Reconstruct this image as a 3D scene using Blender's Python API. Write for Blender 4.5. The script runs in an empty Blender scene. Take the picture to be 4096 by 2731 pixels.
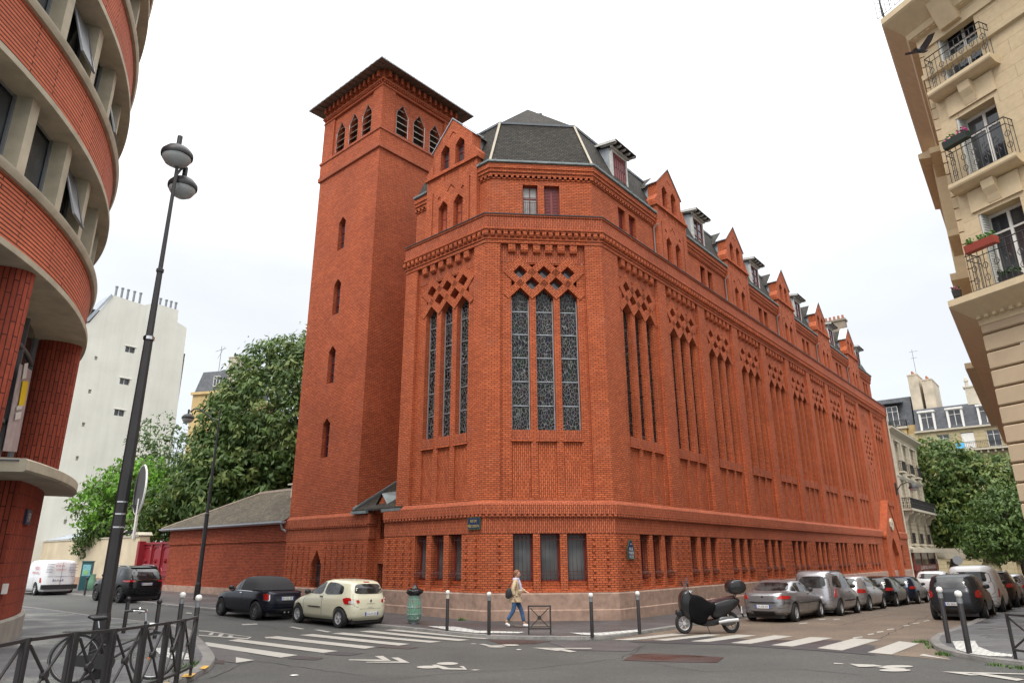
import bpy, bmesh, math, random
from math import sin, cos, pi, radians, atan2, hypot, log1p, exp, sqrt
from mathutils import Vector, Matrix
from mathutils.geometry import tessellate_polygon
from mathutils.bvhtree import BVHTree
SC = bpy.context.scene
COL = SC.collection
random.seed(7)
# ------------------------------------------------------------------ camera
CZ = 2.25
FPX = 2713.54
PITCH, ROLL = .307, -.0048
_F = Vector((0, cos(PITCH), sin(PITCH))); _U0 = Vector((0, -sin(PITCH), cos(PITCH))); _R0 = Vector((1, 0, 0))
_R = _R0*cos(ROLL)+_U0*sin(ROLL); _U = _U0*cos(ROLL)-_R0*sin(ROLL)
cd = bpy.data.cameras.new('camera'); cam = bpy.data.objects.new('camera', cd); COL.objects.link(cam)
cd.sensor_width = 36; cd.lens = FPX/4096*36; cd.clip_end = 2000; cd.clip_start = .1
mw = Matrix((( _R.x, _U.x, -_F.x, 0), (_R.y, _U.y, -_F.y, 0), (_R.z, _U.z, -_F.z, CZ), (0, 0, 0, 1)))
cam.matrix_world = mw
SC.camera = cam
# ------------------------------------------------------------------ world, sun, exposure
SUN_EL, SUN_AZ = radians(52), radians(200)      # behind the camera, a little to the left
w = bpy.data.worlds.new('World'); SC.world = w; w.use_nodes = True
nt = w.node_tree; nt.nodes.clear()
out = nt.nodes.new('ShaderNodeOutputWorld'); add = nt.nodes.new('ShaderNodeAddShader')
sky = nt.nodes.new('ShaderNodeTexSky'); sky.sky_type = 'NISHITA'; sky.sun_disc = False
sky.sun_elevation = SUN_EL; sky.sun_rotation = SUN_AZ; sky.dust_density = 4
b1 = nt.nodes.new('ShaderNodeBackground'); b1.inputs[1].default_value = .05
hs = nt.nodes.new('ShaderNodeHueSaturation'); hs.inputs['Saturation'].default_value = .35
nt.links.new(sky.outputs[0], hs.inputs['Color']); nt.links.new(hs.outputs[0], b1.inputs[0])
tc = nt.nodes.new('ShaderNodeTexCoord'); sep = nt.nodes.new('ShaderNodeSeparateXYZ'); nt.links.new(tc.outputs['Generated'], sep.inputs[0])
rmp = nt.nodes.new('ShaderNodeValToRGB'); rmp.color_ramp.elements[0].position = 0.0; rmp.color_ramp.elements[0].color = (.60, .65, .71, 1)
rmp.color_ramp.elements[1].position = 1; rmp.color_ramp.elements[1].color = (4.0, 4.0, 3.96, 1)
e = rmp.color_ramp.elements.new(.38); e.color = (.76, .785, .82, 1)
e = rmp.color_ramp.elements.new(.60); e.color = (1.35, 1.36, 1.37, 1)
nt.links.new(sep.outputs[2], rmp.inputs[0])
nz = nt.nodes.new('ShaderNodeTexNoise'); nz.inputs['Scale'].default_value = 2.2; nz.inputs['Detail'].default_value = 4
mp = nt.nodes.new('ShaderNodeMapping'); mp.inputs['Scale'].default_value = (1, 1, 2.5); nt.links.new(tc.outputs['Generated'], mp.inputs[0]); nt.links.new(mp.outputs[0], nz.inputs[0])
mr = nt.nodes.new('ShaderNodeMapRange'); mr.inputs['From Min'].default_value = .35; mr.inputs['From Max'].default_value = .65; mr.inputs['To Min'].default_value = .92; mr.inputs['To Max'].default_value = 1.09
nt.links.new(nz.outputs[0], mr.inputs[0])
b2 = nt.nodes.new('ShaderNodeBackground'); nt.links.new(rmp.outputs[0], b2.inputs[0]); nt.links.new(mr.outputs[0], b2.inputs[1])
nt.links.new(b1.outputs[0], add.inputs[0]); nt.links.new(b2.outputs[0], add.inputs[1]); nt.links.new(add.outputs[0], out.inputs[0])
sd = bpy.data.lights.new('sun', 'SUN'); sd.energy = 1.3; sd.angle = radians(16); sd.color = (1, .95, .88)
sun = bpy.data.objects.new('sun', sd); COL.objects.link(sun)
sdir = Vector((sin(SUN_AZ)*cos(SUN_EL), cos(SUN_AZ)*cos(SUN_EL), sin(SUN_EL)))
sun.rotation_euler = sdir.to_track_quat('Z', 'Y').to_euler(); sun.location = (0, -20, 60)
SC.view_settings.view_transform = 'Standard'; SC.view_settings.look = 'None'; SC.view_settings.exposure = 0.14; SC.view_settings.gamma = 1
SC.cycles.max_bounces = 6; SC.cycles.diffuse_bounces = 3; SC.cycles.glossy_bounces = 3; SC.cycles.transparent_max_bounces = 8
SC.cycles.use_denoising = True
# ------------------------------------------------------------------ small maths
def D(a): return Vector((sin(a), cos(a), 0))
def sp_(t, k): return k*log1p(exp(t/k)) if t/k < 40 else t
def g(x, y):                                     # height of the road surface
    al = x*.64+y*.77; p = x*.77-y*.64
    return .022*(sp_(21-y, 1.5)-sp_(-4-y, 1.5))+.02*(sp_(-x-1, 1.5)-sp_(-x-16, 1.5))-.02*sp_(al-27, 3.)+.035*(sp_(p+9, 1.5)-sp_(p+1, 1.5))
def ray(u, v): return _F+_R*((u-2048)/FPX)-_U*((v-1365.5)/FPX)
O = Vector((0, 0, CZ))
def gnd(u, v, dz=0):                             # where the sight line through a photo point meets the street
    d = ray(u, v); lo = hi = 2.
    while hi < 300:
        P = O+d*hi
        if P.z-g(P.x, P.y)-dz < 0: break
        lo = hi; hi += .5
    for _ in range(30):
        m = (lo+hi)/2; P = O+d*m
        if P.z-g(P.x, P.y)-dz < 0: hi = m
        else: lo = m
    return O+d*lo
class Fr:                                        # a wall frame: s along, d inward, z up
    def __init__(s, P, a):
        s.P = Vector((P[0], P[1], 0)); s.a = a; s.t = D(a); s.n = Vector((-s.t.y, s.t.x, 0))
    def __call__(s, a, d, z): 
        v = s.P+s.t*a+s.n*d; return (v.x, v.y, z)
    def sub(s, a, d, rot=0): 
        v = s(a, d, 0); return Fr(v, s.a+rot)
    def hit(s, u, v, d=0):                       # (s, z) seen through a photo point on the plane at depth d
        r = ray(u, v); P = s.P+s.n*d; n = s.n
        t = n.dot(P)/n.dot(r); X = O+r*t
        return (X-P).dot(s.t), X.z
# ------------------------------------------------------------------ mesh builder
class MB:
    def __init__(s): s.v = []; s.f = []; s.mi = []; s.uv = []
    def face(s, pts, mode=0, mi=0, uv=None):
        P = [Vector(p) for p in pts]; n = Vector((0, 0, 0))
        for i in range(len(P)):
            a, b = P[i], P[(i+1) % len(P)]
            n += Vector(((a.y-b.y)*(a.z+b.z), (a.z-b.z)*(a.x+b.x), (a.x-b.x)*(a.y+b.y)))
        if n.length < 1e-12: return
        n.normalize()
        if uv is None:
            if abs(n.z) > .98: t = Vector((1, 0, 0)); b = Vector((0, 1, 0))
            else:
                t = Vector((-n.y, n.x, 0)).normalized(); b = n.cross(t)
                if b.z < 0: b = -b
            uv = [(p.dot(t), p.dot(b)) for p in P]
            if mode == 1: uv = [(v, u) for u, v in uv]
        i0 = len(s.v); s.v += [tuple(p) for p in P]; s.f.append(tuple(range(i0, i0+len(P)))); s.mi.append(mi); s.uv.append(uv)
    def box(s, fr, s0, s1, d0, d1, z0, z1, mode=0, mi=0, skip=''):
        p = [fr(a, d, z) for z in (z0, z1) for d in (d0, d1) for a in (s0, s1)]
        for k, q in (('f', (0, 1, 5, 4)), ('b', (3, 2, 6, 7)), ('l', (2, 0, 4, 6)), ('r', (1, 3, 7, 5)), ('t', (4, 5, 7, 6)), ('u', (2, 3, 1, 0))):
            if k not in skip: s.face([p[i] for i in q], mode, mi)
    def prism(s, fr, poly, d0, d1, mode=0, mi=0, back=True):       # poly in (s, z), extruded along d
        A = [fr(a, d0, z) for a, z in poly]; B = [fr(a, d1, z) for a, z in poly]; n = len(A)
        for tri in tessellate_polygon([[Vector((a, z, 0)) for a, z in poly]]): 
            q = [A[i] for i in tri]; s.face(q, mode, mi)
            if back: s.face([B[i] for i in tri][::-1], mode, mi)
        for i in range(n): s.face([A[i], B[i], B[(i+1) % n], A[(i+1) % n]], mode, mi)
    def sprism(s, fr, s0, s1, poly, mode=0, mi=0):                 # poly in (d, z), extruded along s
        A = [fr(s0, d, z) for d, z in poly]; B = [fr(s1, d, z) for d, z in poly]; n = len(A)
        s.face(A, mode, mi); s.face(B[::-1], mode, mi)
        for i in range(n): s.face([A[(i+1) % n], B[(i+1) % n], B[i], A[i]], mode, mi)
    def panel(s, fr, outer, holes, d, mode=0, mi=0):               # holes: (poly, depth, closed)
        loops = [outer]+[h[0] for h in holes]; flat = [p for l in loops for p in l]
        for tri in tessellate_polygon([[Vector((a, z, 0)) for a, z in l] for l in loops]):
            s.face([fr(flat[i][0], d, flat[i][1]) for i in tri], mode, mi)
        for poly, dep, closed in holes:
            n = len(poly)
            for i in range(n):
                a, b = poly[i], poly[(i+1) % n]
                s.face([fr(a[0], d, a[1]), fr(b[0], d, b[1]), fr(b[0], d+dep, b[1]), fr(a[0], d+dep, a[1])], 0, mi)
            if closed:
                for tri in tessellate_polygon([[Vector((a, z, 0)) for a, z in poly]]):
                    s.face([fr(poly[i][0], d+dep, poly[i][1]) for i in tri], closed-1, mi)
    def sweep(s, path, prof, mode=0, mi=0, caps=True):             # prof: (d, z) list, open
        rows = [[(path(k, d)+(z,)) for d, z in prof] for k in range(path.n)]
        for k in range(path.n-1):
            for i in range(len(prof)-1):
                m = mode[i] if isinstance(mode, (list, tuple)) else mode
                s.face([rows[k][i], rows[k+1][i], rows[k+1][i+1], rows[k][i+1]], m, mi)
        if caps:
            s.face(rows[0][::-1], 0, mi); s.face(rows[-1], 0, mi)
    def tube(s, pts, r, n=6, mi=0, cap=True):
        P = [Vector(p) for p in pts]; rings = []
        for i, p in enumerate(P):
            t = (P[min(i+1, len(P)-1)]-P[max(i-1, 0)]).normalized()
            a = t.cross(Vector((0, 0, 1)))
            if a.length < 1e-3: a = Vector((1, 0, 0))
            a.normalize(); b = t.cross(a); rr = r[i] if isinstance(r, (list, tuple)) else r
            rings.append([p+a*(cos(2*pi*k/n)*rr)+b*(sin(2*pi*k/n)*rr) for k in range(n)])
        for i in range(len(P)-1):
            for k in range(n):
                s.face([rings[i][k], rings[i][(k+1) % n], rings[i+1][(k+1) % n], rings[i+1][k]], 0, mi)
        if cap: s.face(rings[0][::-1], 0, mi); s.face(rings[-1], 0, mi)
    def lathe(s, c, prof, n=16, mi=0, axis='z', M=None):           # prof: (r, h)
        c = Vector(c)
        def pt(r, h, k):
            a = 2*pi*k/n
            q = Vector((r*cos(a), r*sin(a), h)) if axis == 'z' else Vector((r*cos(a), h, r*sin(a)))
            if M: q = M@q
            return c+q
        for i in range(len(prof)-1):
            (r0, h0), (r1, h1) = prof[i], prof[i+1]
            for k in range(n):
                q = []
                if r0 > 1e-6: q += [pt(r0, h0, k), pt(r0, h0, k+1)]
                else: q += [pt(0, h0, 0)]
                if r1 > 1e-6: q += [pt(r1, h1, k+1), pt(r1, h1, k)]
                else: q += [pt(0, h1, 0)]
                s.face(q, 0, mi)
    def build(s, name, mats, parent=None, off=(0, 0, 0), smooth=None, merge=False):
        me = bpy.data.meshes.new(name); o = Vector(off)
        me.from_pydata([tuple(Vector(v)-o) for v in s.v], [], s.f)
        mats = mats if isinstance(mats, (list, tuple)) else [mats]
        for m in mats: me.materials.append(m)
        if len(mats) > 1: me.polygons.foreach_set('material_index', s.mi)
        ul = me.uv_layers.new(name='UVMap'); flat = []
        for u in s.uv:
            for a in u: flat += [a[0], a[1]]
        ul.data.foreach_set('uv', flat)
        if merge or smooth is not None:
            bm = bmesh.new(); bm.from_mesh(me); bmesh.ops.remove_doubles(bm, verts=bm.verts, dist=.0004)
            bmesh.ops.recalc_face_normals(bm, faces=bm.faces); bm.to_mesh(me); bm.free()
        if smooth is not None:
            me.shade_smooth(); me.set_sharp_from_angle(angle=radians(smooth))
        me.update()
        return link(name, me, parent)
def link(name, me, parent=None):
    ob = bpy.data.objects.new(name, me); COL.objects.link(ob)
    if parent is not None: ob.parent = parent
    return ob
def tag(o, label, cat, group=None):
    o['label'] = label; o['category'] = cat
    if group: o['group'] = group
    return o
def thing(name, label, cat, loc=(0, 0, 0), rz=0, group=None):
    o = bpy.data.objects.new(name, None); COL.objects.link(o); o.location = loc; o.rotation_euler = (0, 0, rz); o.empty_display_size = .3
    return tag(o, label, cat, group)
def struct(o, kind='structure'): o['kind'] = kind; return o
def copy_tree(o, parent=None):
    c = o.copy(); COL.objects.link(c); c.parent = parent
    for ch in list(o.children): copy_tree(ch, c)
    return c
class Path:
    def __init__(s, pts): s.p = [Vector((p[0], p[1])) for p in pts]; s.n = len(pts)
    def __call__(s, k, d):
        p = s.p; ns = []
        if k > 0: t = (p[k]-p[k-1]).normalized(); ns.append(Vector((-t.y, t.x)))
        if k < s.n-1: t = (p[k+1]-p[k]).normalized(); ns.append(Vector((-t.y, t.x)))
        v = ns[0] if len(ns) == 1 else (ns[0]+ns[1])/(1+ns[0].dot(ns[1]))
        q = p[k]+v*d; return (q.x, q.y)
def text_into(mb, fr, txt, s0, z0, h, d, mi=0, width=None, align='C'):     # lettering as thin mesh on a wall frame
    cu = bpy.data.curves.new('lettering', 'FONT'); cu.body = txt; cu.size = 1; cu.resolution_u = 2
    ob = bpy.data.objects.new('lettering', cu); COL.objects.link(ob); dg = bpy.context.evaluated_depsgraph_get()
    me = bpy.data.meshes.new_from_object(ob.evaluated_get(dg)); bpy.data.objects.remove(ob); bpy.data.curves.remove(cu)
    if not me.vertices: return
    xs = [v.co.x for v in me.vertices]; ys = [v.co.y for v in me.vertices]
    x0, x1, y0, y1 = min(xs), max(xs), min(ys), max(ys); k = h/.72; kx = k if width is None else width/(x1-x0)
    o = (x0+x1)/2 if align == 'C' else (x0 if align == 'L' else x1)
    for p in me.polygons:
        mb.face([fr(s0+(me.vertices[i].co.x-o)*kx, d, z0+me.vertices[i].co.y*k) for i in p.vertices], 0, mi)
    bpy.data.meshes.remove(me)
# ------------------------------------------------------------------ materials
def newmat(name):
    m = bpy.data.materials.new(name); m.use_nodes = True; nt = m.node_tree
    return m, nt, nt.nodes['Principled BSDF']
def N(nt, t, **kw):
    n = nt.nodes.new(t)
    for k, v in kw.items():
        if k in n.inputs: n.inputs[k].default_value = v
        else: setattr(n, k, v)
    return n
def plain(name, col, rough=.6, metal=0, var=.0, scale=4., bump=0, coat=0, spec=None, trans=0, alpha=1):
    m, nt, b = newmat(name); L = nt.links.new
    b.inputs['Roughness'].default_value = rough; b.inputs['Metallic'].default_value = metal
    b.inputs['Base Color'].default_value = (*col, 1)
    if coat: b.inputs['Coat Weight'].default_value = coat; b.inputs['Coat Roughness'].default_value = .05
    if spec is not None: b.inputs['Specular IOR Level'].default_value = spec
    if trans: b.inputs['Transmission Weight'].default_value = trans
    if alpha < 1: b.inputs['Alpha'].default_value = alpha
    if var or bump:
        tc = N(nt, 'ShaderNodeTexCoord'); nz = N(nt, 'ShaderNodeTexNoise', Scale=scale, Detail=6., Roughness=.6); L(tc.outputs['Object'], nz.inputs[0])
        if var:
            r = N(nt, 'ShaderNodeValToRGB'); r.color_ramp.elements[0].position = .3; r.color_ramp.elements[1].position = .7
            r.color_ramp.elements[0].color = (*[c*(1-var) for c in col], 1); r.color_ramp.elements[1].color = (*[min(1, c*(1+var)) for c in col], 1)
            L(nz.outputs[0], r.inputs[0]); L(r.outputs[0], b.inputs['Base Color'])
        if bump:
            bp = N(nt, 'ShaderNodeBump', Strength=.6, Distance=bump); L(nz.outputs[0], bp.inputs['Height']); L(bp.outputs[0], b.inputs['Normal'])
    return m
def brickmat(name, c1, c2, mort, bw=.22, bh=.078, ms=.012, offset=.5, rough=.85, big=.15, bump=.010, mix=.5, stain=None, sm=.12):
    m, nt, b = newmat(name); L = nt.links.new; b.inputs['Roughness'].default_value = rough; b.inputs['Specular IOR Level'].default_value = .3
    uv = N(nt, 'ShaderNodeTexCoord')
    br = N(nt, 'ShaderNodeTexBrick'); br.offset = offset
    br.inputs['Scale'].default_value = 1; br.inputs['Mortar Size'].default_value = ms; br.inputs['Mortar Smooth'].default_value = sm
    br.inputs['Brick Width'].default_value = bw; br.inputs['Row Height'].default_value = bh; br.inputs['Bias'].default_value = mix-.5
    br.inputs['Color1'].default_value = (*c1, 1); br.inputs['Color2'].default_value = (*c2, 1); br.inputs['Mortar'].default_value = (*mort, 1)
    L(uv.outputs['UV'], br.inputs['Vector'])
    nz = N(nt, 'ShaderNodeTexNoise', Scale=.55, Detail=5., Roughness=.65); L(uv.outputs['Object'], nz.inputs[0])
    n2 = N(nt, 'ShaderNodeTexNoise', Scale=9., Detail=3.); L(uv.outputs['Object'], n2.inputs[0])
    m1 = N(nt, 'ShaderNodeMapRange'); m1.inputs['From Min'].default_value = .3; m1.inputs['From Max'].default_value = .7; m1.inputs['To Min'].default_value = 1-big; m1.inputs['To Max'].default_value = 1+big
    L(nz.outputs[0], m1.inputs[0])
    m2 = N(nt, 'ShaderNodeMapRange'); m2.inputs['From Min'].default_value = .3; m2.inputs['From Max'].default_value = .7; m2.inputs['To Min'].default_value = 1-big*.8; m2.inputs['To Max'].default_value = 1+big*.8
    L(n2.outputs[0], m2.inputs[0])
    mu = N(nt, 'ShaderNodeMath', operation='MULTIPLY'); L(m1.outputs[0], mu.inputs[0]); L(m2.outputs[0], mu.inputs[1])
    hv = N(nt, 'ShaderNodeHueSaturation'); L(br.outputs['Color'], hv.inputs['Color']); L(mu.outputs[0], hv.inputs['Value'])
    cout = hv.outputs[0]
    if stain:
        n3 = N(nt, 'ShaderNodeTexNoise', Scale=.9, Detail=8., Roughness=.75); L(uv.outputs['Object'], n3.inputs[0])
        r3 = N(nt, 'ShaderNodeMapRange'); r3.inputs['From Min'].default_value = .54; r3.inputs['From Max'].default_value = .78; r3.inputs['To Max'].default_value = .45; L(n3.outputs[0], r3.inputs[0])
        mx = N(nt, 'ShaderNodeMix', data_type='RGBA'); L(r3.outputs[0], mx.inputs[0]); L(cout, mx.inputs[6]); mx.inputs[7].default_value = (*stain, 1); cout = mx.outputs[2]
    L(cout, b.inputs['Base Color'])
    bp = N(nt, 'ShaderNodeBump', Strength=.8, Distance=bump); bp.invert = True; L(br.outputs['Fac'], bp.inputs['Height']); L(bp.outputs[0], b.inputs['Normal'])
    return m
BR1, BR2, MO = (.58, .140, .050), (.43, .093, .034), (.135, .042, .022)  # mortar kept dark: the shade in the recessed joints is put into its colour
M = {}
M['brick'] = brickmat('red brick', BR1, BR2, MO, stain=(.36, .15, .10))
M['brick2'] = brickmat('tower red brick', (.54, .125, .045), (.39, .080, .030), (.12, .037, .020), stain=(.33, .12, .08))
M['darkbrick'] = brickmat('low wall brick', (.40, .080, .029), (.26, .047, .018), (.08, .025, .015))
M['soldier'] = brickmat('upright brick course', (.53, .130, .054), (.39, .090, .038), (.13, .045, .027), bw=.22, bh=.075)
M['tile'] = brickmat('weathered flat tile', (.055, .048, .038), (.028, .025, .021), (.010, .009, .008), bw=.17, bh=.11, ms=.012, bump=.03, big=.3)
M['tilegreen'] = brickmat('mossy flat tile', (.14, .115, .08), (.075, .062, .045), (.02, .017, .013), bw=.17, bh=.12, ms=.014, bump=.03, big=.35)
M['slate'] = brickmat('grey slate', (.12, .125, .135), (.085, .09, .10), (.04, .042, .046), bw=.3, bh=.2, ms=.008, bump=.01)
M['plinth'] = plain('pink granite render', (.32, .215, .165), .88, var=.28, scale=3.5, bump=.015)
M['zinc'] = plain('zinc sheet', (.36, .39, .42), .45, .4, var=.12, scale=3)
M['gutter'] = plain('weathered gutter', (.17, .20, .20), .5, .3, var=.2, scale=3)
M['lead'] = plain('dark lead coping', (.04, .035, .035), .5)
M['maroon'] = plain('dark red painted wood', (.17, .022, .02), .45, var=.15, scale=6)
M['maroonmetal'] = plain('dark maroon iron', (.07, .018, .015), .5)
M['white'] = plain('white painted wood', (.72, .70, .66), .5, var=.08)
M['greywhite'] = plain('weathered white dormer paint', (.50, .49, .46), .6, var=.15, scale=4)
M['creamstone'] = plain('cream stone strip', (.48, .43, .34), .8, var=.12)
M['wood'] = plain('grey brown boards', (.16, .11, .08), .8, var=.2, scale=8)
M['louvre'] = plain('louvre slat', (.30, .26, .21), .75, var=.15, scale=5)
M['brownshade'] = plain('belfry boarding', (.13, .105, .085), .9)
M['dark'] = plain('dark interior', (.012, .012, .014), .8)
M['metal'] = plain('dark brown street metal', (.022, .02, .021), .5, var=.2, scale=6)
M['black'] = plain('black plastic', (.015, .015, .016), .45)
def glassmat(name, col, rough=.06, spec=.8, var=0, scale=.6):
    m, nt, b = newmat(name); b.inputs['Base Color'].default_value = (*col, 1); b.inputs['Roughness'].default_value = rough; b.inputs['Specular IOR Level'].default_value = spec
    if var:
        L = nt.links.new; tc = N(nt, 'ShaderNodeTexCoord'); nz = N(nt, 'ShaderNodeTexNoise', Scale=scale, Detail=2.); L(tc.outputs['Object'], nz.inputs[0])
        r = N(nt, 'ShaderNodeValToRGB'); r.color_ramp.elements[0].position = .4; r.color_ramp.elements[1].position = .62
        r.color_ramp.elements[0].color = (*col, 1); r.color_ramp.elements[1].color = (*[min(1, c+var) for c in col], 1); L(nz.outputs[0], r.inputs[0]); L(r.outputs[0], b.inputs['Base Color'])
    return m
M['glass'] = glassmat('window glass', (.02, .023, .028), var=.05)
M['lattglass'] = glassmat('lattice glass', (.09, .095, .10), .08, .8)
M['milk'] = glassmat('milky window glass', (.075, .085, .085), .12, .5, var=.06, scale=.9)
M['carglass'] = glassmat('car glass', (.006, .008, .009), .03, .6, var=.05, scale=2.6)  # paler noise in the colour stands in for reflections and glimpses of the interior
M['curtain'] = plain('pale curtain behind glass', (.35, .36, .34), .3, var=.2, scale=1.5)
def stained(nm='leaded stained glass', lc=.27):
    m, nt, b = newmat(nm); L = nt.links.new; tc = N(nt, 'ShaderNodeTexCoord')
    mp = N(nt, 'ShaderNodeMapping'); mp.inputs['Scale'].default_value = (1.3, 1.0, .75); L(tc.outputs['Object'], mp.inputs[0])
    nz = N(nt, 'ShaderNodeTexNoise', Scale=1.6, Detail=1.); L(tc.outputs['Object'], nz.inputs[0])
    ad = N(nt, 'ShaderNodeMix', data_type='VECTOR'); ad.inputs[0].default_value = .22; L(mp.outputs[0], ad.inputs[4]); L(nz.outputs['Color'], ad.inputs[5])
    vo = N(nt, 'ShaderNodeTexVoronoi', feature='DISTANCE_TO_EDGE', Scale=10.); L(ad.outputs[1], vo.inputs[0])
    vc = N(nt, 'ShaderNodeTexVoronoi', feature='F1', Scale=10.); L(ad.outputs[1], vc.inputs[0])
    r = N(nt, 'ShaderNodeValToRGB'); r.color_ramp.elements[0].position = .022; r.color_ramp.elements[0].color = (1, 1, 1, 1); r.color_ramp.elements[1].position = .036; r.color_ramp.elements[1].color = (0, 0, 0, 1)
    L(vo.outputs['Distance'], r.inputs[0])
    hv = N(nt, 'ShaderNodeHueSaturation', Value=.02, Saturation=.8); L(vc.outputs['Color'], hv.inputs['Color'])
    mx = N(nt, 'ShaderNodeMix', data_type='RGBA'); L(r.outputs[0], mx.inputs[0]); L(hv.outputs[0], mx.inputs[6]); mx.inputs[7].default_value = (lc, lc*1.05, lc*1.05, 1)
    L(mx.outputs[2], b.inputs['Base Color'])
    rr = N(nt, 'ShaderNodeMapRange'); b.inputs['Specular IOR Level'].default_value = .25; rr.inputs['To Min'].default_value = .2; rr.inputs['To Max'].default_value = .7; L(r.outputs[0], rr.inputs[0]); L(rr.outputs[0], b.inputs['Roughness'])
    n2 = N(nt, 'ShaderNodeTexNoise', Scale=5.); L(tc.outputs['Object'], n2.inputs[0]); bp = N(nt, 'ShaderNodeBump', Strength=.25, Distance=.02); L(n2.outputs[0], bp.inputs['Height']); L(bp.outputs[0], b.inputs['Normal'])
    return m
M['stained'] = stained(); M['mesh'] = stained('dark glass behind wire mesh', .11)
# ================================================================== the brick chapel
FL = Fr((3.8134, 26.2155), .6929)                # long side along the street going away
AC, AL = 1.484, 2.2965
C1 = Vector((3.8134, 26.2155)); C0 = C1-D(AC).xy*4.9036; L0 = C0-D(AL).xy*5.1364
FC = Fr(C0, AC); FW = Fr(L0, AL)
LEN = 51.2
CE = C1+D(.6929).xy*LEN
PT = Path([L0, C0, C1, CE])
PB = Path([L0-D(AL).xy*.62, C0, C1, CE])         # the ground storey reaches a little further left
_s, _z = FW.hit(1534, 322, .15)
TP = Vector(FW(_s, .15, 0)).xy
FT = Fr(TP, AL)                                   # tower and low street wall, s negative to the left
FTR = Fr(TP, AL-pi/2)                             # tower side receding
base = (0, 27, 0)
ch = thing('brick_chapel', 'long red brick chapel with square bell tower, lattice topped lancet windows and gabled upper storey', 'church', base)
def bld(mb, name, mat, parent=None, **k): return mb.build(name, mat, parent or ch, base, **k)
pl = MB()
pl.sweep(PB, [(.3, -3), (-.10, -3), (-.10, .42), (-.06, .45), (-.06, .96), (-.02, 1.03), (.3, 1.03)])
bld(pl, 'stone_plinth', M['plinth'])
wall = MB(); sold = MB()
# window layouts: frame, s-range, list of group centres, spacing, width
GW, GSP = .75, 1.02
bays = [(FW, .80, 4.45, 2.68, .985, .70), (FC, .61, 4.17, 2.44, 1.0, .74)]+[(FL, 1.27+4.4*k if k else 1.27, 4.86+4.4*k, 3.15+4.4*k, 1.02, .76) for k in range(9)]+[(FL, 45.55, 49.6, 47.55, 1.02, .76)]
segs = [(FW, -.62, 5.149), (FC, -.013, 4.916), (FL, -.013, LEN)]
gh = {id(FW): [], id(FC): [], id(FL): []}
for fr, a, b, c, sp, w_ in bays:
    for j in (-1, 0, 1):
        x = c+j*sp; x0, x1 = x-w_/2, x+w_/2
        gh[id(fr)].append([(x0, 1.03), (x1, 1.03), (x1, 3.07), (x0, 3.07)])
door = [(42.75, -3)]+[(44.1-1.35*cos(t), 2.1+1.3*sin(t)) for t in [0, .4, .8, 1.2]]+[(44.1, 3.5)]+[(44.1+1.35*cos(t), 2.1+1.3*sin(t)) for t in [1.2, .8, .4, 0]]+[(45.45, -3)]
for fr, a, b in segs:
    hs_ = [(h, .45, 0) for h in gh[id(fr)]]
    outer = [(a, 1.0), (b, 1.0), (b, 3.07), (a, 3.07)]
    wall.panel(fr, outer, hs_, -.03)
    for h in gh[id(fr)]:
        x0, x1 = h[0][0], h[1][0]
        wall.sprism(fr, x0, x1, [(.42, 1.03), (-.02, 1.03), (-.02, 1.08), (.1, 1.10), (.1, 1.2), (.2, 1.22), (.2, 1.32), (.3, 1.34), (.3, 1.41), (.42, 1.42)])
    # little projecting brick ends between the windows
    xs = sorted([(h[0][0], h[1][0]) for h in gh[id(fr)]]); edges = [a+.1]+[v for p in xs for v in p]+[b-.1]
    for q in range(0, len(edges), 2):
        e0, e1 = edges[q], edges[q+1]
        if e1-e0 < .45: continue
        n = max(1, int((e1-e0-.15)/.42)); n = min(n, 5)
        for r in range(8):
            for k in range(n):
                cx = e0+(e1-e0)*(k+.5)/n; zz = 1.24+.232*r
                if fr is FL and 41 < cx < 46.3: continue
                wall.box(fr, cx-.05, cx+.05, -.085, -.03, zz, zz+.11, 0, 0, 'b'); 
wall.sweep(PT, [(.5, 4.0), (.0, 4.2), (.0, 4.21)], caps=False)
sold.sweep(PB, [(.2, 3.07), (-.045, 3.07), (-.045, 3.63), (-.10, 3.65), (-.10, 3.72), (-.09, 3.76), (-.15, 3.76), (-.15, 4.10), (-.13, 4.13), (.02, 4.27)], [1, 1, 1, 1, 1, 1, 1, 1, 0])
for fr, a, b in segs:
    x = a+.06
    while x < b-.02:
        if not (fr is FL and 41.2 < x < 46.2): sold.box(fr, x, x+.11, -.155, -.09, 3.66, 3.762, 0, 0, 'bt')
        x += .2
# piers
def piers(fr, lst, ex0=0, ex1=0):
    for a, b in lst: wall.box(fr, a, b, 0, .45, 4.2, 14.78, 0, 0, 'btu')
piers(FW, [(0, .8), (4.45, 5.1364)]); piers(FC, [(0, .61), (4.17, 4.9036)])
piers(FL, [(0, 1.27)]+[(4.86+4.4*k, 5.67+4.4*k) for k in range(8)]+[(40.06, 40.9), (44.95, 45.55), (49.6, LEN)])
diag = MB(); diamonds = MB(); glass_bays = []
def lancet(x, w_, z0, z1): return [(x-w_/2, z0), (x+w_/2, z0), (x+w_/2, z1), (x, z1+w_/2), (x-w_/2, z1)]
def strip(fr, x0, z0, x1, z1, wd, d):
    L_ = hypot(x1-x0, z1-z0); tx, tz = (x1-x0)/L_, (z1-z0)/L_; nx, nz_ = -tz*wd/2, tx*wd/2
    P = [(x0+nx, z0+nz_), (x1+nx, z1+nz_), (x1-nx, z1-nz_), (x0-nx, z0-nz_)]
    A = [fr(a, d, z) for a, z in P]; uvs = [(0, 0), (0, L_), (wd, L_), (wd, 0)]
    diag.face(A, uv=uvs)
    for i in range(4):
        a, b = P[i], P[(i+1) % 4]; diag.face([fr(a[0], d, a[1]), fr(a[0], d+.05, a[1]), fr(b[0], d+.05, b[1]), fr(b[0], d, b[1])])
RD = .155
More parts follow.
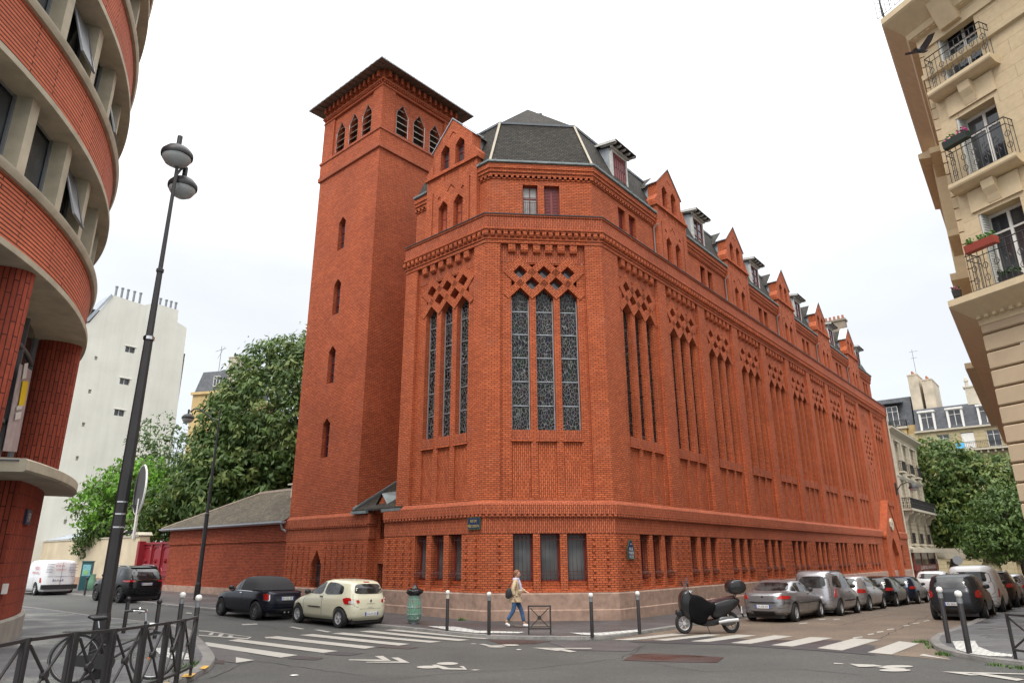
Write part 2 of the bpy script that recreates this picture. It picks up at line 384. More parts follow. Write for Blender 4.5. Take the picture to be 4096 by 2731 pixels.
for bi, (fr, sL, sR, c, sp, w_) in enumerate(bays):
    holes = []
    zs = 12.48; h = .298; r0 = zs+w_/2-h
    for j in (-1, 0, 1):
        x = c+j*sp
        holes.append((lancet(x, w_, 6.92, zs), .34, 0))
        holes.append(([(x-w_/2, 4.37), (x+w_/2, 4.37), (x+w_/2, 6.5), (x-w_/2, 6.5)], .07, 2))
        z = r0+sp; holes.append(([(x-h, z), (x, z-h), (x+h, z), (x, z+h)], .40, 0))
    for j in (-.5, .5):
        x = c+j*sp; z = r0+sp/2; holes.append(([(x-h, z), (x, z-h), (x+h, z), (x, z+h)], .40, 0))
        zc = 13.92; z = r0+1.5*sp-h; k = zc-z
        if k > .03: holes.append(([(x, z), (x+k, zc), (x-k, zc)], .40, 0))
    for sg in (-1, 1):
        xa = c+sg*(sp+w_/2); xb = c+sg*(1.5*sp-h); k = abs(xb-xa); z = r0+sp/2
        if k > .03: holes.append(([(xa, z-k), (xb, z), (xa, z+k)] if sg < 0 else [(xa, z+k), (xb, z), (xa, z-k)], .40, 0))
    wall.panel(fr, [(sL, 4.2), (sR, 4.2), (sR, 13.97), (sL, 13.97)], holes, RD)
    sold.panel(fr, [(sL, 13.97), (sR, 13.97), (sR, 14.8), (sL, 14.8)], [], RD-.012, 1)
    for j in (-1, 0, 1):
        x = c+j*sp; wall.box(fr, x-w_/2-.06, x+w_/2+.06, RD-.045, RD+.0, 6.49, 6.56, 0, 0, 'b'); sold.box(fr, x-w_/2, x+w_/2, RD-.02, RD+.35, 6.56, 6.93, 1)
    sd_ = (sp/2)/2
    wd = (sp/2-h)*sqrt(2)
    done = set()
    def st(xa, za, xb, zb):
        key = (round(xa+xb, 2), round(za+zb, 2))
        if key in done: return
        done.add(key); up = (zb-za)*(xb-xa) > 0
        ex = .13; L_ = hypot(xb-xa, zb-za); ux, uz = (xb-xa)/L_*ex, (zb-za)/L_*ex
        strip(fr, xa-ux, za-uz, xb+ux, zb+uz, wd, RD-(.030 if up else .036))
    q = sp/2
    for (x, z) in [(c+j*sp, r0+sp) for j in (-1, 0, 1)]+[(c+j*sp, r0+q) for j in (-.5, .5)]:
        for a, b in (((-q, 0), (0, q)), ((0, q), (q, 0)), ((q, 0), (0, -q)), ((0, -q), (-q, 0))): st(x+a[0], z+a[1], x+b[0], z+b[1])
    for j in (-1, 0, 1): x = c+j*sp; st(x-q, r0, x, r0+q); st(x, r0+q, x+q, r0)
    n = 6; x0, x1 = sL+.22, sR-.22
    for k in range(n):
        x = x0+(x1-x0)*(k+.5)/n
        wall.sprism(fr, x-.15, x+.15, [(RD, 14.80), (.0, 14.80), (.0, 14.52), (.02, 14.44), (.07, 14.39), (RD, 14.38)])
    glass_bays.append((fr, c, sp, w_))
# portal bay: plain recessed wall with narrow slits and one tall diamond of openings
holes = []
for r in range(7):
    cnt = [1, 2, 3, 2, 3, 2, 1][r]; z = 12.5-.46*r
    for k in range(cnt):
        x = 42.92+(k-(cnt-1)/2)*.92; holes.append(([(x-.26, z), (x, z-.28), (x+.26, z), (x, z+.28)], .4, 1))
for k in range(5):
    x = 42.92+(k-2)*.44; holes.append(([(x-.08, 13.1+.0*abs(k-2)), (x+.08, 13.1), (x+.08, 14.1-.12*abs(k-2)), (x-.08, 14.1-.12*abs(k-2))], .3, 1))
for k in range(3):
    x = 42.92+(k-1)*.8; holes.append((lancet(x, .3, 6.6, 9.0+.3*(k != 1)), .35, 1))
wall.panel(FL, [(40.9, 4.2), (44.95, 4.2), (44.95, 14.8), (40.9, 14.8)], holes, RD)
# cornice and parapet
wall.sweep(PT, [(.3, 14.78), (-.03, 14.78), (-.03, 14.92), (-.07, 14.94), (-.07, 15.0), (-.04, 15.0), (-.04, 15.27), (-.13, 15.27), (-.13, 15.33), (-.17, 15.34), (-.17, 15.42), (-.14, 15.43)])
sold.sweep(PT, [(-.10, 15.42), (-.14, 15.43), (-.10, 15.44), (-.10, 15.98), (-.14, 15.98), (-.14, 16.05), (.55, 16.05)], 1)
for fr, a, b in (FW, 0, 5.1364), (FC, 0, 4.9036), (FL, 0, LEN):
    n = int((b-a)/.272); 
    for k in range(n+1):
        x = a-.0+(b-a)*k/n
        wall.sprism(fr, x-.085, x+.085, [(-.04, 15.27), (-.15, 15.27), (-.15, 15.14), (-.13, 15.08), (-.09, 15.04), (-.04, 15.03)])
cop = MB(); cop.sweep(PT, [(.6, 16.055), (-.17, 16.055), (-.17, 16.09), (.6, 16.12)]); bld(cop, 'parapet_coping', M['lead'])
ter = MB(); ter.sweep(PT, [(.2, 15.9), (1.2, 15.95)]); bld(ter, 'terrace_floor', M['zinc'])
# end wall of the building
for P_, fr in ((CE, FL),):
    wall.box(FL, LEN-.2, LEN, -.0, 8.6, -3, 16.0, 0, 0, 'f')
wall.box(FW, 0, .25, .0, 12, 4.0, 16.0, 0, 0, 'f')
bld(diag, 'lattice_strips', M['brick'])
# glass
for fr, c, sp, w_ in glass_bays:
    for j in (-1, 0, 1):
        x = c+j*sp; m = MB(); m.prism(fr, lancet(x, w_+.02, 6.9, 12.49), RD+.28, RD+.31, back=False); wn = bld(m, 'stained_glass_window', M['mesh'] if fr is FL else M['stained'])
        f = MB(); z = 6.95
        for k in range(6): f.box(fr, x-w_/2, x+w_/2, RD+.25, RD+.28, 6.93+k*.985, 6.965+k*.985)
        for q in (() if fr is FL else (-1, 1)): f.box(fr, x+q*(w_/2-.018)-.018, x+q*(w_/2-.018)+.018, RD+.25, RD+.28, 6.93, 12.4)
        bld(f, 'window_bars', M['metal'] if fr is FL else M['zinc'], wn)
    m = MB(); m.box(fr, c-sp*1.62, c+sp*1.62, RD+.32, RD+.35, 12.30, 14.7); bld(m, 'lattice_glass', M['lattglass'])
for i, (fr, a, b, c, sp, w_) in enumerate(bays):
    for j in (-1, 0, 1):
        x = c+j*sp; x0, x1 = x-w_/2, x+w_/2
        m = MB()
        for q in (x0, x1-.07): m.box(fr, q, q+.07, .30, .36, 1.38, 3.07)
        for z in (1.38, 3.0): m.box(fr, x0, x1, .305, .355, z, z+.07)
        wn = bld(m, 'ground_window', M['maroon'])
        m = MB(); m.box(fr, x0, x1, .34, .37, 1.38, 3.07); bld(m, 'pane', M['milk'] if i < 2 else M['glass'], wn)
        m = MB(); dd = .10
        for k in range(5):
            q = x0+.06+(w_-.12)*k/4
            m.tube([fr(q, dd, 3.0), fr(q, dd, 1.72), fr(q, dd-.10, 1.62), fr(q, dd-.13, 1.52), fr(q, dd-.02, 1.44), fr(q, dd+.05, 1.44)], .011, 4)
        for z in (2.84, 1.72): m.box(fr, x0, x1, dd-.012, dd+.012, z, z+.025)
        m.box(fr, x0+.02, x1-.02, dd-.12, dd-.1, 1.60, 1.62)
        for k in range(4):
            q = x0+.06+(w_-.12)*(k+.5)/4; pts = [fr(q+.06*cos(t), dd, 2.93+.06*sin(t)) for t in [0, 1.05, 2.1, 3.14, 4.2, 5.2, 6.28]]; m.tube(pts, .008, 4, cap=False)
        bld(m, 'window_grille', M['maroonmetal'], wn)
# ---- upper storey
UD = .5
up = MB()
def upseg(fr, a, b, wins, ex=()):
    hs_ = [([(x-w_/2, 16.35), (x+w_/2, 16.35), (x+w_/2, 17.88), (x-w_/2, 17.88)], .35, 0) for x, w_ in wins]
    up.panel(fr, [(a, 15.9), (b, 15.9), (b, 18.12), (a, 18.12)], hs_, UD)
uk = Path([Vector(PT(0, UD)), Vector(PT(1, UD)), Vector(PT(2, UD)), Vector(PT(3, UD))])
tn = math.tan((AL-AC)/2)*UD; tn2 = math.tan((AC-.6929)/2)*UD
upseg(FC, tn, 4.9036-tn2, [(1.95, .66), (2.91, .68)])
LU = 49.3
lw = []
for k in range(11):
    cc = 3.2+4.4*k
    if k % 2 == 0 and cc < 48: lw += [(cc-.48+.05, .66), (cc+.5+.05, .66)]
lw += [(47.2, .5), (48.2, .5)] if False else []
upseg(FL, tn2, LU, lw); upseg(FW, 0, 5.1364-tn, [])
PTU = Path([L0, C0, C1, C1+D(.6929).xy*LU])
up.box(FL, LU-.2, LU, UD, 8, 15.9, 19, 0, 0, 'f'); up.box(FW, 0, .2, UD, 12, 15.9, 18.8, 0, 0, 'f')
up.sweep(PTU, [(UD, 18.10), (UD-.04, 18.12), (UD-.04, 18.17)], caps=False)
up.sweep(PTU, [(UD, 18.28), (UD-.10, 18.28), (UD-.10, 18.38), (UD-.15, 18.4), (UD-.15, 18.55), (UD-.20, 18.57), (UD-.20, 18.80), (UD+.3, 18.82)])
for fr, a, b in (FW, 0, 5.1364-tn), (FC, tn, 4.9036-tn2), (FL, tn2, LU):
    n = int((b-a)/.235)
    for k in range(n+1): x = a+(b-a)*k/n; up.box(fr, x-.06, x+.06, UD-.10, UD, 18.16, 18.285, 0, 0, 'b')
    wall_r = fr
GP = [(UD+.2, 18.81), (UD-.24, 18.81), (UD-.28, 18.84), (UD-.28, 18.92), (UD-.22, 18.92), (UD+.2, 18.90)]
def clips(gu, fr, a, b):
    x = a+.2
    while x < b: gu.box(fr, x-.012, x+.012, UD-.30, UD-.2, 18.84, 18.95); x += .6
gu = MB(); gu.sweep(Path([FW(4.3, 0, 0)[:2], C0, C1, FL(5.9, 0, 0)[:2]]), GP)
rng = [(FW, .0, .95)]+[(FL, 9.25+8.8*k, min(14.72+8.8*k, LU)) for k in range(5)]
for fr, a, b in [(FW, 4.3, 5.0), (FC, .2, 4.7), (FL, .2, 5.8)]: clips(gu, fr, a, b)
for fr, a, b in rng: g2_ = MB(); g2_.sprism(fr, a, b, GP); clips(g2_, fr, a, b); bld(g2_, 'gutter', M['gutter'])
bld(gu, 'gutter', M['gutter'])
def uwin(fr, x, w_, z0, z1, kind, parent=None, d=UD+.22, pointed=False):
    m = MB(); t = .05
    poly = lancet(x, w_, z0, z1) if pointed else [(x-w_/2, z0), (x+w_/2, z0), (x+w_/2, z1), (x-w_/2, z1)]
    if kind == 'shutter':
        m.prism(fr, poly, d-.03, d+.02)
        n = int((z1-z0)/.075)
        for k in range(n):
            for q in (-1, 1): m.box(fr, x+q*w_/4-w_/4+.045, x+q*w_/4+w_/4-.045, d-.05, d-.03, z0+.06+k*.073, z0+.10+k*.073, 0, 0, 'b')
        return bld(m, 'window_shutter', M['maroon'], parent)
    for q in (x-w_/2, x+w_/2-t): m.box(fr, q, q+t, d-.02, d+.03, z0, z1+(w_/2 if pointed else 0))
    m.box(fr, x-w_/2, x+w_/2, d-.018, d+.028, z0, z0+t); m.box(fr, x-w_/2, x+w_/2, d-.018, d+.028, z1-t, z1); m.box(fr, x-.02, x+.02, d-.015, d+.025, z0, z1)
    m.box(fr, x-w_/2, x+w_/2, d-.014, d+.024, (z0+z1)/2+.15, (z0+z1)/2+.19)
    wn = bld(m, 'upper_window', M['maroon'], parent)
    m = MB(); m.prism(fr, poly, d+.02, d+.05, back=False); bld(m, 'pane', M['curtain'] if kind == 'curtain' else M['glass'], wn)
    if kind == 'curtain':
        m = MB()
        for k in range(8): q = x-w_/2+w_*(k+.5)/8; m.box(fr, q-.008, q+.008, d-.16, d-.144, z0, z0+.72)
        for z in (z0+.02, z0+.68, z0+.9): m.box(fr, x-w_/2, x+w_/2, d-.165, d-.14, z, z+.02)
        bld(m, 'window_railing', M['maroonmetal'], wn)
    return wn
uwin(FC, 1.95, .66, 16.35, 17.88, 'curtain'); uwin(FC, 2.91, .68, 16.35, 17.88, 'shutter')
for i, (x, w_) in enumerate(lw): uwin(FL, x, w_, 16.35, 17.88, 'shutter' if i < 2 else 'plain')
# ---- gabled pieces
def gable(fr, c):
    m = MB(); d = .26; sp = .50; w_ = .60
    hs_ = [(lancet(c+q*sp, w_, 16.3, 17.66), .32, 0) for q in (-1, 1)]
    hs_ += [([(c-.5, 18.98), (c+.5, 18.98), (c+.5, 19.28), (c-.5, 19.28)], .02, 2), ([(c-1.5, 18.98), (c-.72, 18.98), (c-.72, 19.28), (c-1.5, 19.28)], .02, 2), ([(c+.72, 18.98), (c+1.5, 18.98), (c+1.5, 19.28), (c+.72, 19.28)], .02, 2)]
    hs_ += [([(c+q*1.22-.04, 16.3), (c+q*1.22+.04, 16.3), (c+q*1.22+.04, 18.6), (c+q*1.22-.04, 18.6)], .05, 1) for q in (-1, 1)]
    # chevron grooves above the windows
    for cx, cz, hh in ((c, 18.35, .30),):
        hs_.append(([(cx-hh, cz-.0), (cx-hh+.09, cz), (cx, cz+hh-.09), (cx+hh-.09, cz), (cx+hh, cz), (cx, cz+hh)], .05, 1))
    for q in (-1, 1): hs_.append(([(c+q*.78-.13*1, 18.18), (c+q*.78, 18.05), (c+q*.78+.13, 18.18), (c+q*.78, 18.31)], .04, 1))
    m.panel(fr, [(c-1.66, 15.95), (c+1.66, 15.95), (c+1.66, 19.36), (c-1.66, 19.36)], hs_, d)
    for q in (-1, 1): m.box(fr, c+q*1.66-.001, c+q*1.66+.001, d, 1.4, 15.95, 19.36)
    m.box(fr, c-1.76, c+1.76, d-.09, d+.55, 19.36, 19.47); m.box(fr, c-1.7, c+1.7, d-.04, d+.5, 19.47, 19.55)
    for q in (-1, 1):
        x0, x1 = c+q*1.72, c+q*1.28
        m.prism(fr, [(x0, 19.5), (x1, 19.5), (x1, 20.15), (x1+q*.08, 20.15), (x0, 19.72)][::1 if q < 0 else -1], d-.0, d+.55)
    d2 = d+.04
    hs_ = [(lancet(c+q*sp, w_, 19.6, 20.66), .32, 0) for q in (-1, 1)]+[([(c-.25, 21.25), (c-.17, 21.25), (c, 21.42), (c+.17, 21.25), (c+.25, 21.25), (c, 21.5)], .05, 1)]
    poly = [(c-1.32, 19.5), (c+1.32, 19.5), (c+1.32, 20.86), (c, 22.14), (c-1.32, 20.86)]
    m.panel(fr, poly, hs_, d2)
    for a, b in ((0, 1), (1, 2), (2, 3), (3, 4), (4, 0)):
        A, B = poly[a], poly[b]; m.face([fr(A[0], d2, A[1]), fr(A[0], d2+.55, A[1]), fr(B[0], d2+.55, B[1]), fr(B[0], d2, B[1])])
    gb = bld(m, 'gable', M['brick'])
    for q in (-1, 1):
        uwin(fr, c+q*sp, w_, 16.3, 17.66, 'plain', gb, d+.24, True); uwin(fr, c+q*sp, w_, 19.6, 20.66, 'plain', gb, d2+.24, True)
    z = MB()
    for q in (-1, 1):
        A = (c, 22.17); B = (c+q*1.42, 20.80)
        z.prism(fr, [(A[0], A[1]), (B[0], B[1]), (B[0], B[1]+.05), (A[0], A[1]+.06)], d2-.05, d2+.62)
        z.face([fr(c+q*1.25, d2+.5, 19.55), fr(c+q*1.25, 1.9, 19.55), fr(c+q*1.25, 1.9, 20.8), fr(c+q*1.25, d2+.5, 20.8)])
        z.face([fr(c+q*1.6, d+.4, 18.7), fr(c+q*1.6, 1.2, 18.7), fr(c+q*1.6, 1.2, 19.4), fr(c+q*1.6, d+.4, 19.4)])
    bld(z, 'zinc_flashing', M['zinc'], gb)
    r = MB()
    for q in (-1, 1):
        r.face([fr(c, d2+.6, 22.05), fr(c+q*1.45, d2+.6, 20.68), fr(c+q*1.45, 2.2, 20.68), fr(c, 3.0, 22.05)])
    bld(r, 'gable_roof', M['tile'], gb)
    return gb
gable(FW, 2.62)
for k in (1, 3, 5, 7, 9): gable(FL, 3.2+4.4*k-.02)
def dormer(fr, c, kind):
    d = .72; z0, z1 = 19.45, 21.15; hw = .74
    m = MB(); t = .13
    for q in (-1, 1): m.box(fr, c+q*(hw-t/2)-t/2, c+q*(hw-t/2)+t/2, d, d+.14, z0, z1)
    m.box(fr, c-hw, c+hw, d+.004, d+.136, z1-.12, z1+.04); m.box(fr, c-hw-.05, c+hw+.05, d-.04, d+.14, z0-.1, z0+.02)
    for k in range(5): x = c-.86+.43*k; m.sprism(fr, x-.04, x+.04, [(d-.38, z1+.11), (d-.3, z1+.06), (d+.5, z1+.16), (d+.5, z1+.26), (d-.38, z1+.16)])
    for q in (-1, 1): m.sprism(fr, c+q*.96-.03, c+q*.96+.03, [(d-.40, z1+.10), (d+1.6, z1+.34), (d+1.6, z1+.44), (d-.40, z1+.22)])
    m.box(fr, c-hw-.1, c+hw+.1, d-.1, d+.0, z1+.0, z1+.09)
    dm = bld(m, 'dormer', M['greywhite'])
    r = MB(); r.sprism(fr, c-.98, c+.98, [(d-.42, z1+.17), (d+1.7, z1+.42), (d+1.7, z1+.48), (d-.42, z1+.23)]); bld(r, 'dormer_roof', M['tile'], dm)
    z = MB()
    for q in (-1, 1): z.face([fr(c+q*hw, d+.13, z0-.1), fr(c+q*hw, d+.13, z1+.1), fr(c+q*hw, 1.9, z1+.2), fr(c+q*hw, 1.9, z0+2.0)])
    z.sprism(fr, c-hw-.1, c+hw+.1, [(d-.05, z0-.1), (d+.1, z0-.1), (.58, z0-.42), (.5, z0-.42)])
    bld(z, 'zinc_cheeks', M['zinc'], dm)
    s_ = MB()
    if kind == 0:
        s_.box(fr, c-hw+t, c+hw-t, d+.05, d+.08, z0, z1-.1)
        for k in range(6): x = c-hw+t+(2*hw-2*t)*k/6; s_.box(fr, x-.006, x+.006, d+.035, d+.05, z0, z1-.1)
        h_ = MB()
        for zz in (z0+.25, z0+.85, z0+1.4):
            for k in range(6): x = c-.5+.2*k; h_.box(fr, x-.012, x+.012, d+.03, d+.04, zz-.04, zz+.04)
        bld(s_, 'shutter', M['maroon'], dm); bld(h_, 'shutter_slots', M['dark'], dm)
    else:
        g_ = MB(); g_.box(fr, c-hw+t, c+hw-t, d+.07, d+.1, z0, z1-.1); bld(g_, 'pane', M['glass'], dm)
        for q in (-1, 0, 1): s_.box(fr, c+q*(hw-t-.04)-.04, c+q*(hw-t-.04)+.04, d+.03, d+.07, z0, z1-.1)
        for zz in (z0, z0+.5, z0+1.0, z1-.18): s_.box(fr, c-hw+t, c+hw-t, d+.035, d+.068, zz, zz+.05)
        bld(s_, 'window_frame', M['maroon'], dm)
for k in (0, 2, 4, 6, 8): dormer(FL, 3.25+4.4*k, 0 if k == 0 else 1)
dormer(FL, 3.25+4.4*10, 1)
for k in range(5):
    m = MB(); x = 6.2-.35+8.8*k-.06; m.tube([FL(x, UD-.32, 18.2), FL(x, UD-.08, 18.05), FL(x, UD-.08, 16.0)], .04, 8); bld(m, 'downpipe', M['zinc'], smooth=60)
# ---- roofs
rf = MB(); MZ, MD = 21.75, 1.62
rf.sweep(PTU, [(UD-.1, 18.9), (MD, MZ)], caps=False)
bld(rf, 'mansard_roof', M['tile'])
tp = MB(); ridge = 4.3
nA = Vector(FL(.55, ridge, 23.95)); nB = Vector(FL(LU-3, ridge, 23.95))
q0 = [Vector((*PTU(k, MD), MZ+.04)) for k in range(4)]
tp.face([q0[2], q0[3], nB, nA]); tp.face([q0[1], q0[2], nA]); tp.face([q0[0], q0[1], nA]); tp.face([q0[0]+Vector(FW.n)*40, q0[0], nA, nB])
bld(tp, 'top_roof', M['tile'])
zs_ = MB(); zs_.sweep(PTU, [(MD-.05, MZ-.03), (MD-.09, MZ+.05), (MD+.12, MZ+.12), (MD+.15, MZ+.05)]); bld(zs_, 'zinc_ridge_band', M['zinc'])
for k in (1, 2):
    hp = MB(); a = Vector((*PTU(k, UD-.14), 18.92)); b = Vector((*PTU(k, MD-.04), MZ)); hp.tube([a, b], .06, 4)
    bld(hp, 'hip_strip', M['creamstone'])
fin = MB(); nV = Vector(FL(1.6, ridge, 23.9)); fin.tube([nV, nV+Vector((0, 0, .35))], .03, 5); fin.lathe(nV+Vector((0, 0, .25)), [(0, 0), (.12, .08), (.1, .16), (0, .22)], 8); bld(fin, 'roof_vent', M['zinc'])
chm = MB(); chm.box(FL, 48.2, 49.0, 1.6, 3.6, 20.5, 24.75); chm.box(FL, 48.1, 49.1, 1.5, 3.7, 24.75, 24.95); cmx = bld(chm, 'chimney_stack', plain('grey stained chimney', (.26, .21, .16), .9, var=.25, scale=1.5))
TC_ = plain('terracotta', (.35, .12, .06), .8)
for k in range(5): cp = MB(); cp.lathe(FL(48.6, 1.8+.4*k, 24.95), [(.13, 0), (.11, .45), (.09, .48), (0, .48)], 8); bld(cp, 'chimney_pot', TC_, cmx)
# ---- portal
po = MB(); pc = 44.1
PD = -.34
arch = [(pc-1.3, 2.2)]+[(pc-1.3+.12*k, 2.2+1.35*sin(pi/2*k/10.8)*1.0) for k in range(1, 10)]+[(pc, 3.62)]+[(pc+1.3-.12*k, 2.2+1.35*sin(pi/2*k/10.8)) for k in range(9, 0, -1)]+[(pc+1.3, 2.2)]
dpoly = [(pc-1.3, -2.9), (pc+1.3, -2.9)]+arch[::-1]
po.panel(FL, [(pc-2.4, -3), (pc+2.4, -3), (pc+2.4, 3.8), (pc, 6.6), (pc-2.4, 3.8)], [(dpoly, .8, 0)], PD)
for q in (-1, 1): po.box(FL, pc+q*2.4-.001, pc+q*2.4+.001, PD, .3, -3, 3.9)
for q in (-1, 1): po.prism(FL, [(pc, 6.58), (pc+q*2.52, 3.62), (pc+q*2.52, 3.80), (pc, 6.76)], PD-.07, .3)
pob = bld(po, 'portal', M['brick'])
m = MB(); m.prism(FL, dpoly, PD+.6, PD+.66, back=False); bld(m, 'door', M['maroon'], pob)
m = MB(); ck = [(pc+.52*cos(t)*(1 if i % 2 else .93), 4.75+.52*sin(t)*(1 if i % 2 else .93)) for i, t in enumerate([2*pi*k/16 for k in range(16)])]
m.prism(FL, ck, PD-.12, PD-.01); cr = bld(m, 'stone_medallion', M['creamstone'], pob)
m = MB(); m.box(FL, pc-.05, pc+.05, PD-.17, PD-.12, 4.4, 5.1); m.box(FL, pc-.3, pc+.3, PD-.17, PD-.12, 4.82, 4.92); bld(m, 'carved_cross', M['creamstone'], cr)
# ---- tower
TW = 5.55
tw = MB(); ts = MB()
def towerface(fr, s0, s1, slits, lv):
    hs_ = [(lancet(x, .62, a, b-.31), .45, 0) for x, a, b in slits]
    tw.panel(fr, [(s0, 4.1), (s1, 4.1), (s1, 23.15), (s0, 23.15)], hs_, 0)
    a0, a1 = (s0-.05, s1+.05); tw.panel(fr, [(a0, 23.15), (a1, 23.15), (a1, 24.3), (a0, 24.3)], [], -.05)
    lo, hi = min(lv)-.62, max(lv)+.62
    a0, a1 = (s0-.02, s1+.02); tw.panel(fr, [(a0, 24.3), (a1, 24.3), (a1, 28.1), (a0, 28.1)], [([(lo, 24.34), (hi, 24.34), (hi, 26.95), (lo, 26.95)], .09, 0)], -.02)
    tw.panel(fr, [(lo, 24.34), (hi, 24.34), (hi, 26.95), (lo, 26.95)], [([(x-.42, 24.42), (x+.42, 24.42), (x+.42, 25.85), (x, 26.5), (x-.42, 25.85)], .4, 0) for x in lv], .07)
    x = s0
    while x < s1: tw.box(fr, x, x+.08, -.10, -.02, 27.16, 27.28, 0, 0, 'b'); x += .16
    x = s0+.2
    while x < s1: tw.box(fr, x, x+.16, -.25, -.02, 27.55, 27.9, 0, 0, 'b'); x += .42
    for x, a, b in slits:      # frame and glass
        pass
slL = [(-2.92, 18.0, 19.95), (-2.92, 14.3, 16.3), (-2.92, 10.6, 12.6), (-2.92, 6.9, 8.85)]
slL = [(x, a, b) for x, a, b in slL]
LVL, LVR = [-1.42, -2.66, -3.9], [1.5, 2.72, 3.94]
towerface(FT, -TW, 0, slL, LVL); towerface(FTR, 0, TW, [], LVR)
PTT = Path([FT(-TW, 0, 0)[:2], FT(0, 0, 0)[:2], FTR(TW, 0, 0)[:2]])
PTB = Path([FT(-TW, TW, 0)[:2], FT(-TW, 0, 0)[:2], FT(0, 0, 0)[:2], FTR(TW, 0, 0)[:2]])
tw.sweep(PTB, [(0, 27.28), (-.12, 27.28), (-.12, 27.36), (0, 27.38)], caps=False); tw.sweep(PTB, [(-.02, 26.97), (-.06, 26.97), (-.06, 27.03), (-.02, 27.05)], caps=False)
tsu = MB(); tsu.sweep(PTB, [(0, 23.02), (-.10, 23.06), (-.10, 23.32), (-.05, 23.36)], 1, caps=False); tsu.sweep(PTB, [(-.05, 24.16), (-.10, 24.18), (-.10, 24.32), (.08, 24.40)], 1, caps=False)
tw.face([FT(-TW, 0, 4), FT(-TW, TW, 4), FT(-TW, TW, 28), FT(-TW, 0, 28)]); tw.face([FT(-TW, TW, 4), FTR(TW, 0, 4), FTR(TW, 0, 28), FT(-TW, TW, 28)])
# tower foot, with the band continuing to the link
tw.panel(FT, [(-TW, -1), (1.02, -1), (1.02, 3.02), (-TW, 3.02)], [([(-2.83-.42, .95), (-2.83+.42, .95), (-2.83+.42, 1.95), (-2.83, 2.62), (-2.83-.42, 1.95)], .5, 0)], -.04)
for r in range(8):
    for k in range(14):
        cx = -TW+.2+.46*k; zz = 1.05+.235*r
        if abs(cx+2.83) < .62+(.0) or cx > .95: continue
        tw.box(FT, cx-.05, cx+.05, -.09, -.04, zz, zz+.11, 0, 0, 'b')
PTF = Path([FT(-TW, 1, 0)[:2], FT(-TW, 0, 0)[:2], FT(1.02, 0, 0)[:2], FT(1.02, 1, 0)[:2]])
ts.sweep(PTF, [(.1, 3.0), (-.055, 3.02), (-.055, 3.54), (-.10, 3.56), (-.10, 3.62), (-.09, 3.66), (-.14, 3.66), (-.14, 4.02), (-.12, 4.05), (.02, 4.18)], 1)
x = -TW
while x < 1.0: ts.box(FT, x, x+.11, -.145, -.09, 3.57, 3.662, 0, 0, 'bt'); x += .2
tpl = MB(); PTP = Path([FT(-TW, 1, 0)[:2], FT(-TW, 0, 0)[:2], FT(2.6, 0, 0)[:2]]); tpl.sweep(PTP, [(.4, -2), (-.10, -2), (-.10, .88), (-.05, .94), (.4, .95)])
towr = bld(tw, 'bell_tower', M['brick2'])
bld(tpl, 'stone_plinth', M['plinth'], towr)
bld(ts, 'brick_band', M['soldier'], towr); bld(tsu, 'brick_band', M['soldier'], towr)
for x, a, b in slL:
    m = MB()
    for q in (x-.31, x+.31-.05): m.box(FT, q, q+.05, .22, .28, a, b-.25)
    for z in (a, a+.55, a+1.1, b-.36): m.box(FT, x-.31, x+.31, .225, .275, z, z+.045)
    wn = bld(m, 'slit_window', M['maroon'], towr); m = MB(); m.prism(FT, lancet(x, .62, a, b-.31), .27, .3, back=False); bld(m, 'pane', M['glass'], wn)
m = MB(); m.prism(FT, [(-3.25, .95), (-2.41, .95), (-2.41, 1.95), (-2.83, 2.62), (-3.25, 1.95)], .3, .33, back=False); wn = bld(m, 'low_window', M['glass'], towr)
m = MB()
for k in range(4): q = -3.2+.74*k/3; m.tube([FT(q, .1, 2.2), FT(q, .1, 1.35), FT(q, 0, 1.2), FT(q, .1, 1.08)], .012, 4)
m.box(FT, -3.25, -2.41, .09, .11, 1.9, 1.93); m.box(FT, -3.25, -2.41, .09, .11, 1.35, 1.38); bld(m, 'window_grille', M['maroonmetal'], wn)
for fr, lv in ((FT, LVL), (FTR, LVR)):
    for x in lv:
        m = MB()
        for k in range(5):
            z = 24.46+.40*k; hw = .42 if z+.3 < 25.85 else .42-(z+.35-25.85)*.5
            m.sprism(fr, x-hw, x+hw, [(.10, z), (.12, z+.04), (.42, z+.34), (.42, z+.30)])
        lvw = bld(m, 'louvred_opening', M['louvre'], towr)
        m = MB(); m.prism(fr, [(x-.42, 24.42), (x+.42, 24.42), (x+.42, 25.85), (x, 26.5), (x-.42, 25.85)], .44, .46, back=False); bld(m, 'back_boarding', M['brownshade'], lvw)
        m = MB(); pts = [(x-.41, 24.42), (x-.41, 25.85), (x, 26.48), (x+.41, 25.85), (x+.41, 24.42)]
        m.tube([fr(a, .09, z) for a, z in pts], .02, 4); bld(m, 'lead_edging', M['zinc'], lvw)
ov = .75; ez = 27.93
E4 = [Vector(FT(-TW-ov, -ov, ez)), Vector(FT(ov, -ov, ez)), Vector(FT(ov, TW+ov, ez)), Vector(FT(-TW-ov, TW+ov, ez))]
I4 = [Vector(FT(-TW, 0, ez+.12)), Vector(FT(0, 0, ez+.12)), Vector(FT(0, TW, ez+.12)), Vector(FT(-TW, TW, ez+.12))]
ap = Vector(FT(-TW/2, TW/2, ez+1.9))
m = MB()
for k in range(4): m.face([E4[k], E4[(k+1) % 4], I4[(k+1) % 4], I4[k]])
er = bld(m, 'tower_eaves', M['wood'], towr)
m = MB(); up_ = Vector((0, 0, .09))
for k in range(4): m.face([E4[k]+up_, E4[(k+1) % 4]+up_, ap]); m.face([E4[k], E4[(k+1) % 4], E4[(k+1) % 4]+up_, E4[k]+up_])
bld(m, 'tower_roof', M['zinc'], towr)
m = MB()
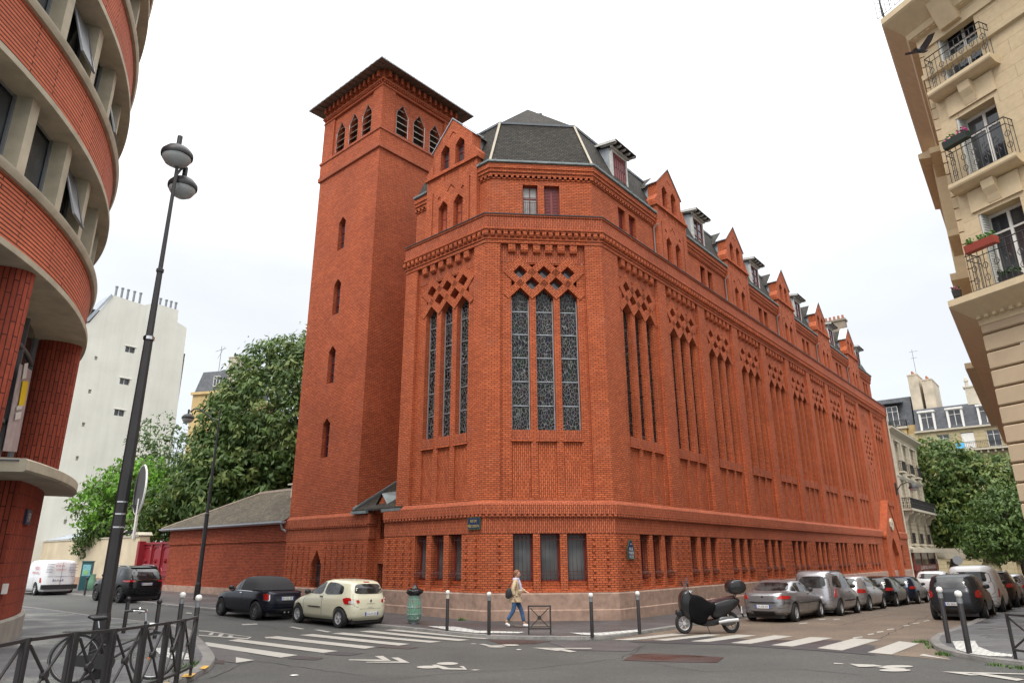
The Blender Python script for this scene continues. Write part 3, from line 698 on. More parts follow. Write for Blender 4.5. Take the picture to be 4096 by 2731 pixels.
for k in (0, 1):
    a, b = E4[k], E4[(k+1) % 4]; t = (b-a).normalized(); fr_ = Fr(a, atan2(t.x, t.y)); n = 15
    for i in range(1, n): x = (b-a).length*i/n; m.sprism(fr_, x-.035, x+.035, [(-.02, ez+.0), (.0, ez-.05), (.62, ez+.04), (.62, ez+.11), (-.02, ez+.05)])
bld(m, 'rafters', M['wood'], er)
m = MB()
for k in (0, 1):
    a, b = E4[k], E4[(k+1) % 4]; t = (b-a).normalized(); fr_ = Fr(a, atan2(t.x, t.y)); n = 15
    for i in range(1, n): x = (b-a).length*i/n; m.box(fr_, x-.035, x+.035, -.05, -.02, ez-.02, ez+.05)
bld(m, 'white_rafter_ends', M['white'], er)
m = MB(); a = E4[1]+Vector((.15, .25, .1)); m.tube([a, a+Vector((0, 0, .45))], .02, 4); m.tube([a+Vector((0, 0, .3)), a+Vector((.25, .3, .35))], .015, 4); bld(m, 'lightning_rod', M['zinc'], towr)
# ---- link between tower and chapel
an = MB()
an.face([FT(1.02, -.05, -1), FT(1.02, .36, -1), FT(1.02, .36, 4.1), FT(1.02, -.05, 4.1)])
an.panel(FT, [(1.02, -1), (3.0, -1), (3.0, 4.15), (1.02, 4.15)], [([(1.25, .95), (2.1, .95), (2.1, 2.0), (1.25, 2.0)], .35, 0), (lancet(1.6, .62, 3.0, 4.1-.2), .35, 0)], .35)
an.prism(FT, [(1.02, 4.05), (1.28, 4.05), (1.6, 4.45), (1.95, 4.05), (2.2, 4.05), (1.6, 4.85)], .2, .36)
anx = bld(an, 'link_wall', M['brick'])
m = MB(); m.sprism(FT, -.02, 3.4, [(-.2, 4.18), (-.2, 4.26), (4.2, 6.78), (4.2, 6.7)]); bld(m, 'link_roof', M['tile'], anx)
m = MB(); m.sprism(FT, -.02, 1.1, [(-.3, 4.08), (-.3, 4.2), (-.16, 4.2), (-.16, 4.08)]); m.sprism(FT, 2.15, 3.4, [(-.3, 4.08), (-.3, 4.2), (-.16, 4.2), (-.16, 4.08)])
m.sprism(FT, -.02, .12, [(-.2, 4.27), (-.2, 4.36), (4.2, 6.9), (4.2, 6.79)])
for q in (-1, 1): m.face([FT(1.6, .12, 4.92), FT(1.6+q*.68, .12, 4.1), FT(1.6+q*.68, .9, 4.75), FT(1.6, 1.4, 5.15)])
bld(m, 'zinc_trim', M['gutter'], anx)
m = MB(); m.box(FT, 1.25, 2.1, .6, .63, .95, 2.0); m.box(FT, 1.28, 1.92, .6, .63, 3.0, 4.3); bld(m, 'pane', M['glass'], anx)
m = MB()
for k in range(5): q = 1.3+.75*k/4; m.tube([FT(q, .42, 2.0), FT(q, .42, 1.0)], .011, 4)
for k in range(4): q = 1.32+.56*k/3; m.tube([FT(q, .42, 4.2), FT(q, .42, 3.02)], .011, 4)
bld(m, 'window_grille', M['maroonmetal'], anx)
bld(wall, 'brick_wall', M['brick']); bld(sold, 'soldier_courses', M['soldier']); bld(up, 'upper_storey', M['brick'])
# ================================================================== curved brick building on the left
CC = Vector((-26.5, 10.8)); CR = 16.2
M['tilebrick'] = brickmat('ribbed red tile cladding', (.60, .16, .08), (.50, .125, .062), (.10, .03, .018), bw=2.4, bh=.095, ms=.018, offset=.37, bump=.03, big=.12)
M['coltile'] = brickmat('upright red tile cladding', (.34, .066, .034), (.24, .043, .024), (.07, .02, .015), bw=.62, bh=.105, ms=.012, offset=.5, bump=.02, big=.15)
M['concrete'] = plain('weathered beige concrete', (.42, .37, .275), .85, var=.2, scale=1.6, bump=.01)
M['concrete2'] = plain('grey concrete', (.30, .28, .24), .85, var=.2, scale=1.6)
M['alu'] = plain('grey window frame', (.22, .23, .24), .45, .3)
def cp_(ph, r, z): return (CC.x+r*cos(ph), CC.y+r*sin(ph), z)
def arc(mb, prof, p0, p1, n, mode=0, mi=0, caps=True):            # prof (r, z)
    s_ = 0; ang = [p0+(p1-p0)*k/n for k in range(n+1)]
    for k in range(n):
        for i in range(len(prof)-1):
            (r0, z0), (r1, z1) = prof[i], prof[i+1]; v0 = sum(hypot(prof[j+1][0]-prof[j][0], prof[j+1][1]-prof[j][1]) for j in range(i)); v1 = v0+hypot(r1-r0, z1-z0)
            if abs(r0-r1) < .01: v0, v1 = z0, z1
            u0, u1 = CR*ang[k], CR*ang[k+1]; uv = [(u0, v0), (u1, v0), (u1, v1), (u0, v1)]
            if mode: uv = [(b, a) for a, b in uv]
            mb.face([cp_(ang[k], r0, z0), cp_(ang[k+1], r0, z0), cp_(ang[k+1], r1, z1), cp_(ang[k], r1, z1)], 0, mi, uv)
    if caps: mb.face([cp_(p0, r, z) for r, z in prof]); mb.face([cp_(p1, r, z) for r, z in prof][::-1])
cb = thing('curved_brick_building', 'curved corner building of ribbed red brick bands and beige concrete ledges with house number 19', 'building', (CC.x, CC.y, 0))
cbo = (CC.x, CC.y, 0)
P0, P1 = radians(-30), radians(75); NA = 96
fl = [(8.34, 9.99), (12.05, 13.79), (15.90, 17.64), (19.75, 21.5), (23.6, 25.3)]
for i, (a, b) in enumerate(fl):
    m = MB(); arc(m, [(CR-.10, a+.2), (CR-.10, b-.12)], P0, P1, NA, caps=False); bd = m.build('brick_band', M['tilebrick'], cb, cbo, smooth=30)
    m = MB(); arc(m, [(CR-3.2 if i == 0 else CR-1.0, a), (CR-.02, a), (CR+.02, a+.02), (CR+.02, a+.16), (CR-.10, a+.22)], P0, P1, NA)
    m.build('concrete_ledge', M['concrete'], cb, cbo, smooth=30)
    m = MB(); arc(m, [(CR-.10, b-.14), (CR-.02, b-.14), (CR+.03, b-.02), (CR+.03, b+.04), (CR-1.0, b+.1)], P0, P1, NA); m.build('window_sill', M['concrete'], cb, cbo, smooth=30)
pstep = radians(6.4)
def radial(mb, ph, r0, r1, w_, z0, z1, mi=0):
    e, t = Vector((cos(ph), sin(ph))), Vector((-sin(ph), cos(ph)))
    q = [CC+e*r0-t*w_/2, CC+e*r1-t*w_/2, CC+e*r1+t*w_/2, CC+e*r0+t*w_/2]
    lo = [(p.x, p.y, z0) for p in q]; hi = [(p.x, p.y, z1) for p in q]
    for k in range(4): mb.face([lo[k], lo[(k+1) % 4], hi[(k+1) % 4], hi[k]], 0, mi)
    mb.face(hi, 0, mi); mb.face(lo[::-1], 0, mi)
for i in range(4):
    z0, z1 = fl[i][1]+.04, fl[i+1][0]+.01
    for k in range(12):
        ph = radians(-18)+pstep*k+radians(1.3)*(i % 2)
        m = MB(); radial(m, ph, CR-.75, CR-.22, .30, z0, z1); m.build('concrete_pier', M['concrete'], cb, cbo)
        m = MB(); pa, pb = ph+.011, ph+pstep-.011
        arc(m, [(CR-.58, z0), (CR-.58, z0+.09)], pa, pb, 3, caps=False); arc(m, [(CR-.58, z1-.09), (CR-.58, z1)], pa, pb, 3, caps=False)
        radial(m, pa, CR-.61, CR-.55, .07, z0, z1); radial(m, pb, CR-.61, CR-.55, .07, z0, z1); radial(m, (pa*2+pb)/3, CR-.61, CR-.56, .06, z0, z1)
        wn = m.build('window', M['alu'], cb, cbo)
        m = MB(); arc(m, [(CR-.63, z0), (CR-.63, z1)], ph, ph+pstep, 3, caps=False); m.build('pane', M['glass'], wn, cbo)
        if (i, k) in ((0, 5), (1, 6), (2, 7), (0, 9), (1, 4)):
            m = MB(); a0, a1 = (pa*2+pb)/3+.004, pb-.004
            A, B = Vector(cp_(a0, CR-.55, z1-.1)), Vector(cp_(a1, CR-.55, z1-.1)); C_, D_ = Vector(cp_(a1, CR-.12, z0+.55)), Vector(cp_(a0, CR-.12, z0+.55))
            m.tube([A, D_, C_, B], .04, 4); m.face([A, B, C_, D_]); m.build('open_casement', M['alu'], wn, cbo)
# ground storey: tiled wall, tall glazing, columns, canopy
m = MB(); arc(m, [(15.9, .9), (15.9, 4.1)], radians(19.5), P1, 60, 1, caps=False); m.face([cp_(radians(19.5), 15.9, .9), cp_(radians(19.5), 14.4, .9), cp_(radians(19.5), 14.4, 4.1), cp_(radians(19.5), 15.9, 4.1)], 1); wl_ = m.build('tiled_ground_wall', M['coltile'], cb, cbo, smooth=30)
m = MB(); arc(m, [(14.2, -.5), (16.0, -.5), (16.0, .88), (15.93, .92), (14.2, .92)], radians(19.3), P1, 60); m.build('concrete_base', M['concrete2'], cb, cbo, smooth=30)
m = MB(); arc(m, [(14.3, -.5), (14.3, 8.35)], P0, P1, 60, caps=False); m.build('recessed_glazing', M['glass'], cb, cbo, smooth=30)
m = MB(); arc(m, [(14.2, 4.0), (16.6, 4.0), (16.66, 4.04), (16.66, 4.24), (16.6, 4.28), (14.2, 4.34)], radians(12.5), radians(36), 24); cn = m.build('canopy', M['concrete'], cb, cbo, smooth=30)
m = MB(); e0 = cp_(radians(12.5)-.001, 14.4, 4.24); e1 = cp_(radians(12.5)-.001, 16.5, 4.24); m.tube([e0, e1], .02, 5); m.build('canopy_cable', M['alu'], cn, cbo)
def column(ph, r=15.45, a=.85, b=.46, z0=4.3, z1=8.36):
    m = MB(); e, t = Vector((cos(ph), sin(ph))), Vector((-sin(ph), cos(ph))); c = CC+e*r; n = 24; u = 0
    pts = []; us = [0]
    for k in range(n+1): p = c+e*(a*cos(2*pi*k/n))+t*(b*sin(2*pi*k/n)); pts.append(p)
    for k in range(n): us.append(us[-1]+(pts[k+1]-pts[k]).length)
    for k in range(n): m.face([(pts[k].x, pts[k].y, z0), (pts[k+1].x, pts[k+1].y, z0), (pts[k+1].x, pts[k+1].y, z1), (pts[k].x, pts[k].y, z1)], 0, 0, [(z0, us[k]), (z0, us[k+1]), (z1, us[k+1]), (z1, us[k])])
    return m.build('tiled_column', M['coltile'], cb, cbo, smooth=40)
for ph, z0 in ((11.6, 4.3), (33.2, 4.3), (-8, -.4)): column(radians(ph), 15.5, .62, .40, z0=z0)
# glazing between the columns, with frames and posters hanging inside the pane
m = MB(); arc(m, [(14.95, 4.36), (14.95, 8.34)], radians(14), radians(62), 20, caps=False); gz = m.build('shop_glazing', M['glass'], cb, cbo)
m = MB()
for ph in (17, 24.5, 32, 39.5, 47, 54.5): radial(m, radians(ph), 14.9, 15.03, .09, 4.3, 8.34)
for z in (5.5, 7.5): arc(m, [(14.97, z), (15.03, z), (15.03, z+.09), (14.97, z+.09)], radians(14), radians(62), 20)
m.build('glazing_frame', M['alu'], gz, cbo)
fp = Fr(cp_(radians(26.2), 15.08, 0)[:2], radians(26.2)-pi)        # poster plane, seen from outside
fp = Fr(CC+Vector((cos(radians(26)), sin(radians(26))))*15.09, pi/2-radians(26+90))
def slab(name, mat, s0, s1, z0, z1, rot, d=0, parent=gz, **kw):
    m = MB(); cx, cz = (s0+s1)/2, (z0+z1)/2; P = [(s0, z0), (s1, z0), (s1, z1), (s0, z1)]
    P = [(cx+(a-cx)*cos(rot)-(z-cz)*sin(rot), cz+(a-cx)*sin(rot)+(z-cz)*cos(rot)) for a, z in P]
    m.prism(fp, P, d, d-.015 if d <= 0 else d+.015); return m.build(name, mat, parent, cbo)
slab('poster_sheet', plain('grey printed banner', (.42, .36, .36), .5, var=.25, scale=3), -.75, .85, 4.9, 7.1, .12, 0)
slab('yellow_poster', plain('yellow card', (.80, .56, .01), .6), -.25, .4, 6.1, 6.75, .2, -.04)
slab('poster_strip', M['white'], -.3, .3, 5.72, 5.9, .25, -.04); slab('poster_strip', M['white'], -.35, .25, 5.97, 6.07, .25, -.04); slab('poster_strip', M['white'], -.5, -.1, 6.75, 7.15, .3, -.04)
# house number
fn = Fr(CC+Vector((cos(radians(27.5)), sin(radians(27.5))))*15.93, pi/2-radians(27.5+90)+0)
fn = Fr(fn.P.xy, atan2(sin(radians(27.5+90))*0+(-sin(radians(27.5))), cos(radians(27.5)))) if False else fn
def tfr(ph, r):                                                    # frame on the curved wall, s to the right seen from the street
    e = Vector((cos(ph), sin(ph))); t = Vector((sin(ph), -cos(ph))); return Fr(CC+e*r, atan2(-t.x, -t.y))
fn = tfr(radians(23.3), 15.93)
m = MB(); m.box(fn, -.24, .24, -.03, .03, 3.05, 3.4); hn = m.build('number_plate', plain('dark blue enamel', (.012, .02, .06), .3), cb, cbo)
m = MB(); text_into(m, fn, '19', 0, 3.11, .23, -.034); m.build('number', M['white'], hn, cbo)
m = MB(); m.box(tfr(radians(20.6), 15.93), -.1, .1, -.05, .02, 1.5, 1.72); m.build('intercom', M['white'], cb, cbo)
# ================================================================== low brick building on the left street
lb = thing('brick_outbuilding', 'low brick building with mossy tiled hipped roof beside the tower', 'building', tuple(FT(-12, 1, 0)))
lo_ = tuple(FT(-12, 1, 0)); sL_, sR_ = -19.35, -TW
m = MB(); m.panel(FT, [(sL_, -1), (sR_, -1), (sR_, 3.05), (sL_, 3.05)], [], .10); m.box(FT, sL_-.02, sR_, .02, .3, 3.05, 3.95); m.face([FT(sL_, .1, -1), FT(sL_, 6, -1), FT(sL_, 6, 3.95), FT(sL_, .1, 3.95)])
m.build('wall', M['darkbrick'], lb, lo_)
m = MB(); m.box(FT, sL_-.05, sR_-.05, .02, .3, -1, .72); m.build('stone_plinth', M['plinth'], lb, lo_)
m = MB(); rd = 3.4; zr = 6.12; hs2 = -15.0
a = FT(sL_-.6, -.3, 4.02); b_ = FT(sR_, -.3, 4.02); c_ = FT(sR_, rd, zr); d_ = FT(hs2, rd, zr); e_ = FT(sL_-.6, 7, 4.02)
m.face([a, b_, c_, d_]); m.face([e_, a, d_]); m.face([d_, c_, FT(sR_, 7, 4.02), e_]); m.build('roof', M['tilegreen'], lb, lo_)
m = MB()
n = 30
for k in range(n): x = hs2+(sR_-hs2)*(k+.5)/n; m.lathe(FT(x, rd, zr-.05), [(.15, -.16), (.17, .16)], 8, axis='y', M=Matrix.Rotation(-FT.a, 3, 'Z'))
m.tube([a, d_], .06, 5); m.build('ridge_tiles', plain('ridge tile', (.24, .19, .15), .9, var=.2), lb, lo_)
m = MB(); m.sprism(FT, sL_-.7, sR_, [(-.42, 3.93), (-.3, 3.86), (-.18, 3.93), (-.18, 4.0), (-.42, 4.0)]); m.tube([FT(sR_-.25, -.3, 3.9), FT(sR_-.25, -.2, 3.62), FT(sR_-.08, -.05, 3.5)], .05, 6); m.build('gutter', M['zinc'], lb, lo_)
m = MB(); m.box(FT, -9.6, -8.9, 2.35, 3.3, 5.1, 6.2); m.box(FT, -9.75, -8.75, 2.2, 3.45, 6.2, 6.28); m.lathe(FT(-9.25, 2.8, 6.28), [(.28, 0), (.27, .5), (0, .5)], 10); ck_ = m.build('chimney', M['creamstone'], lb, lo_)
m = MB(); m.lathe(FT(-9.25, 2.8, 6.78), [(.02, .0), (.02, .35), (.5, .33), (.08, .5), (0, .52)], 10); m.build('chimney_cowl', M['zinc'], ck_, lo_)
# gate
gt = thing('carriage_gate', 'closed dark red metal carriage gate with moulded panels between brick and cream walls', 'gate', FT(-22, .2, 0)); go_ = FT(-22, .2, 0)
GC = plain('dark red gate paint', (.24, .014, .02), .45, var=.12)
m = MB(); m.box(FT, -23.9, -19.35, .30, .36, 0, 3.2); m.build('gate_leaf', GC, gt, go_)
m = MB()
for k in range(4): m.box(FT, -23.9+1.5*k, -23.9+1.5*k+.12, .2, .30, 0, 3.3)
m.box(FT, -23.9, -19.35, .2, .3, 3.14, 3.26); m.box(FT, -23.9, -19.35, .22, .3, 1.2, 1.3)
for k in range(3):
    x0, x1 = -23.6+1.5*k, -22.55+1.5*k
    for za, zb_ in ((1.5, 2.95), (.3, 1.05)):
        pts = [(x0+.2, za), (x1-.2, za), (x1, za+.2), (x1, zb_-.2), (x1-.2, zb_), (x0+.2, zb_), (x0, zb_-.2), (x0, za+.2), (x0+.2, za)]
        m.tube([FT(a, .28, z) for a, z in pts], .03, 4)
    m.lathe(FT((x0+x1)/2, .27, 2.1), [(0, -.1), (.14, -.02), (.14, .0), (0, .05)], 8, axis='y', M=Matrix.Rotation(-FT.a, 3, 'Z'))
m.build('gate_moulding', GC, gt, go_)
# cream wall
cw = thing('cream_garden_wall', 'tall cream rendered garden wall with stone cap and stained pinkish foot', 'wall', FT(-30, .3, 0)); co = FT(-30, .3, 0)
CREAM = plain('cream render', (.55, .46, .32), .85, var=.13, scale=.7)
m = MB(); m.box(FT, -46, -24.05, .1, .5, .9, 3.65); m.build('wall', CREAM, cw, co)
m = MB(); m.box(FT, -46, -24.05, .07, .5, -1, .95); m.build('wall_foot', plain('pinkish stained render', (.36, .22, .15), .85, var=.25, scale=1), cw, co)
m = MB(); m.box(FT, -25.2, -23.95, -.1, .7, 3.65, 3.75); m.prism(FT, [(-25.3, 3.75), (-23.85, 3.75), (-24.1, 3.95), (-25.0, 3.95)], -.15, .75); m.box(FT, -46, -25.2, .04, .56, 3.65, 3.73); m.build('cap_stone', M['creamstone'], cw, co)
m = MB(); m.box(FT, -24.6, -23.92, -.02, .62, -1, 3.65); m.build('gate_post', CREAM, cw, co)
m = MB(); m.box(FT, -23.95, -23.6, -.1, .3, 0, 3.35); m.build('red_gate_post', GC, gt, go_)
m = MB(); m.box(FT, -36.5, -35.9, .04, .1, 1.3, 1.9); m.build('vent_panel', plain('rust', (.12, .05, .04), .8), cw, co)
for lx in (-24.9,):
    m = MB(); m.lathe(FT(lx, .04, 1.35), [(0, -.02), (.16, -.02), (.16, .01), (0, .01)], 16, axis='y', M=Matrix.Rotation(-FT.a, 3, 'Z'))
    s_ = m.build('no_parking_sign', plain('sign red', (.5, .02, .03), .5), None, co); s_.location = co; tag(s_, 'small round red and blue no parking sign on the cream wall by the gate', 'sign')
    m = MB(); m.lathe(FT(lx, .02, 1.35), [(0, -.02), (.11, -.02), (.11, .0), (0, .0)], 16, axis='y', M=Matrix.Rotation(-FT.a, 3, 'Z')); m.build('sign_face', plain('sign blue', (.02, .05, .35), .5), s_, co)
# shed with sheet roof behind the cream wall
sh = thing('zinc_roofed_shed', 'small cream shed with grey sheet metal roof at the foot of the white wall', 'shed', FT(-41, .6, 0)); so = FT(-41, .6, 0)
m = MB(); m.box(FT, -45, -38.6, .55, 5, 0, 3.7); m.build('wall', CREAM, sh, so)
m = MB(); m.face([FT(-45.3, .2, 3.75), FT(-38.2, .2, 3.75), FT(-38.6, 5, 5.0), FT(-45.3, 5, 5.0)])
for k in range(9): m.tube([FT(-45+.85*k, .2, 3.78), FT(-45+.85*k, 5, 5.03)], .03, 4)
m.build('roof', M['zinc'], sh, so)
# ================================================================== white party wall block
FP = Fr(FT(-45, 0, 0)[:2], .6929)
pw = thing('white_apartment_block', 'tall apartment block with blank white gable wall and tiny windows behind the garden', 'building', FP(4, -2, 0)); pwo = FP(4, -2, 0)
WW = plain('white painted gable wall', (.68, .665, .59), .85, var=.07, scale=.35)
_nt = WW.node_tree; _b = _nt.nodes['Principled BSDF']; _src = _b.inputs['Base Color'].links[0].from_socket
_tc = N(_nt, 'ShaderNodeTexCoord'); _mp = N(_nt, 'ShaderNodeMapping'); _mp.inputs['Scale'].default_value = (1.4, 1.4, .07); _nt.links.new(_tc.outputs['Object'], _mp.inputs[0])
_nz = N(_nt, 'ShaderNodeTexNoise', Scale=1.2, Detail=6., Roughness=.7); _nt.links.new(_mp.outputs[0], _nz.inputs[0])
_mr = N(_nt, 'ShaderNodeMapRange'); _mr.inputs['From Min'].default_value = .35; _mr.inputs['From Max'].default_value = .75; _mr.inputs['To Min'].default_value = 1.02; _mr.inputs['To Max'].default_value = .90; _nt.links.new(_nz.outputs[0], _mr.inputs[0])
_hv = N(_nt, 'ShaderNodeHueSaturation'); _nt.links.new(_src, _hv.inputs['Color']); _nt.links.new(_mr.outputs[0], _hv.inputs['Value']); _nt.links.new(_hv.outputs[0], _b.inputs['Base Color'])
poly = [(-1.3, -2), (9.75, -2), (9.75, 15.5), (9.45, 25.6), (8.4, 26.0), (8.35, 27.3), (5.8, 27.4), (4.9, 26.9), (1.9, 27.1), (.3, 23.8), (-1.3, 22.9)]
hs_ = []
for z in (22.0, 18.75, 15.65): hs_.append(([(3.85, z-.3), (4.75, z-.3), (4.75, z+.3), (3.85, z+.3)], .3, 0))
for z in (20.5, 17.25, 14.1, 11.0, 7.7, 5.4): hs_.append(([(1.3, z-.2), (1.55, z-.2), (1.55, z+.2), (1.3, z+.2)], .25, 1))
m = MB(); m.panel(FP, poly, hs_, 0); m.box(FP, -1.3, 9.7, .02, 14, -2, 22.8, skip='f'); m.build('gable_wall', WW, pw, pwo)
for z in (22.0, 18.75, 15.65):
    m = MB(); m.box(FP, 3.85, 4.75, .27, .32, z-.3, z+.3); wn = m.build('small_window', M['glass'], pw, pwo); m = MB(); m.box(FP, 4.27, 4.33, .2, .27, z-.3, z+.3); m.box(FP, 3.75, 4.85, -.06, .1, z+.32, z+.38); m.build('window_frame', M['white'], wn, pwo)
m = MB()
for x in (2.2, 2.75, 3.3, 3.9, 4.5, 6.0, 6.5, 7.1, 7.6, 8.1): m = MB(); m.lathe(FP(x, .3, 27.1), [(.11, 0), (.11, .95), (.15, .97), (.15, 1.1), (0, 1.1)], 7); m.build('chimney_pot', M['alu'], pw, pwo)
m = MB(); m.prism(FP, [(-1.4, 22.9), (.2, 23.9), (1.85, 27.0), (1.7, 27.15), (0, 24.0), (-1.4, 23.1)], -.08, 3); m.build('zinc_verge', M['zinc'], pw, pwo)
m = MB(); m.box(FP, -1.2, .9, .5, 2.5, 23.3, 25.2); m.box(FP, -1.4, 1.2, .3, 2.7, 25.2, 25.32); m.build('roof_dormer', M['slate'], pw, pwo)
def window(mb_f, mb_g, fr, x0, x1, z0, z1, d=.0, t=.07, shut=False):
    for q in (x0, (x0+x1)/2-t/2, x1-t): mb_f.box(fr, q, q+t, d, d+.06, z0, z1)
    mb_f.box(fr, x0, x1, d+.003, d+.057, z0, z0+t); mb_f.box(fr, x0, x1, d+.003, d+.057, z1-t, z1); mb_f.box(fr, x0, x1, d+.006, d+.05, z0+(z1-z0)*.72, z0+(z1-z0)*.72+t*.7)
    mb_g.box(fr, x0, x1, d+.04, d+.07, z0, z1)
def winpart(parent, off, fr, x0, x1, z0, z1, d=.15, t=.07, mat=None, gm=None, name='window'):
    f, g_ = MB(), MB(); window(f, g_, fr, x0, x1, z0, z1, d, t); wn = f.build(name, mat or M['white'], parent, off); g_.build('pane', gm or M['glass'], wn, off); return wn
def railing(fr, s0, s1, d0, z0, h=.95, step=.12, ret=True, fancy=True, r=.012):
    m = MB(); P = [(s0, 0.0), (s0, d0), (s1, d0), (s1, 0.0)] if ret else [(s0, d0), (s1, d0)]
    for z in (z0+.03, z0+h, z0+h*.82): m.tube([fr(a, d, z) for a, d in P], r*1.4 if z == z0+h else r, 4)
    for i in range(len(P)-1):
        a, b = P[i], P[i+1]; L_ = hypot(a[0]-b[0], a[1]-b[1]); n = max(1, int(L_/step))
        for k in range(n+1):
            t = k/n; s, d = a[0]+(b[0]-a[0])*t, a[1]+(b[1]-a[1])*t
            m.tube([fr(s, d, z0+.03), fr(s, d, z0+h)], r*.8, 4, cap=False)
            if fancy and k < n and L_ > .6 and k % 2 == 0:
                t2 = (k+1)/n; s2, d2 = a[0]+(b[0]-a[0])*t2, a[1]+(b[1]-a[1])*t2
                for zc in (z0+h*.55, z0+h*.25):
                    rr = .07; ux, uy = (b[0]-a[0])/L_, (b[1]-a[1])/L_
                    m.tube([fr(s2+ux*rr*cos(q), d2+uy*rr*cos(q), zc+rr*1.3*sin(q)) for q in [0, 1.05, 2.1, 3.14, 4.2, 5.2, 6.28]], r*.8, 4, cap=False)
    return m
# beige block far left behind the trees
FB = Fr((-46.5, 100), pi/2+.25)
bb = thing('beige_mansard_block', 'distant ochre apartment block with slate mansard and tall chimney, between white wall and tree', 'building', FB(6, 0, 0)); bo = FB(6, 0, 0)
OCH = plain('ochre render', (.52, .37, .17), .85, var=.1, scale=.8)
m = MB(); m.box(FB, -2, 5.6, 0, 10, -2, 26); m.box(FB, -2.2, 5.8, -.3, 0, 25.8, 26.2); m.build('wall', OCH, bb, bo)
m = MB(); m.sprism(FB, -2, 5.6, [(.2, 26.2), (1.6, 29.8), (8, 30.6), (8, 26.2)]); m.build('mansard_roof', M['slate'], bb, bo)
winpart(bb, bo, FB, 1.2, 2.3, 27.0, 28.6, .1); winpart(bb, bo, FB, 1.3, 2.6, 22.0, 24.6, -.05); winpart(bb, bo, FB, 5.3, 6.6, 18, 20.6, -.05)
m = MB(); m.box(FB, 3.2, 4.6, .5, 5, 26, 31.4); m.box(FB, 3.1, 4.7, .4, 5.1, 31.4, 31.6); cy = m.build('chimney_stack', M['creamstone'], bb, bo)
m = MB()
for k in range(8): m.lathe(FB(3.9, .8+.5*k, 31.6), [(.14, 0), (.12, .6), (0, .6)], 6)
m.build('chimney_pots', M['dark'], cy, bo)
m = MB(); m.tube([FB(.4, 2, 29.8), FB(.4, 2, 34)], .05, 4); m.tube([FB(-.6, 2, 33.2), FB(1.3, 2, 33.6)], .04, 4); m.tube([FB(-.1, 2, 32), FB(1, 2, 33.9)], .03, 4); m.build('television_aerial', M['alu'], bb, bo)
# ================================================================== stone neighbour past the chapel
FN = FL
nb = thing('stone_corner_house', 'narrow cream stone house with iron balconies and bistro shopfront beyond the brick chapel', 'building', FL(58, 0, 0)); no = FL(58, 0, 0)
STN = brickmat('cream ashlar stone', (.48, .41, .30), (.42, .355, .25), (.26, .21, .15), bw=1.3, bh=.42, ms=.02, bump=.01, big=.1)
m = MB(); wz = [(10.15, 12.9), (6.45, 9.3), (3.3, 5.9)]
hs_ = [([(x-.62, a), (x+.62, a), (x+.62, b), (x-.62, b)], .3, 0) for x in (54.4, 58.2, 62.0) for a, b in wz]
m.panel(FN, [(51.25, 2.9), (65.3, 2.9), (65.3, 14.4), (51.25, 14.4)], hs_, .1); m.box(FN, 51.25, 65.3, .1, 10, 2.9, 14.4, skip='f')
m.box(FN, 52.2, 65.3, .12, .6, -4, 2.9); m.build('wall', STN, nb, no)
m = MB(); PN = Path([FN(51.3, .1, 0)[:2], FN(65.3, .1, 0)[:2], FN(65.3, 8, 0)[:2]])
PN.p = [Vector(FN(51.3, .1, 0)[:2]), Vector(FN(65.3, .1, 0)[:2]), Vector(FN(65.3, 8, 0)[:2])]
for z, o_ in ((14.1, .5), (9.55, .16), (5.95+.3, .12), (2.75, .3)): m.sweep(PN, [(0, z-.25), (-o_*.4, z-.2), (-o_, z), (-o_, z+.15), (0, z+.25)])
x = 51.6
while x < 65.3: m.sprism(FN, x, x+.22, [(-.3, 14.05), (.1, 14.05), (.1, 13.6), (-.1, 13.85)]); x += .55
for xx in (52.5, 56.3, 60.1, 63.9): m.box(FN, xx-.25, xx+.25, -.0, .1, 6.7, 13.2)
for xx in (54.4, 58.2, 62.0):
    m.box(FN, xx-.9, xx+.9, -.12, .1, 13.05, 13.2); m.box(FN, xx-.85, xx+.85, -.35, .1, 9.95, 10.12); m.box(FN, xx-.75, xx+.75, -.3, .1, 3.1, 3.25)
m.box(FN, 51.6, 64.8, -.85, .1, 6.25, 6.45)
for xx in (52.3, 55.2, 57.8, 60.6, 63.8): m.sprism(FN, xx-.16, xx+.16, [(.1, 5.2), (-.15, 5.3), (-.35, 5.8), (-.75, 6.0), (-.75, 6.25), (.1, 6.25)])
m.build('stone_mouldings', M['creamstone'], nb, no)
for xx in (54.4, 58.2, 62.0):
    for a, b in wz: winpart(nb, no, FN, xx-.62, xx+.62, a, b, .32)
    mm = railing(FN, xx-.8, xx+.8, -.32, 10.12, step=.14, r=.025); mm.build('balcony_railing', M['metal'], nb, no); railing(FN, xx-.62, xx+.62, -.1, 3.3, step=.14, ret=False, r=.025).build('window_railing', M['metal'], nb, no)
railing(FN, 51.7, 64.7, -.8, 6.45, step=.16, r=.028).build('long_balcony_railing', M['metal'], nb, no)
m = MB(); m.sprism(FN, 51.2, 65.5, [(-.3, 14.4), (3.5, 17.2), (8, 17.6), (8, 14.4)]); m.build('zinc_roof', M['slate'], nb, no)
m = MB(); m.box(FN, 52.6, 63.5, -.02, .1, -3, .9); sf = m.build('shopfront', plain('dark red shop paint', (.16, .025, .02), .5), nb, no)
m = MB(); m.box(FN, 53, 63, -.08, .0, 1.3, 2.6); m.box(FN, 53.4, 60, -.06, -.0, -2.0, .75); m.build('shop_glass', M['glass'], sf, no)
m = MB(); m.box(FN, 52.4, 63.8, -.22, .0, .85, 1.35)
for xx in (52.6, 56.1, 59.6, 63.2): m.box(FN, xx, xx+.25, -.12, .0, -3, 2.6)
fa = m.build('shop_fascia', plain('maroon fascia', (.2, .03, .025), .5), sf, no)
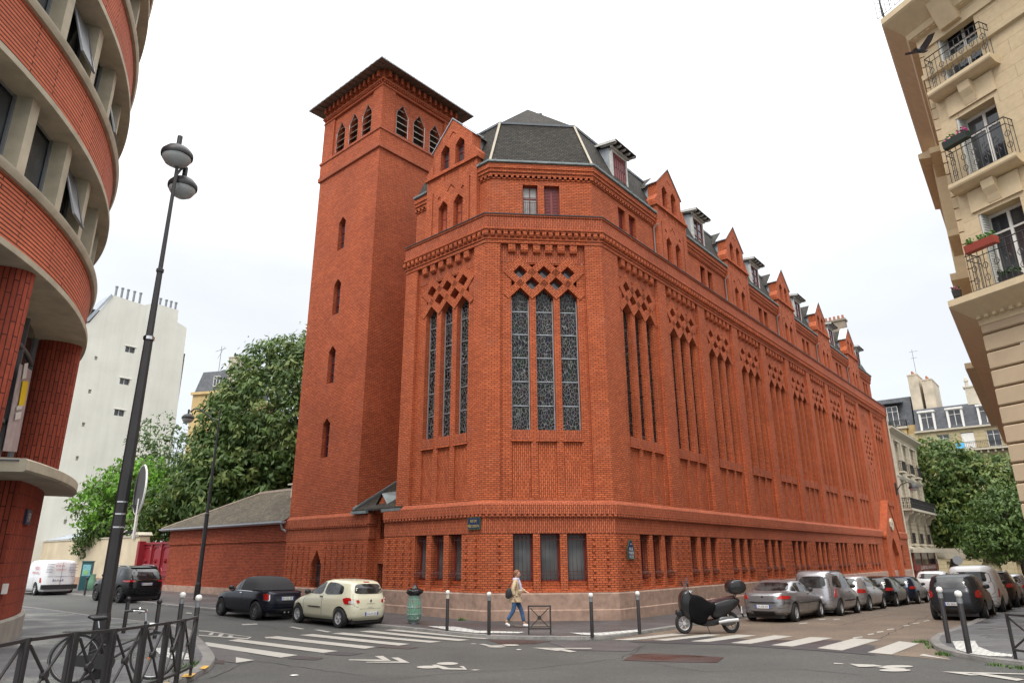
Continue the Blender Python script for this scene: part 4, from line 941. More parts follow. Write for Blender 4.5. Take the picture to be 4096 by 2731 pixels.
m = MB(); text_into(m, FN, 'LE BISTRO FRANCAIS', 58.0, .95, .3, -.25, width=7.5); m.build('fascia_lettering', M['white'], fa, no)
m = MB(); m.box(FN, 52.3, 64.6, -.9, .1, 2.45, 2.75); m.build('folded_awning', M['creamstone'], sf, no)
hsg = Fr(FN(65.2, -.2, 0)[:2], FN.a+pi/2)
m = MB(); m.box(hsg, -.2, 2.4, -.1, .1, 1.85, 2.9); hg = m.build('hanging_sign', M['creamstone'], nb, no)
m = MB(); m.tube([FL(51.12, -.1, 15.2), FL(51.12, -.1, -2.5)], .07, 6); m.tube([FL(51.45, .0, 15.2), FL(51.45, -.0, -2.5)], .09, 6); dpn = m.build('downpipes', M['creamstone'], nb, no)
m = MB(); m.box(FN, 65.45, 66.3, .2, .5, -3.2, 1.8); pbx = m.build('blue_hoarding', plain('blue paint', (.02, .03, .25), .5), nb, no)
# ================================================================== far end buildings
FF = Fr(FL(88, 0, 0)[:2], FL.a+pi/2)
fb = thing('stone_mansard_block', 'pale ochre stone block with slate mansard, white dormers and long balcony behind the street tree', 'building', FF(6, 2, 0)); fo = FF(6, 2, 0)
STF = brickmat('pale ochre ashlar', (.44, .36, .22), (.39, .32, .19), (.24, .19, .12), bw=1.4, bh=.5, ms=.02, bump=.01, big=.1)
m = MB(); hs_ = []
for x in (-.2, 2.7, 5.6, 9.5, 13, 16.5): hs_.append(([(x-.75, 16.0), (x+.75, 16.0), (x+.75, 18.2), (x-.75, 18.2)], .3, 0))
for z in (12.3, 8.9, 5.4):
    for x in (1.6, 5.6, 9.5, 13, 16.5): hs_.append(([(x-.85, z)]+[(x+.85, z), (x+.85, z+1.9)]+[(x+.85*cos(t), z+1.9+.5*sin(t)) for t in (.5, 1.0, 1.57, 2.1, 2.6)]+[(x-.85, z+1.9)], .3, 0))
ax = 2.3; hs_.append(([(ax-1.1, -4), (ax+1.1, -4), (ax+1.1, .6)]+[(ax+1.1*cos(t), .6+1.1*sin(t)) for t in (.4, .8, 1.2, 1.57, 1.95, 2.35, 2.75)]+[(ax-1.1, .6)], .6, 1)); hs_.append(([(5.0, -4), (12, -4), (12, 1.6), (5.0, 1.6)], .6, 1)); hs_.append(([(-2.6, -.6), (-1.4, -.6), (-1.4, 1.4), (-2.6, 1.4)], .3, 1)); hs_.append(([(5.2, 2.6), (7, 2.6), (7, 4.9), (5.2, 4.9)], .3, 1))
m.panel(FF, [(-6, -5), (20, -5), (20, 18.7), (-6, 18.7)], hs_, 0); m.build('wall', STF, fb, fo)
m = MB(); m.sprism(FF, -3.3, 20, [(-.05, 18.9), (.9, 22.2), (8, 23), (8, 18.9)]); m.build('mansard_roof', M['slate'], fb, fo)
m = MB()
for z, o_ in ((18.7, .35), (15.6, .8), (8.2, .2), (1.9, .2)): m.box(FF, -3.5, 20, -o_, 0, z, z+.22)
x = -1.0
while x < 20: m.box(FF, x, x+.2, -.6, 0, 15.25, 15.6); x += .8
m.build('stone_bands', M['creamstone'], fb, fo)
railing(FF, -1.2, 20, -.75, 15.82, step=.2, fancy=False, r=.025).build('long_balcony_railing', M['metal'], fb, fo)
for x in (-1.7, 1.7, 5.3, 9.2, 13):
    m = MB()
    for q in (-1, 1): m.box(FF, x+q*.85-.12, x+q*.85+.12, -.1, .6, 19.0, 21.6)
    m.box(FF, x-1.05, x+1.05, -.25, .8, 21.5, 21.75); m.box(FF, x-.97, x+.97, .0, 1.5, 21.4, 21.5); dm = m.build('dormer', M['white'], fb, fo); winpart(dm, fo, FF, x-.75, x+.75, 19.05, 21.45, .05)
for x in (-.2, 5.6, 9.5, 13): winpart(fb, fo, FF, x-.75, x+.75, 16.0, 18.2, .2)
m = MB(); m.box(FF, 1.9, 3.6, .1, .25, 16, 18.1); m.build('white_blind', M['white'], fb, fo)
m = MB(); m.box(FF, 1.2, 2.2, -.80, -.77, 16.0, 16.7); m.build('blue_banner', plain('blue banner', (.1, .45, .75), .6), fb, fo)
for x in (1.6, 5.6, 9.5, 13):
    for z in (12.3, 8.9, 5.4): winpart(fb, fo, FF, x-.85, x+.85, z, z+2.3, .2)
m = MB(); m.box(FF, 3.4, 5.0, .8, 2.2, 22, 24.4); m.box(FF, 3.2, 5.2, .7, 2.3, 24.4, 24.6); m.lathe(FF(3.7, 1.3, 24.6), [(.25, 0), (.2, .7), (.3, .8), (.15, 1.3), (0, 1.4)], 7); m.build('chimney', M['creamstone'], fb, fo)
m = MB(); m.lathe(FF(6.6, .8, 23.6), [(0, 0), (.4, .1), (.55, .25), (0, .1)], 12, axis='y', M=Matrix.Rotation(-FF.a, 3, 'Z')); m.tube([FF(6.6, .9, 22), FF(6.6, .9, 23.4)], .05, 4); m.build('satellite_dish', M['white'], fb, fo)
FG = Fr(FF(-3.3, 1.5, 0)[:2], FF.a)
fc = thing('ochre_brick_house', 'ochre brick house with zinc mansard, iron balcony and two leaning tall chimney stacks', 'building', FG(-4, 1, 0)); fco = FG(-4, 1, 0)
m = MB(); m.box(FG, -9, 0, 0, 8, -4, 20.2); m.box(FG, -4.4, -1.3, -.7, 0, 10, 19.7); m.box(FG, -9, 0, -.1, 0, 16.4, 16.8); m.build('wall', OCH, fc, fco)
m = MB(); m.sprism(FG, -9, -.4, [(.1, 20.2), (1.2, 24.6), (8, 25.4), (8, 20.2)]); m.sprism(FG, -4.4, -1.4, [(-.4, 23.5), (2, 24.0), (2, 24.2), (-.6, 23.65)]); m.build('mansard_roof', M['slate'], fc, fco)
m = MB(); m.box(FG, -4.6, -1.1, -.95, 0, 19.7, 20.0); m.box(FG, -4.6, -1.1, -.8, 0, 16.2, 16.45); m.build('stone_bands', M['creamstone'], fc, fco)
railing(FG, -4.5, -1.2, -.85, 20.0, step=.18, r=.03).build('balcony_railing', M['metal'], fc, fco)
winpart(fc, fco, FG, -3.6, -2.1, 20.3, 23.2, .0); winpart(fc, fco, FG, -3.6, -2.0, 16.8, 19.2, -.75)
for x, zt in ((-.1, 27.4), (1.6, 26.4)):
    m = MB(); m.box(FG, x, x+1.3, .1, 6, 18, zt); m.box(FG, x-.05, x+1.35, .05, 6.05, zt, zt+.2); cc_ = m.build('chimney_stack', plain('stained render chimney', (.50, .43, .33), .9, var=.2, scale=.8), fc, fco)
    m = MB()
    for k in range(6): m.lathe(FG(x+.65, .5+.9*k, zt+.2), [(.18, 0), (.15, .5), (0, .5)], 6)
    m.build('chimney_pots', bpy.data.materials['terracotta'], cc_, fco)
m = MB(); m.tube([FG(1.0, 1, 27), FG(1.0, 1, 31.5)], .04, 4); m.tube([FG(.6, 1, 31.2), FG(1.7, 1, 31.2)], .03, 4); m.tube([FG(.7, 1, 30.2), FG(1.5, 1, 30.2)], .03, 4); m.build('television_aerial', M['alu'], fc, fco)
# ================================================================== stone building on the right
KS = 1.375
FR_ = Fr((9.45*KS, 12.911*KS), radians(-22)+pi)          # s from the corner towards the camera
RB = Vector((9.45*KS, 12.911*KS))
rb = thing('stone_apartment_building', 'warm limestone apartment building with iron window balconies and deep cornice at the right edge', 'building', (RB.x, RB.y, 0)); ro = (RB.x, RB.y, 0)
STR = brickmat('warm limestone blocks', (.55, .435, .28), (.52, .41, .26), (.44, .345, .22), bw=1.15, bh=.42, ms=.010, bump=.006, big=.08)
FS = Fr(RB+D(radians(37.0)).xy*30, radians(37.0)+pi)      # street side, seen almost edge on
def rz(z): return 2.25+(z-2.25)*KS
m = MB(); hs_ = []; wr = []
cols = [(1.12, 1.14), (5.3, 1.14), (9.5, 1.14)]
flr = [(rz(11.93)+.12, rz(13.45)), (rz(9.6)+.12, rz(11.2)), (rz(7.2)+.15, rz(8.9))]
for x, w_ in cols:
    for a, b in flr: hs_.append(([(x-w_/2, a), (x+w_/2, a), (x+w_/2, b), (x-w_/2, b)], .42, 0)); wr.append((x, w_, a, b))
m.panel(FR_, [(0, rz(7.0)), (14, rz(7.0)), (14, rz(14.2)), (0, rz(14.2))], hs_, 0)
m.panel(FS, [(0, rz(7.0)), (30, rz(7.0)), (30, rz(14.2)), (0, rz(14.2))], [], 0)
for x in (4, 8, 12):
    for a, b in flr: pass
m.build('wall', STR, rb, ro)
# rusticated ground part: thick courses with recessed joints
m = MB(); z = -1.; k = 0
PR = Path([FS(0, 0, 0)[:2], FS(30, 0, 0)[:2], FR_(14, 0, 0)[:2]])
while z < rz(6.7)-.1:
    z1 = min(z+.5, rz(6.7)); m.sweep(PR, [(.1, z), (.0, z+.02), (-.04, z+.05), (-.04, z1-.05), (0, z1-.02), (.1, z1)], caps=False); z = z1
m.build('rusticated_base', plain('warm limestone', (.45, .345, .23), .8, var=.1, scale=.9), rb, ro)
# quoins up the corner
M['stoneq'] = plain('limestone quoin b', (.46, .35, .22), .8, var=.1)
mq = MB(); m = MB(); z = rz(7.3); k = 0
while z < rz(13.2):
    L_ = .34 if k % 2 else .5; m.box(FS, 30-L_, 30.06, -.05, .3, z+.02, z+.36); mq.box(FS, 24, 24.6-.1*(k % 2), -.10, .3, z+.02, z+.36); z += .38; k += 1
mq.build('quoins', M['stoneq'], rb, ro); m.build('quoins', plain('limestone quoin', (.46, .35, .22), .8, var=.1), rb, ro)
m = MB(); C_ = [(.2, rz(13.25)), (-.06, rz(13.25)), (-.06, rz(13.55)), (-.25, rz(13.62)), (-.3, rz(13.75)), (-.8, rz(14.1)), (-.85, rz(14.15)), (-.85, rz(14.3)), (-.1, rz(14.4)), (.2, rz(14.4))]
m.sweep(PR, C_); m.sweep(PR, [(.2, rz(6.62)), (-.06, rz(6.62)), (-.08, rz(6.75)), (-.3, rz(6.85)), (-.62, rz(7.02)), (-.66, rz(7.05)), (-.66, rz(7.18)), (.2, rz(7.2))])
m.sweep(PR, [(.1, rz(12.45)), (-.1, rz(12.5)), (-.12, rz(12.62)), (.1, rz(12.66))])
for x in [k*.22 for k in range(64)]: m.box(FR_, x, x+.11, -.2, -.05, rz(13.58), rz(13.66)); m.box(FR_, x, x+.1, -.2, -.05, rz(6.74), rz(6.82))
for x, w_ in cols:
    for zb_ in (rz(11.93), rz(9.6)):
        m.sprism(FR_, x-.95, x+.95, [(.05, zb_-.18), (-.2, zb_-.16), (-.38, zb_-.05), (-.40, zb_), (-.40, zb_+.1), (.05, zb_+.1)])
        m.sprism(FR_, x-.17, x+.17, [(.05, zb_-.85), (-.06, zb_-.8), (-.12, zb_-.6), (-.22, zb_-.4), (-.26, zb_-.17), (.05, zb_-.2)]); m.box(FR_, x-.7, x+.7, -.05, .05, zb_-.85, zb_-.2)
    m.box(FR_, x-.7, x+.7, -.07, .05, rz(13.5), rz(13.6))
    m.sprism(FR_, x-.3, x+.3, [(.05, rz(13.35)), (-.2, rz(13.35)), (-.6, rz(13.95)), (.05, rz(14.0))])
for x in (3.2, 7.4): m.sprism(FR_, x-.25, x+.25, [(.05, rz(6.2)), (-.15, rz(6.3)), (-.55, rz(6.75)), (-.55, rz(6.9)), (.05, rz(6.9))])
# projecting bay of the street side, seen in profile
m.box(FS, 18, 22.5, -.55, .1, rz(9.7), rz(13.2)); m.sprism(FS, 17.6, 22.9, [(.1, rz(13.2)), (-.95, rz(13.35)), (-.95, rz(13.5)), (.1, rz(13.6))]); m.box(FS, 17.8, 22.7, -.75, .1, rz(9.5), rz(9.7)); m.box(FS, 8, 22.6, -.9, .1, rz(7.0), rz(7.15))
m.box(FS, 25, 27, -.42, .1, rz(9.55), rz(9.7)); m.box(FS, 25, 27, -.42, .1, rz(11.85), rz(12.0))
m.build('stone_mouldings', plain('moulded limestone', (.57, .455, .29), .8, var=.08), rb, ro)
for i, (x, w_, a, b) in enumerate(wr):
    winpart(rb, ro, FR_, x-w_/2+.0, x+w_/2, a, b, .36, .08)
    m = MB()
    for q in (-1,):
        s0 = x+q*w_/2
        m.box(FR_, s0+.01, s0+.06, .02, .36, a, b)
        for k in range(int((b-a)/.08)): m.box(FR_, s0+.058, s0+.075, .05, .33, a+.04+.08*k, a+.08+.08*k)
    m.build('folded_shutter', plain('grey white shutter', (.52, .53, .5), .6), rb, ro)
for x, w_ in cols:
    railing(FR_, x-.85, x+.85, -.34, rz(11.93)+.1, h=1.15, step=.15, r=.014).build('balcony_railing', M['metal'], rb, ro)
    railing(FR_, x-.85, x+.85, -.34, rz(9.6)+.1, h=1.15, step=.15, r=.014).build('balcony_railing', M['metal'], rb, ro)
railing(FR_, .35, 13.8, -.6, rz(7.18), h=1.15, step=.15, r=.014).build('long_balcony_railing', M['metal'], rb, ro)
railing(FS, 8, 29.9, -.8, rz(14.38), h=1.1, step=.16, ret=False, r=.014).build('roof_railing', M['metal'], rb, ro); railing(FR_, -.6, 13.8, -.8, rz(14.38), h=1.1, step=.16, ret=False, r=.014).build('roof_railing', M['metal'], rb, ro)
m = MB(); m.sweep(PR, [(.3, rz(14.4)), (.4, rz(15.4)), (1.5, rz(17))]); m.build('upper_storey', M['slate'], rb, ro)
gw_ = MB(); gw_.box(FR_, .85, 1.05, -.02, .06, rz(3.2), rz(6.4)); gw_.build('window_reveal', M['concrete'], rb, ro)
# things on its balconies
def planter(fr, s, d, z, L_, col, fl_col, label, green=(.06, .16, .03)):
    t = thing('flower_box', label, 'flower box', fr(s, d, z), 0, None); o = fr(s, d, z)
    m = MB(); m.sprism(fr, s-L_/2, s+L_/2, [(d-.1, z), (d+.1, z), (d+.13, z+.2), (d-.13, z+.2)]); m.build('box', plain('planter '+label[:12], col, .6), t, o)
    m = MB(); rnd = random.Random(int(s*10)); 
    for k in range(160):
        c = Vector(fr(s+rnd.uniform(-L_/2, L_/2), d+rnd.uniform(-.12, .12), z+.2+rnd.uniform(0, .16))); a = Vector([rnd.uniform(-1, 1) for _ in range(3)]).normalized()*.045; b = a.cross(Vector([rnd.uniform(-1, 1) for _ in range(3)])).normalized()*.03
        m.face([c-a, c+b, c+a, c-b], 0, 0 if fl_col is None or rnd.random() < .5 else 1)
    m.build('plants', [plain('leaf '+label[:8], green, .7)]+([plain('petal '+label[:8], fl_col, .6)] if fl_col else []), t, o)
planter(FR_, .75, -.50, rz(10.42), .7, (.02, .03, .025), (.75, .08, .35), 'dark green flower box of pink flowers on the second floor railing')
planter(FR_, .9, -.74, rz(7.95), .8, (.30, .05, .03), None, 'red flower box of green plants on the long lower balcony', (.08, .2, .03))
planter(FR_, 1.2, -.35, rz(7.2), .5, (.03, .03, .03), None, 'small bush in a dark pot standing on the lower balcony floor', (.04, .09, .03))
planter(FS, 26, -.55, rz(8.2), .6, (.03, .03, .03), (.7, .2, .35), 'dark flower box of pale pink flowers sticking out on the street side')
# wall lamp at the end of the chapel
wlp = thing('wall_lamp', 'street lantern on a curved arm bracketed to the far end of the chapel', 'street lamp', FL(50.2, 0, 8.2)); wo = FL(50.2, 0, 8.2)
m = MB(); m.box(FL, 50.05, 50.35, -.12, 0, 7.6, 8.7); m.tube([FL(50.2, -.1, 8.0), FL(50.2, -.5, 8.5), FL(50.2, -1.1, 8.7), FL(50.2, -1.5, 8.5)], .05, 6); m.build('bracket', M['metal'], wlp, wo)
m = MB(); m.lathe(FL(50.2, -1.5, 8.1), [(.42, 0), (.42, .08), (.3, .3), (.12, .42), (0, .44)], 14); m.build('lamp_hood', M['metal'], wlp, wo, smooth=40)
m = MB(); m.lathe(FL(50.2, -1.5, 8.1), [(.38, 0), (.3, -.18), (0, -.26)], 14); m.build('lamp_glass', glassmat('lamp bowl', (.4, .42, .42), .1, .5), wlp, wo, smooth=60)
# street name plates
def nameplate(fr, s0, s1, z0, z1, d, lines, label, arch_=False, gold=False):
    P = [(s0, z0), (s1, z0), (s1, z1), (s0, z1)]
    if arch_: P = [(s0, z0), (s1, z0), (s1, z1-.28), (s1-.1, z1-.2), (s1-.15, z1-.04), ((s0+s1)/2, z1), (s0+.15, z1-.04), (s0+.1, z1-.2), (s0, z1-.28)]
    c = ((s0+s1)/2, (z0+z1)/2); o = fr(c[0], d, c[1]); t = thing('street_name_plate', label, 'street sign', o)
    m = MB(); m.prism(fr, P, d-.03, d); m.build('border', plain('green enamel border', (.04, .09, .06), .4), t, o)
    k = .035; m = MB(); m.prism(fr, [(c[0]+(a-c[0])*(1-k*2.2/(s1-s0)), c[1]+(z-c[1])*(1-k*2.2/(z1-z0))) for a, z in P], d-.036, d-.02); m.build('plate', plain('blue enamel', (.008, .02, .07), .35), t, o)
    m = MB()
    for (tx, z, h, w_) in lines: text_into(m, fr, tx, c[0], z, h, d-.042, width=w_)
    m.build('lettering', plain('gold lettering', (.55, .43, .12), .5) if gold else M['white'], t, o)
nameplate(FW, 4.42, 5.08, 3.22, 3.66, -.10, [('RUE DU', 3.47, .10, .33), ('PÈRE CORENTIN', 3.29, .10, .57)], 'wide blue street name plate reading RUE DU PÈRE CORENTIN on the brick band', gold=True)
nameplate(FL, .62, 1.12, 2.14, 2.86, -.09, [('RUE', 2.46, .11, .26), ('MARIE', 2.32, .11, .36), ('ROSE', 2.18, .11, .3), ('XIV', 2.66, .06, .15)], 'tall arched blue street name plate reading RUE MARIE ROSE beside ground windows', True)
# ================================================================== street surfaces
q2 = lambda x, y: (x/1.887, 1900+y/1.887)
zq = lambda x, y: (700+x/1.96, 2100+y/1.96)
z5 = lambda x, y: (1500+x/1.887, 1900+y/1.887)
z6 = lambda x, y: (2500+x/2.145, 2000+y/2.145)
z7 = lambda x, y: (3200+x/1.887, 1900+y/1.887)
HK = .08
def asphalt(name, c, c2, sp=.75, rough=.75, wet=.0, scale=.35):
    m, nt, b = newmat(name); L = nt.links.new; tc = N(nt, 'ShaderNodeTexCoord')
    n1 = N(nt, 'ShaderNodeTexNoise', Scale=scale, Detail=6., Roughness=.6); L(tc.outputs['Object'], n1.inputs[0])
    n2 = N(nt, 'ShaderNodeTexNoise', Scale=38., Detail=3., Roughness=.8); L(tc.outputs['Object'], n2.inputs[0])
    n3 = N(nt, 'ShaderNodeTexVoronoi', Scale=55.); L(tc.outputs['Object'], n3.inputs[0])
    r = N(nt, 'ShaderNodeValToRGB'); r.color_ramp.elements[0].position = .35; r.color_ramp.elements[1].position = .68; r.color_ramp.elements[0].color = (*c, 1); r.color_ramp.elements[1].color = (*c2, 1); L(n1.outputs[0], r.inputs[0])
    m1 = N(nt, 'ShaderNodeMapRange'); m1.inputs['From Min'].default_value = .25; m1.inputs['From Max'].default_value = .75; m1.inputs['To Min'].default_value = 1-sp; m1.inputs['To Max'].default_value = 1+sp; L(n2.outputs[0], m1.inputs[0])
    m2 = N(nt, 'ShaderNodeMapRange'); m2.inputs['To Min'].default_value = 1.15; m2.inputs['To Max'].default_value = .85; L(n3.outputs['Distance'], m2.inputs[0])
    mu = N(nt, 'ShaderNodeMath', operation='MULTIPLY'); L(m1.outputs[0], mu.inputs[0]); L(m2.outputs[0], mu.inputs[1])
    n5 = N(nt, 'ShaderNodeTexNoise', Scale=11., Detail=5., Roughness=.7); L(tc.outputs['Object'], n5.inputs[0]); m5 = N(nt, 'ShaderNodeMapRange'); m5.inputs['From Min'].default_value = .3; m5.inputs['From Max'].default_value = .7; m5.inputs['To Min'].default_value = .78; m5.inputs['To Max'].default_value = 1.22; L(n5.outputs[0], m5.inputs[0]); mu2 = N(nt, 'ShaderNodeMath', operation='MULTIPLY'); L(mu.outputs[0], mu2.inputs[0]); L(m5.outputs[0], mu2.inputs[1]); mu = mu2
    hv = N(nt, 'ShaderNodeHueSaturation'); L(r.outputs[0], hv.inputs['Color']); L(mu.outputs[0], hv.inputs['Value']); L(hv.outputs[0], b.inputs['Base Color'])
    n4 = N(nt, 'ShaderNodeTexNoise', Scale=.55, Detail=3.); L(tc.outputs['Object'], n4.inputs[0])
    rr = N(nt, 'ShaderNodeMapRange'); rr.inputs['From Min'].default_value = .45; rr.inputs['From Max'].default_value = .62; rr.inputs['To Min'].default_value = rough; rr.inputs['To Max'].default_value = rough-wet; L(n4.outputs[0], rr.inputs[0]); L(rr.outputs[0], b.inputs['Roughness'])
    bp = N(nt, 'ShaderNodeBump', Strength=.5, Distance=.006); L(n2.outputs[0], bp.inputs['Height']); L(bp.outputs[0], b.inputs['Normal'])
    return m
M['asph'] = asphalt('crossing asphalt', (.044, .044, .041), (.068, .068, .063))
M['brown'] = asphalt('worn brown asphalt', (.105, .08, .060), (.165, .12, .082), scale=.5)
M['walk'] = asphalt('pavement asphalt', (.05, .044, .045), (.085, .077, .076), wet=.35, sp=.2)
M['walk2'] = asphalt('wet pavement asphalt', (.065, .065, .068), (.11, .11, .113), wet=.5, sp=.15)
M['patch'] = asphalt('fresh dark asphalt patch', (.032, .029, .031), (.048, .043, .046), wet=.4, sp=.2)
M['redpatch'] = asphalt('dark reddish asphalt patch', (.035, .02, .018), (.06, .035, .031), wet=.5, sp=.2)
M['kerb'] = asphalt('granite kerb', (.13, .125, .118), (.21, .20, .185), scale=1.5, sp=.2)
def paint():
    m, nt, b = newmat('worn road paint'); L = nt.links.new; tc = N(nt, 'ShaderNodeTexCoord'); b.inputs['Roughness'].default_value = .6
    n1 = N(nt, 'ShaderNodeTexNoise', Scale=7., Detail=8., Roughness=.75); L(tc.outputs['Object'], n1.inputs[0])
    r = N(nt, 'ShaderNodeValToRGB'); r.color_ramp.elements[0].position = .30; r.color_ramp.elements[1].position = .44; r.color_ramp.elements[0].color = (.13, .125, .12, 1); r.color_ramp.elements[1].color = (.36, .345, .31, 1); L(n1.outputs[0], r.inputs[0]); L(r.outputs[0], b.inputs['Base Color'])
    return m
M['paint'] = paint()
M['tactile'] = brickmat('white tactile paving', (.66, .66, .62), (.58, .58, .55), (.22, .22, .21), bw=.4, bh=.09, ms=.02, bump=.01, big=.1)
def axis(a, b, lo, hi, st, far):
    v = [lo+st*i for i in range(int((hi-lo)/st)+1)]; L_ = [lo-d for d in far][::-1]; R_ = [v[-1]+d for d in far]; return L_+v+R_
xs_ = axis(0, 0, -45, 45, 1., (3, 8, 20, 50, 120, 300, 700)); ys_ = axis(0, 0, -6, 74, 1., (3, 8, 20, 50, 120, 300, 700))
gm = MB(); gv = {}
for i in range(len(xs_)-1):
    for j in range(len(ys_)-1):
        if xs_[i] < -345 or ys_[j] < -306: continue
        gm.face([(x, y, g(max(-80, min(80, x)), max(-60, min(160, y)))) for x, y in ((xs_[i], ys_[j]), (xs_[i+1], ys_[j]), (xs_[i+1], ys_[j+1]), (xs_[i], ys_[j+1]))])
gr = struct(gm.build('ground', M['asph'], smooth=60))
def drape(mb, poly, dz, step=1.0, mi=0):
    P = [Vector((p[0], p[1], 0)) for p in poly]
    def rec(a, b, c, d):
        l = [(a-b).length, (b-c).length, (c-a).length]; m = max(l)
        if m < step*(1 if max(abs(a.x), a.y) < 45 else 4) or d > 9:
            mb.face([(q.x, q.y, g(q.x, q.y)+dz) for q in (a, b, c)], 0, mi); return
        k = l.index(m)
        if k == 0: q = (a+b)/2; rec(a, q, c, d+1); rec(q, b, c, d+1)
        elif k == 1: q = (b+c)/2; rec(a, b, q, d+1); rec(a, q, c, d+1)
        else: q = (c+a)/2; rec(a, b, q, d+1); rec(q, b, c, d+1)
    for t in tessellate_polygon([P]):
        a, b, c = (P[i] for i in t)
        if (b-a).cross(c-a).z < 0: b, c = c, b
        rec(a, b, c, 0)
def smoothline(pts, it=2):
    for _ in range(it):
        q = [pts[0]]
        for a, b in zip(pts, pts[1:]): q += [a*.75+b*.25, a*.25+b*.75]
        pts = q+[pts[-1]]
    return pts
def resamp(pts, st=.8):
    out_ = [pts[0]]
    for a, b in zip(pts, pts[1:]):
        n = max(1, int((b-a).length/(st if a.y < 60 else 4)))
        out_ += [a+(b-a)*k/n for k in range(1, n+1)]
    return out_
def V2(p): return Vector((p[0], p[1]))
def walk(name, kerbpts, rest, mat, side, h=HK):
    kp = resamp(smoothline([V2(p) for p in kerbpts]))
    mb = MB(); drape(mb, kp+[V2(p) for p in rest], h); o = struct(mb.build(name, mat))
    kb = MB(); rows = []
    for i, p in enumerate(kp):
        t = (kp[min(i+1, len(kp)-1)]-kp[max(i-1, 0)]).normalized(); n = Vector((-t.y, t.x))*side; z = g(p.x, p.y)
        rows.append([(p.x+n.x*d, p.y+n.y*d, z+zz) for d, zz in ((0, -.05), (-.005, h-.015), (.015, h+.004), (.24, h+.008), (.25, h-.03))])
    for i in range(len(rows)-1):
        for k in range(4): kb.face([rows[i][k], rows[i+1][k], rows[i+1][k+1], rows[i][k+1]])
    struct(kb.build('kerb', M['kerb'], smooth=50)); return kp
# pavement round the chapel
kl = [gnd(*q2(600, 908)), gnd(*q2(1200, 988)), gnd(*q2(1600, 1022)), gnd(*z5(70, 1152)), gnd(*z5(280, 1175)), gnd(*z5(470, 1195)), gnd(*z5(700, 1222)), gnd(*z5(950, 1237)), gnd(*z5(1250, 1243)), gnd(*z5(1500, 1243)), gnd(*z5(1700, 1240)), gnd(*z5(1860, 1225)), gnd(*z5(2050, 1195))]
kl = [V2(kl[0])+V2(FT.t)*-35+V2((0, 0))]+[V2(p) for p in kl]
e1_ = V2(FL(3.6, -2.75, 0)); e2_ = V2(FL(66, -2.75, 0)); e3_ = V2(FL(66, 2, 0))
walk('chapel_pavement', kl+[e1_, e2_], [e3_, V2(FL(0, 1, 0)), V2(FW(-1, 1, 0)), V2(FT(0, 1, 0)), V2(FT(-75, 1.5, 0))], M['walk'], 1)
# near left pavement
kn = [gnd(*q2(215, 1003)), gnd(*q2(740, 1083)), gnd(*q2(1200, 1130)), gnd(*q2(1400, 1158)), gnd(*q2(1500, 1240)), gnd(*q2(1590, 1340)), gnd(*q2(1628, 1400)), gnd(*q2(1590, 1470)), gnd(*q2(1480, 1530)), gnd(*q2(1350, 1590))]
kn = [V2(kn[0])+Vector((-22, 17))]+[V2(p) for p in kn]
last = kn[-1]; kn += [last+Vector((.1, -3)), last+Vector((-.4, -14))]
walk('near_pavement', kn, [Vector((-22, 0)), Vector((-40, 30)), Vector((-45, 46))], M['walk2'], -1)
# right pavement
kr = [(V2(gnd(*z7(1691, 1450)))+Vector((2.5, -16))), (V2(gnd(*z7(1691, 1450)))+Vector((.35, -3)))]+[V2(gnd(*z7(*p))) for p in ((1691, 1450), (1400, 1415), (1200, 1375), (1050, 1335), (985, 1285), (995, 1235), (1120, 1188), (1300, 1118), (1500, 1033))]
dR = D(radians(37.5)).xy; kr.append(kr[-1]+dR*70)
walk('right_pavement', kr, [kr[-1]+Vector((8, -6)), Vector((22, 20)), Vector((24, -2))], M['walk2'], -1)
# brown roadway of the side street
seam = [gnd(*z6(-120, 1192)), gnd(*z6(240, 1207)), gnd(*z6(905, 1236)), gnd(*z6(1650, 1276)), gnd(*z7(510, 1342)), gnd(*z7(900, 1374)), gnd(*z7(1150, 1398))]
mb = MB(); drape(mb, [V2(p) for p in seam]+[V2(gnd(*z7(1060, 1335))), V2(gnd(*z7(1000, 1285))), V2(gnd(*z7(1010, 1235))), V2(gnd(*z7(1140, 1185))), V2(gnd(*z7(1320, 1115))), V2(gnd(*z7(1510, 1033))), kr[-1]+Vector((.2, -.1)), e2_, e1_, V2(gnd(*z5(2050, 1193)))], .004)
struct(mb.build('side_street_roadway', M['brown']))
def sheet(name, polys, mat, dz=.008, kind='structure', holder=None):
    mb = MB()
    for p in polys: drape(mb, [V2(q) for q in p], dz, .6)
    return struct(mb.build(name, mat))
G_ = lambda f, pts, dz=0: [gnd(*f(*p), dz) for p in pts]
for f, p in ((z6, [(0, 1215), (60, 1206), (905, 1240), (1650, 1290), (2145, 1330), (2145, 1250), (1830, 1200), (1200, 1200), (560, 1160), (240, 1200)]), (zq, [(1170, 1012), (1280, 992), (1480, 1002), (1370, 1024)]), (zq, [(880, 1045), (980, 1020), (1165, 1042), (1100, 1058)]), (z5, [(-10, 1295), (60, 1285), (340, 1298), (250, 1312)]), (z5, [(1300, 1260), (1900, 1250), (2010, 1285), (1940, 1330), (1500, 1320)])):
    sheet('asphalt_patch', [G_(f, p)], M['patch'] if f is not z5 else M['walk'])
sheet('asphalt_patch', [G_(z6, [(-20, 1372), (70, 1322), (300, 1312), (850, 1348), (790, 1392), (300, 1385)])], M['redpatch'])
sheet('asphalt_patch', [G_(z5, [(850, 1245), (1050, 1238), (1330, 1252), (1200, 1272), (960, 1275)])], M['redpatch'])
sheet('asphalt_patch', [G_(q2, [(1640, 1395), (1700, 1390), (1690, 1425), (1620, 1420)])], M['redpatch'])
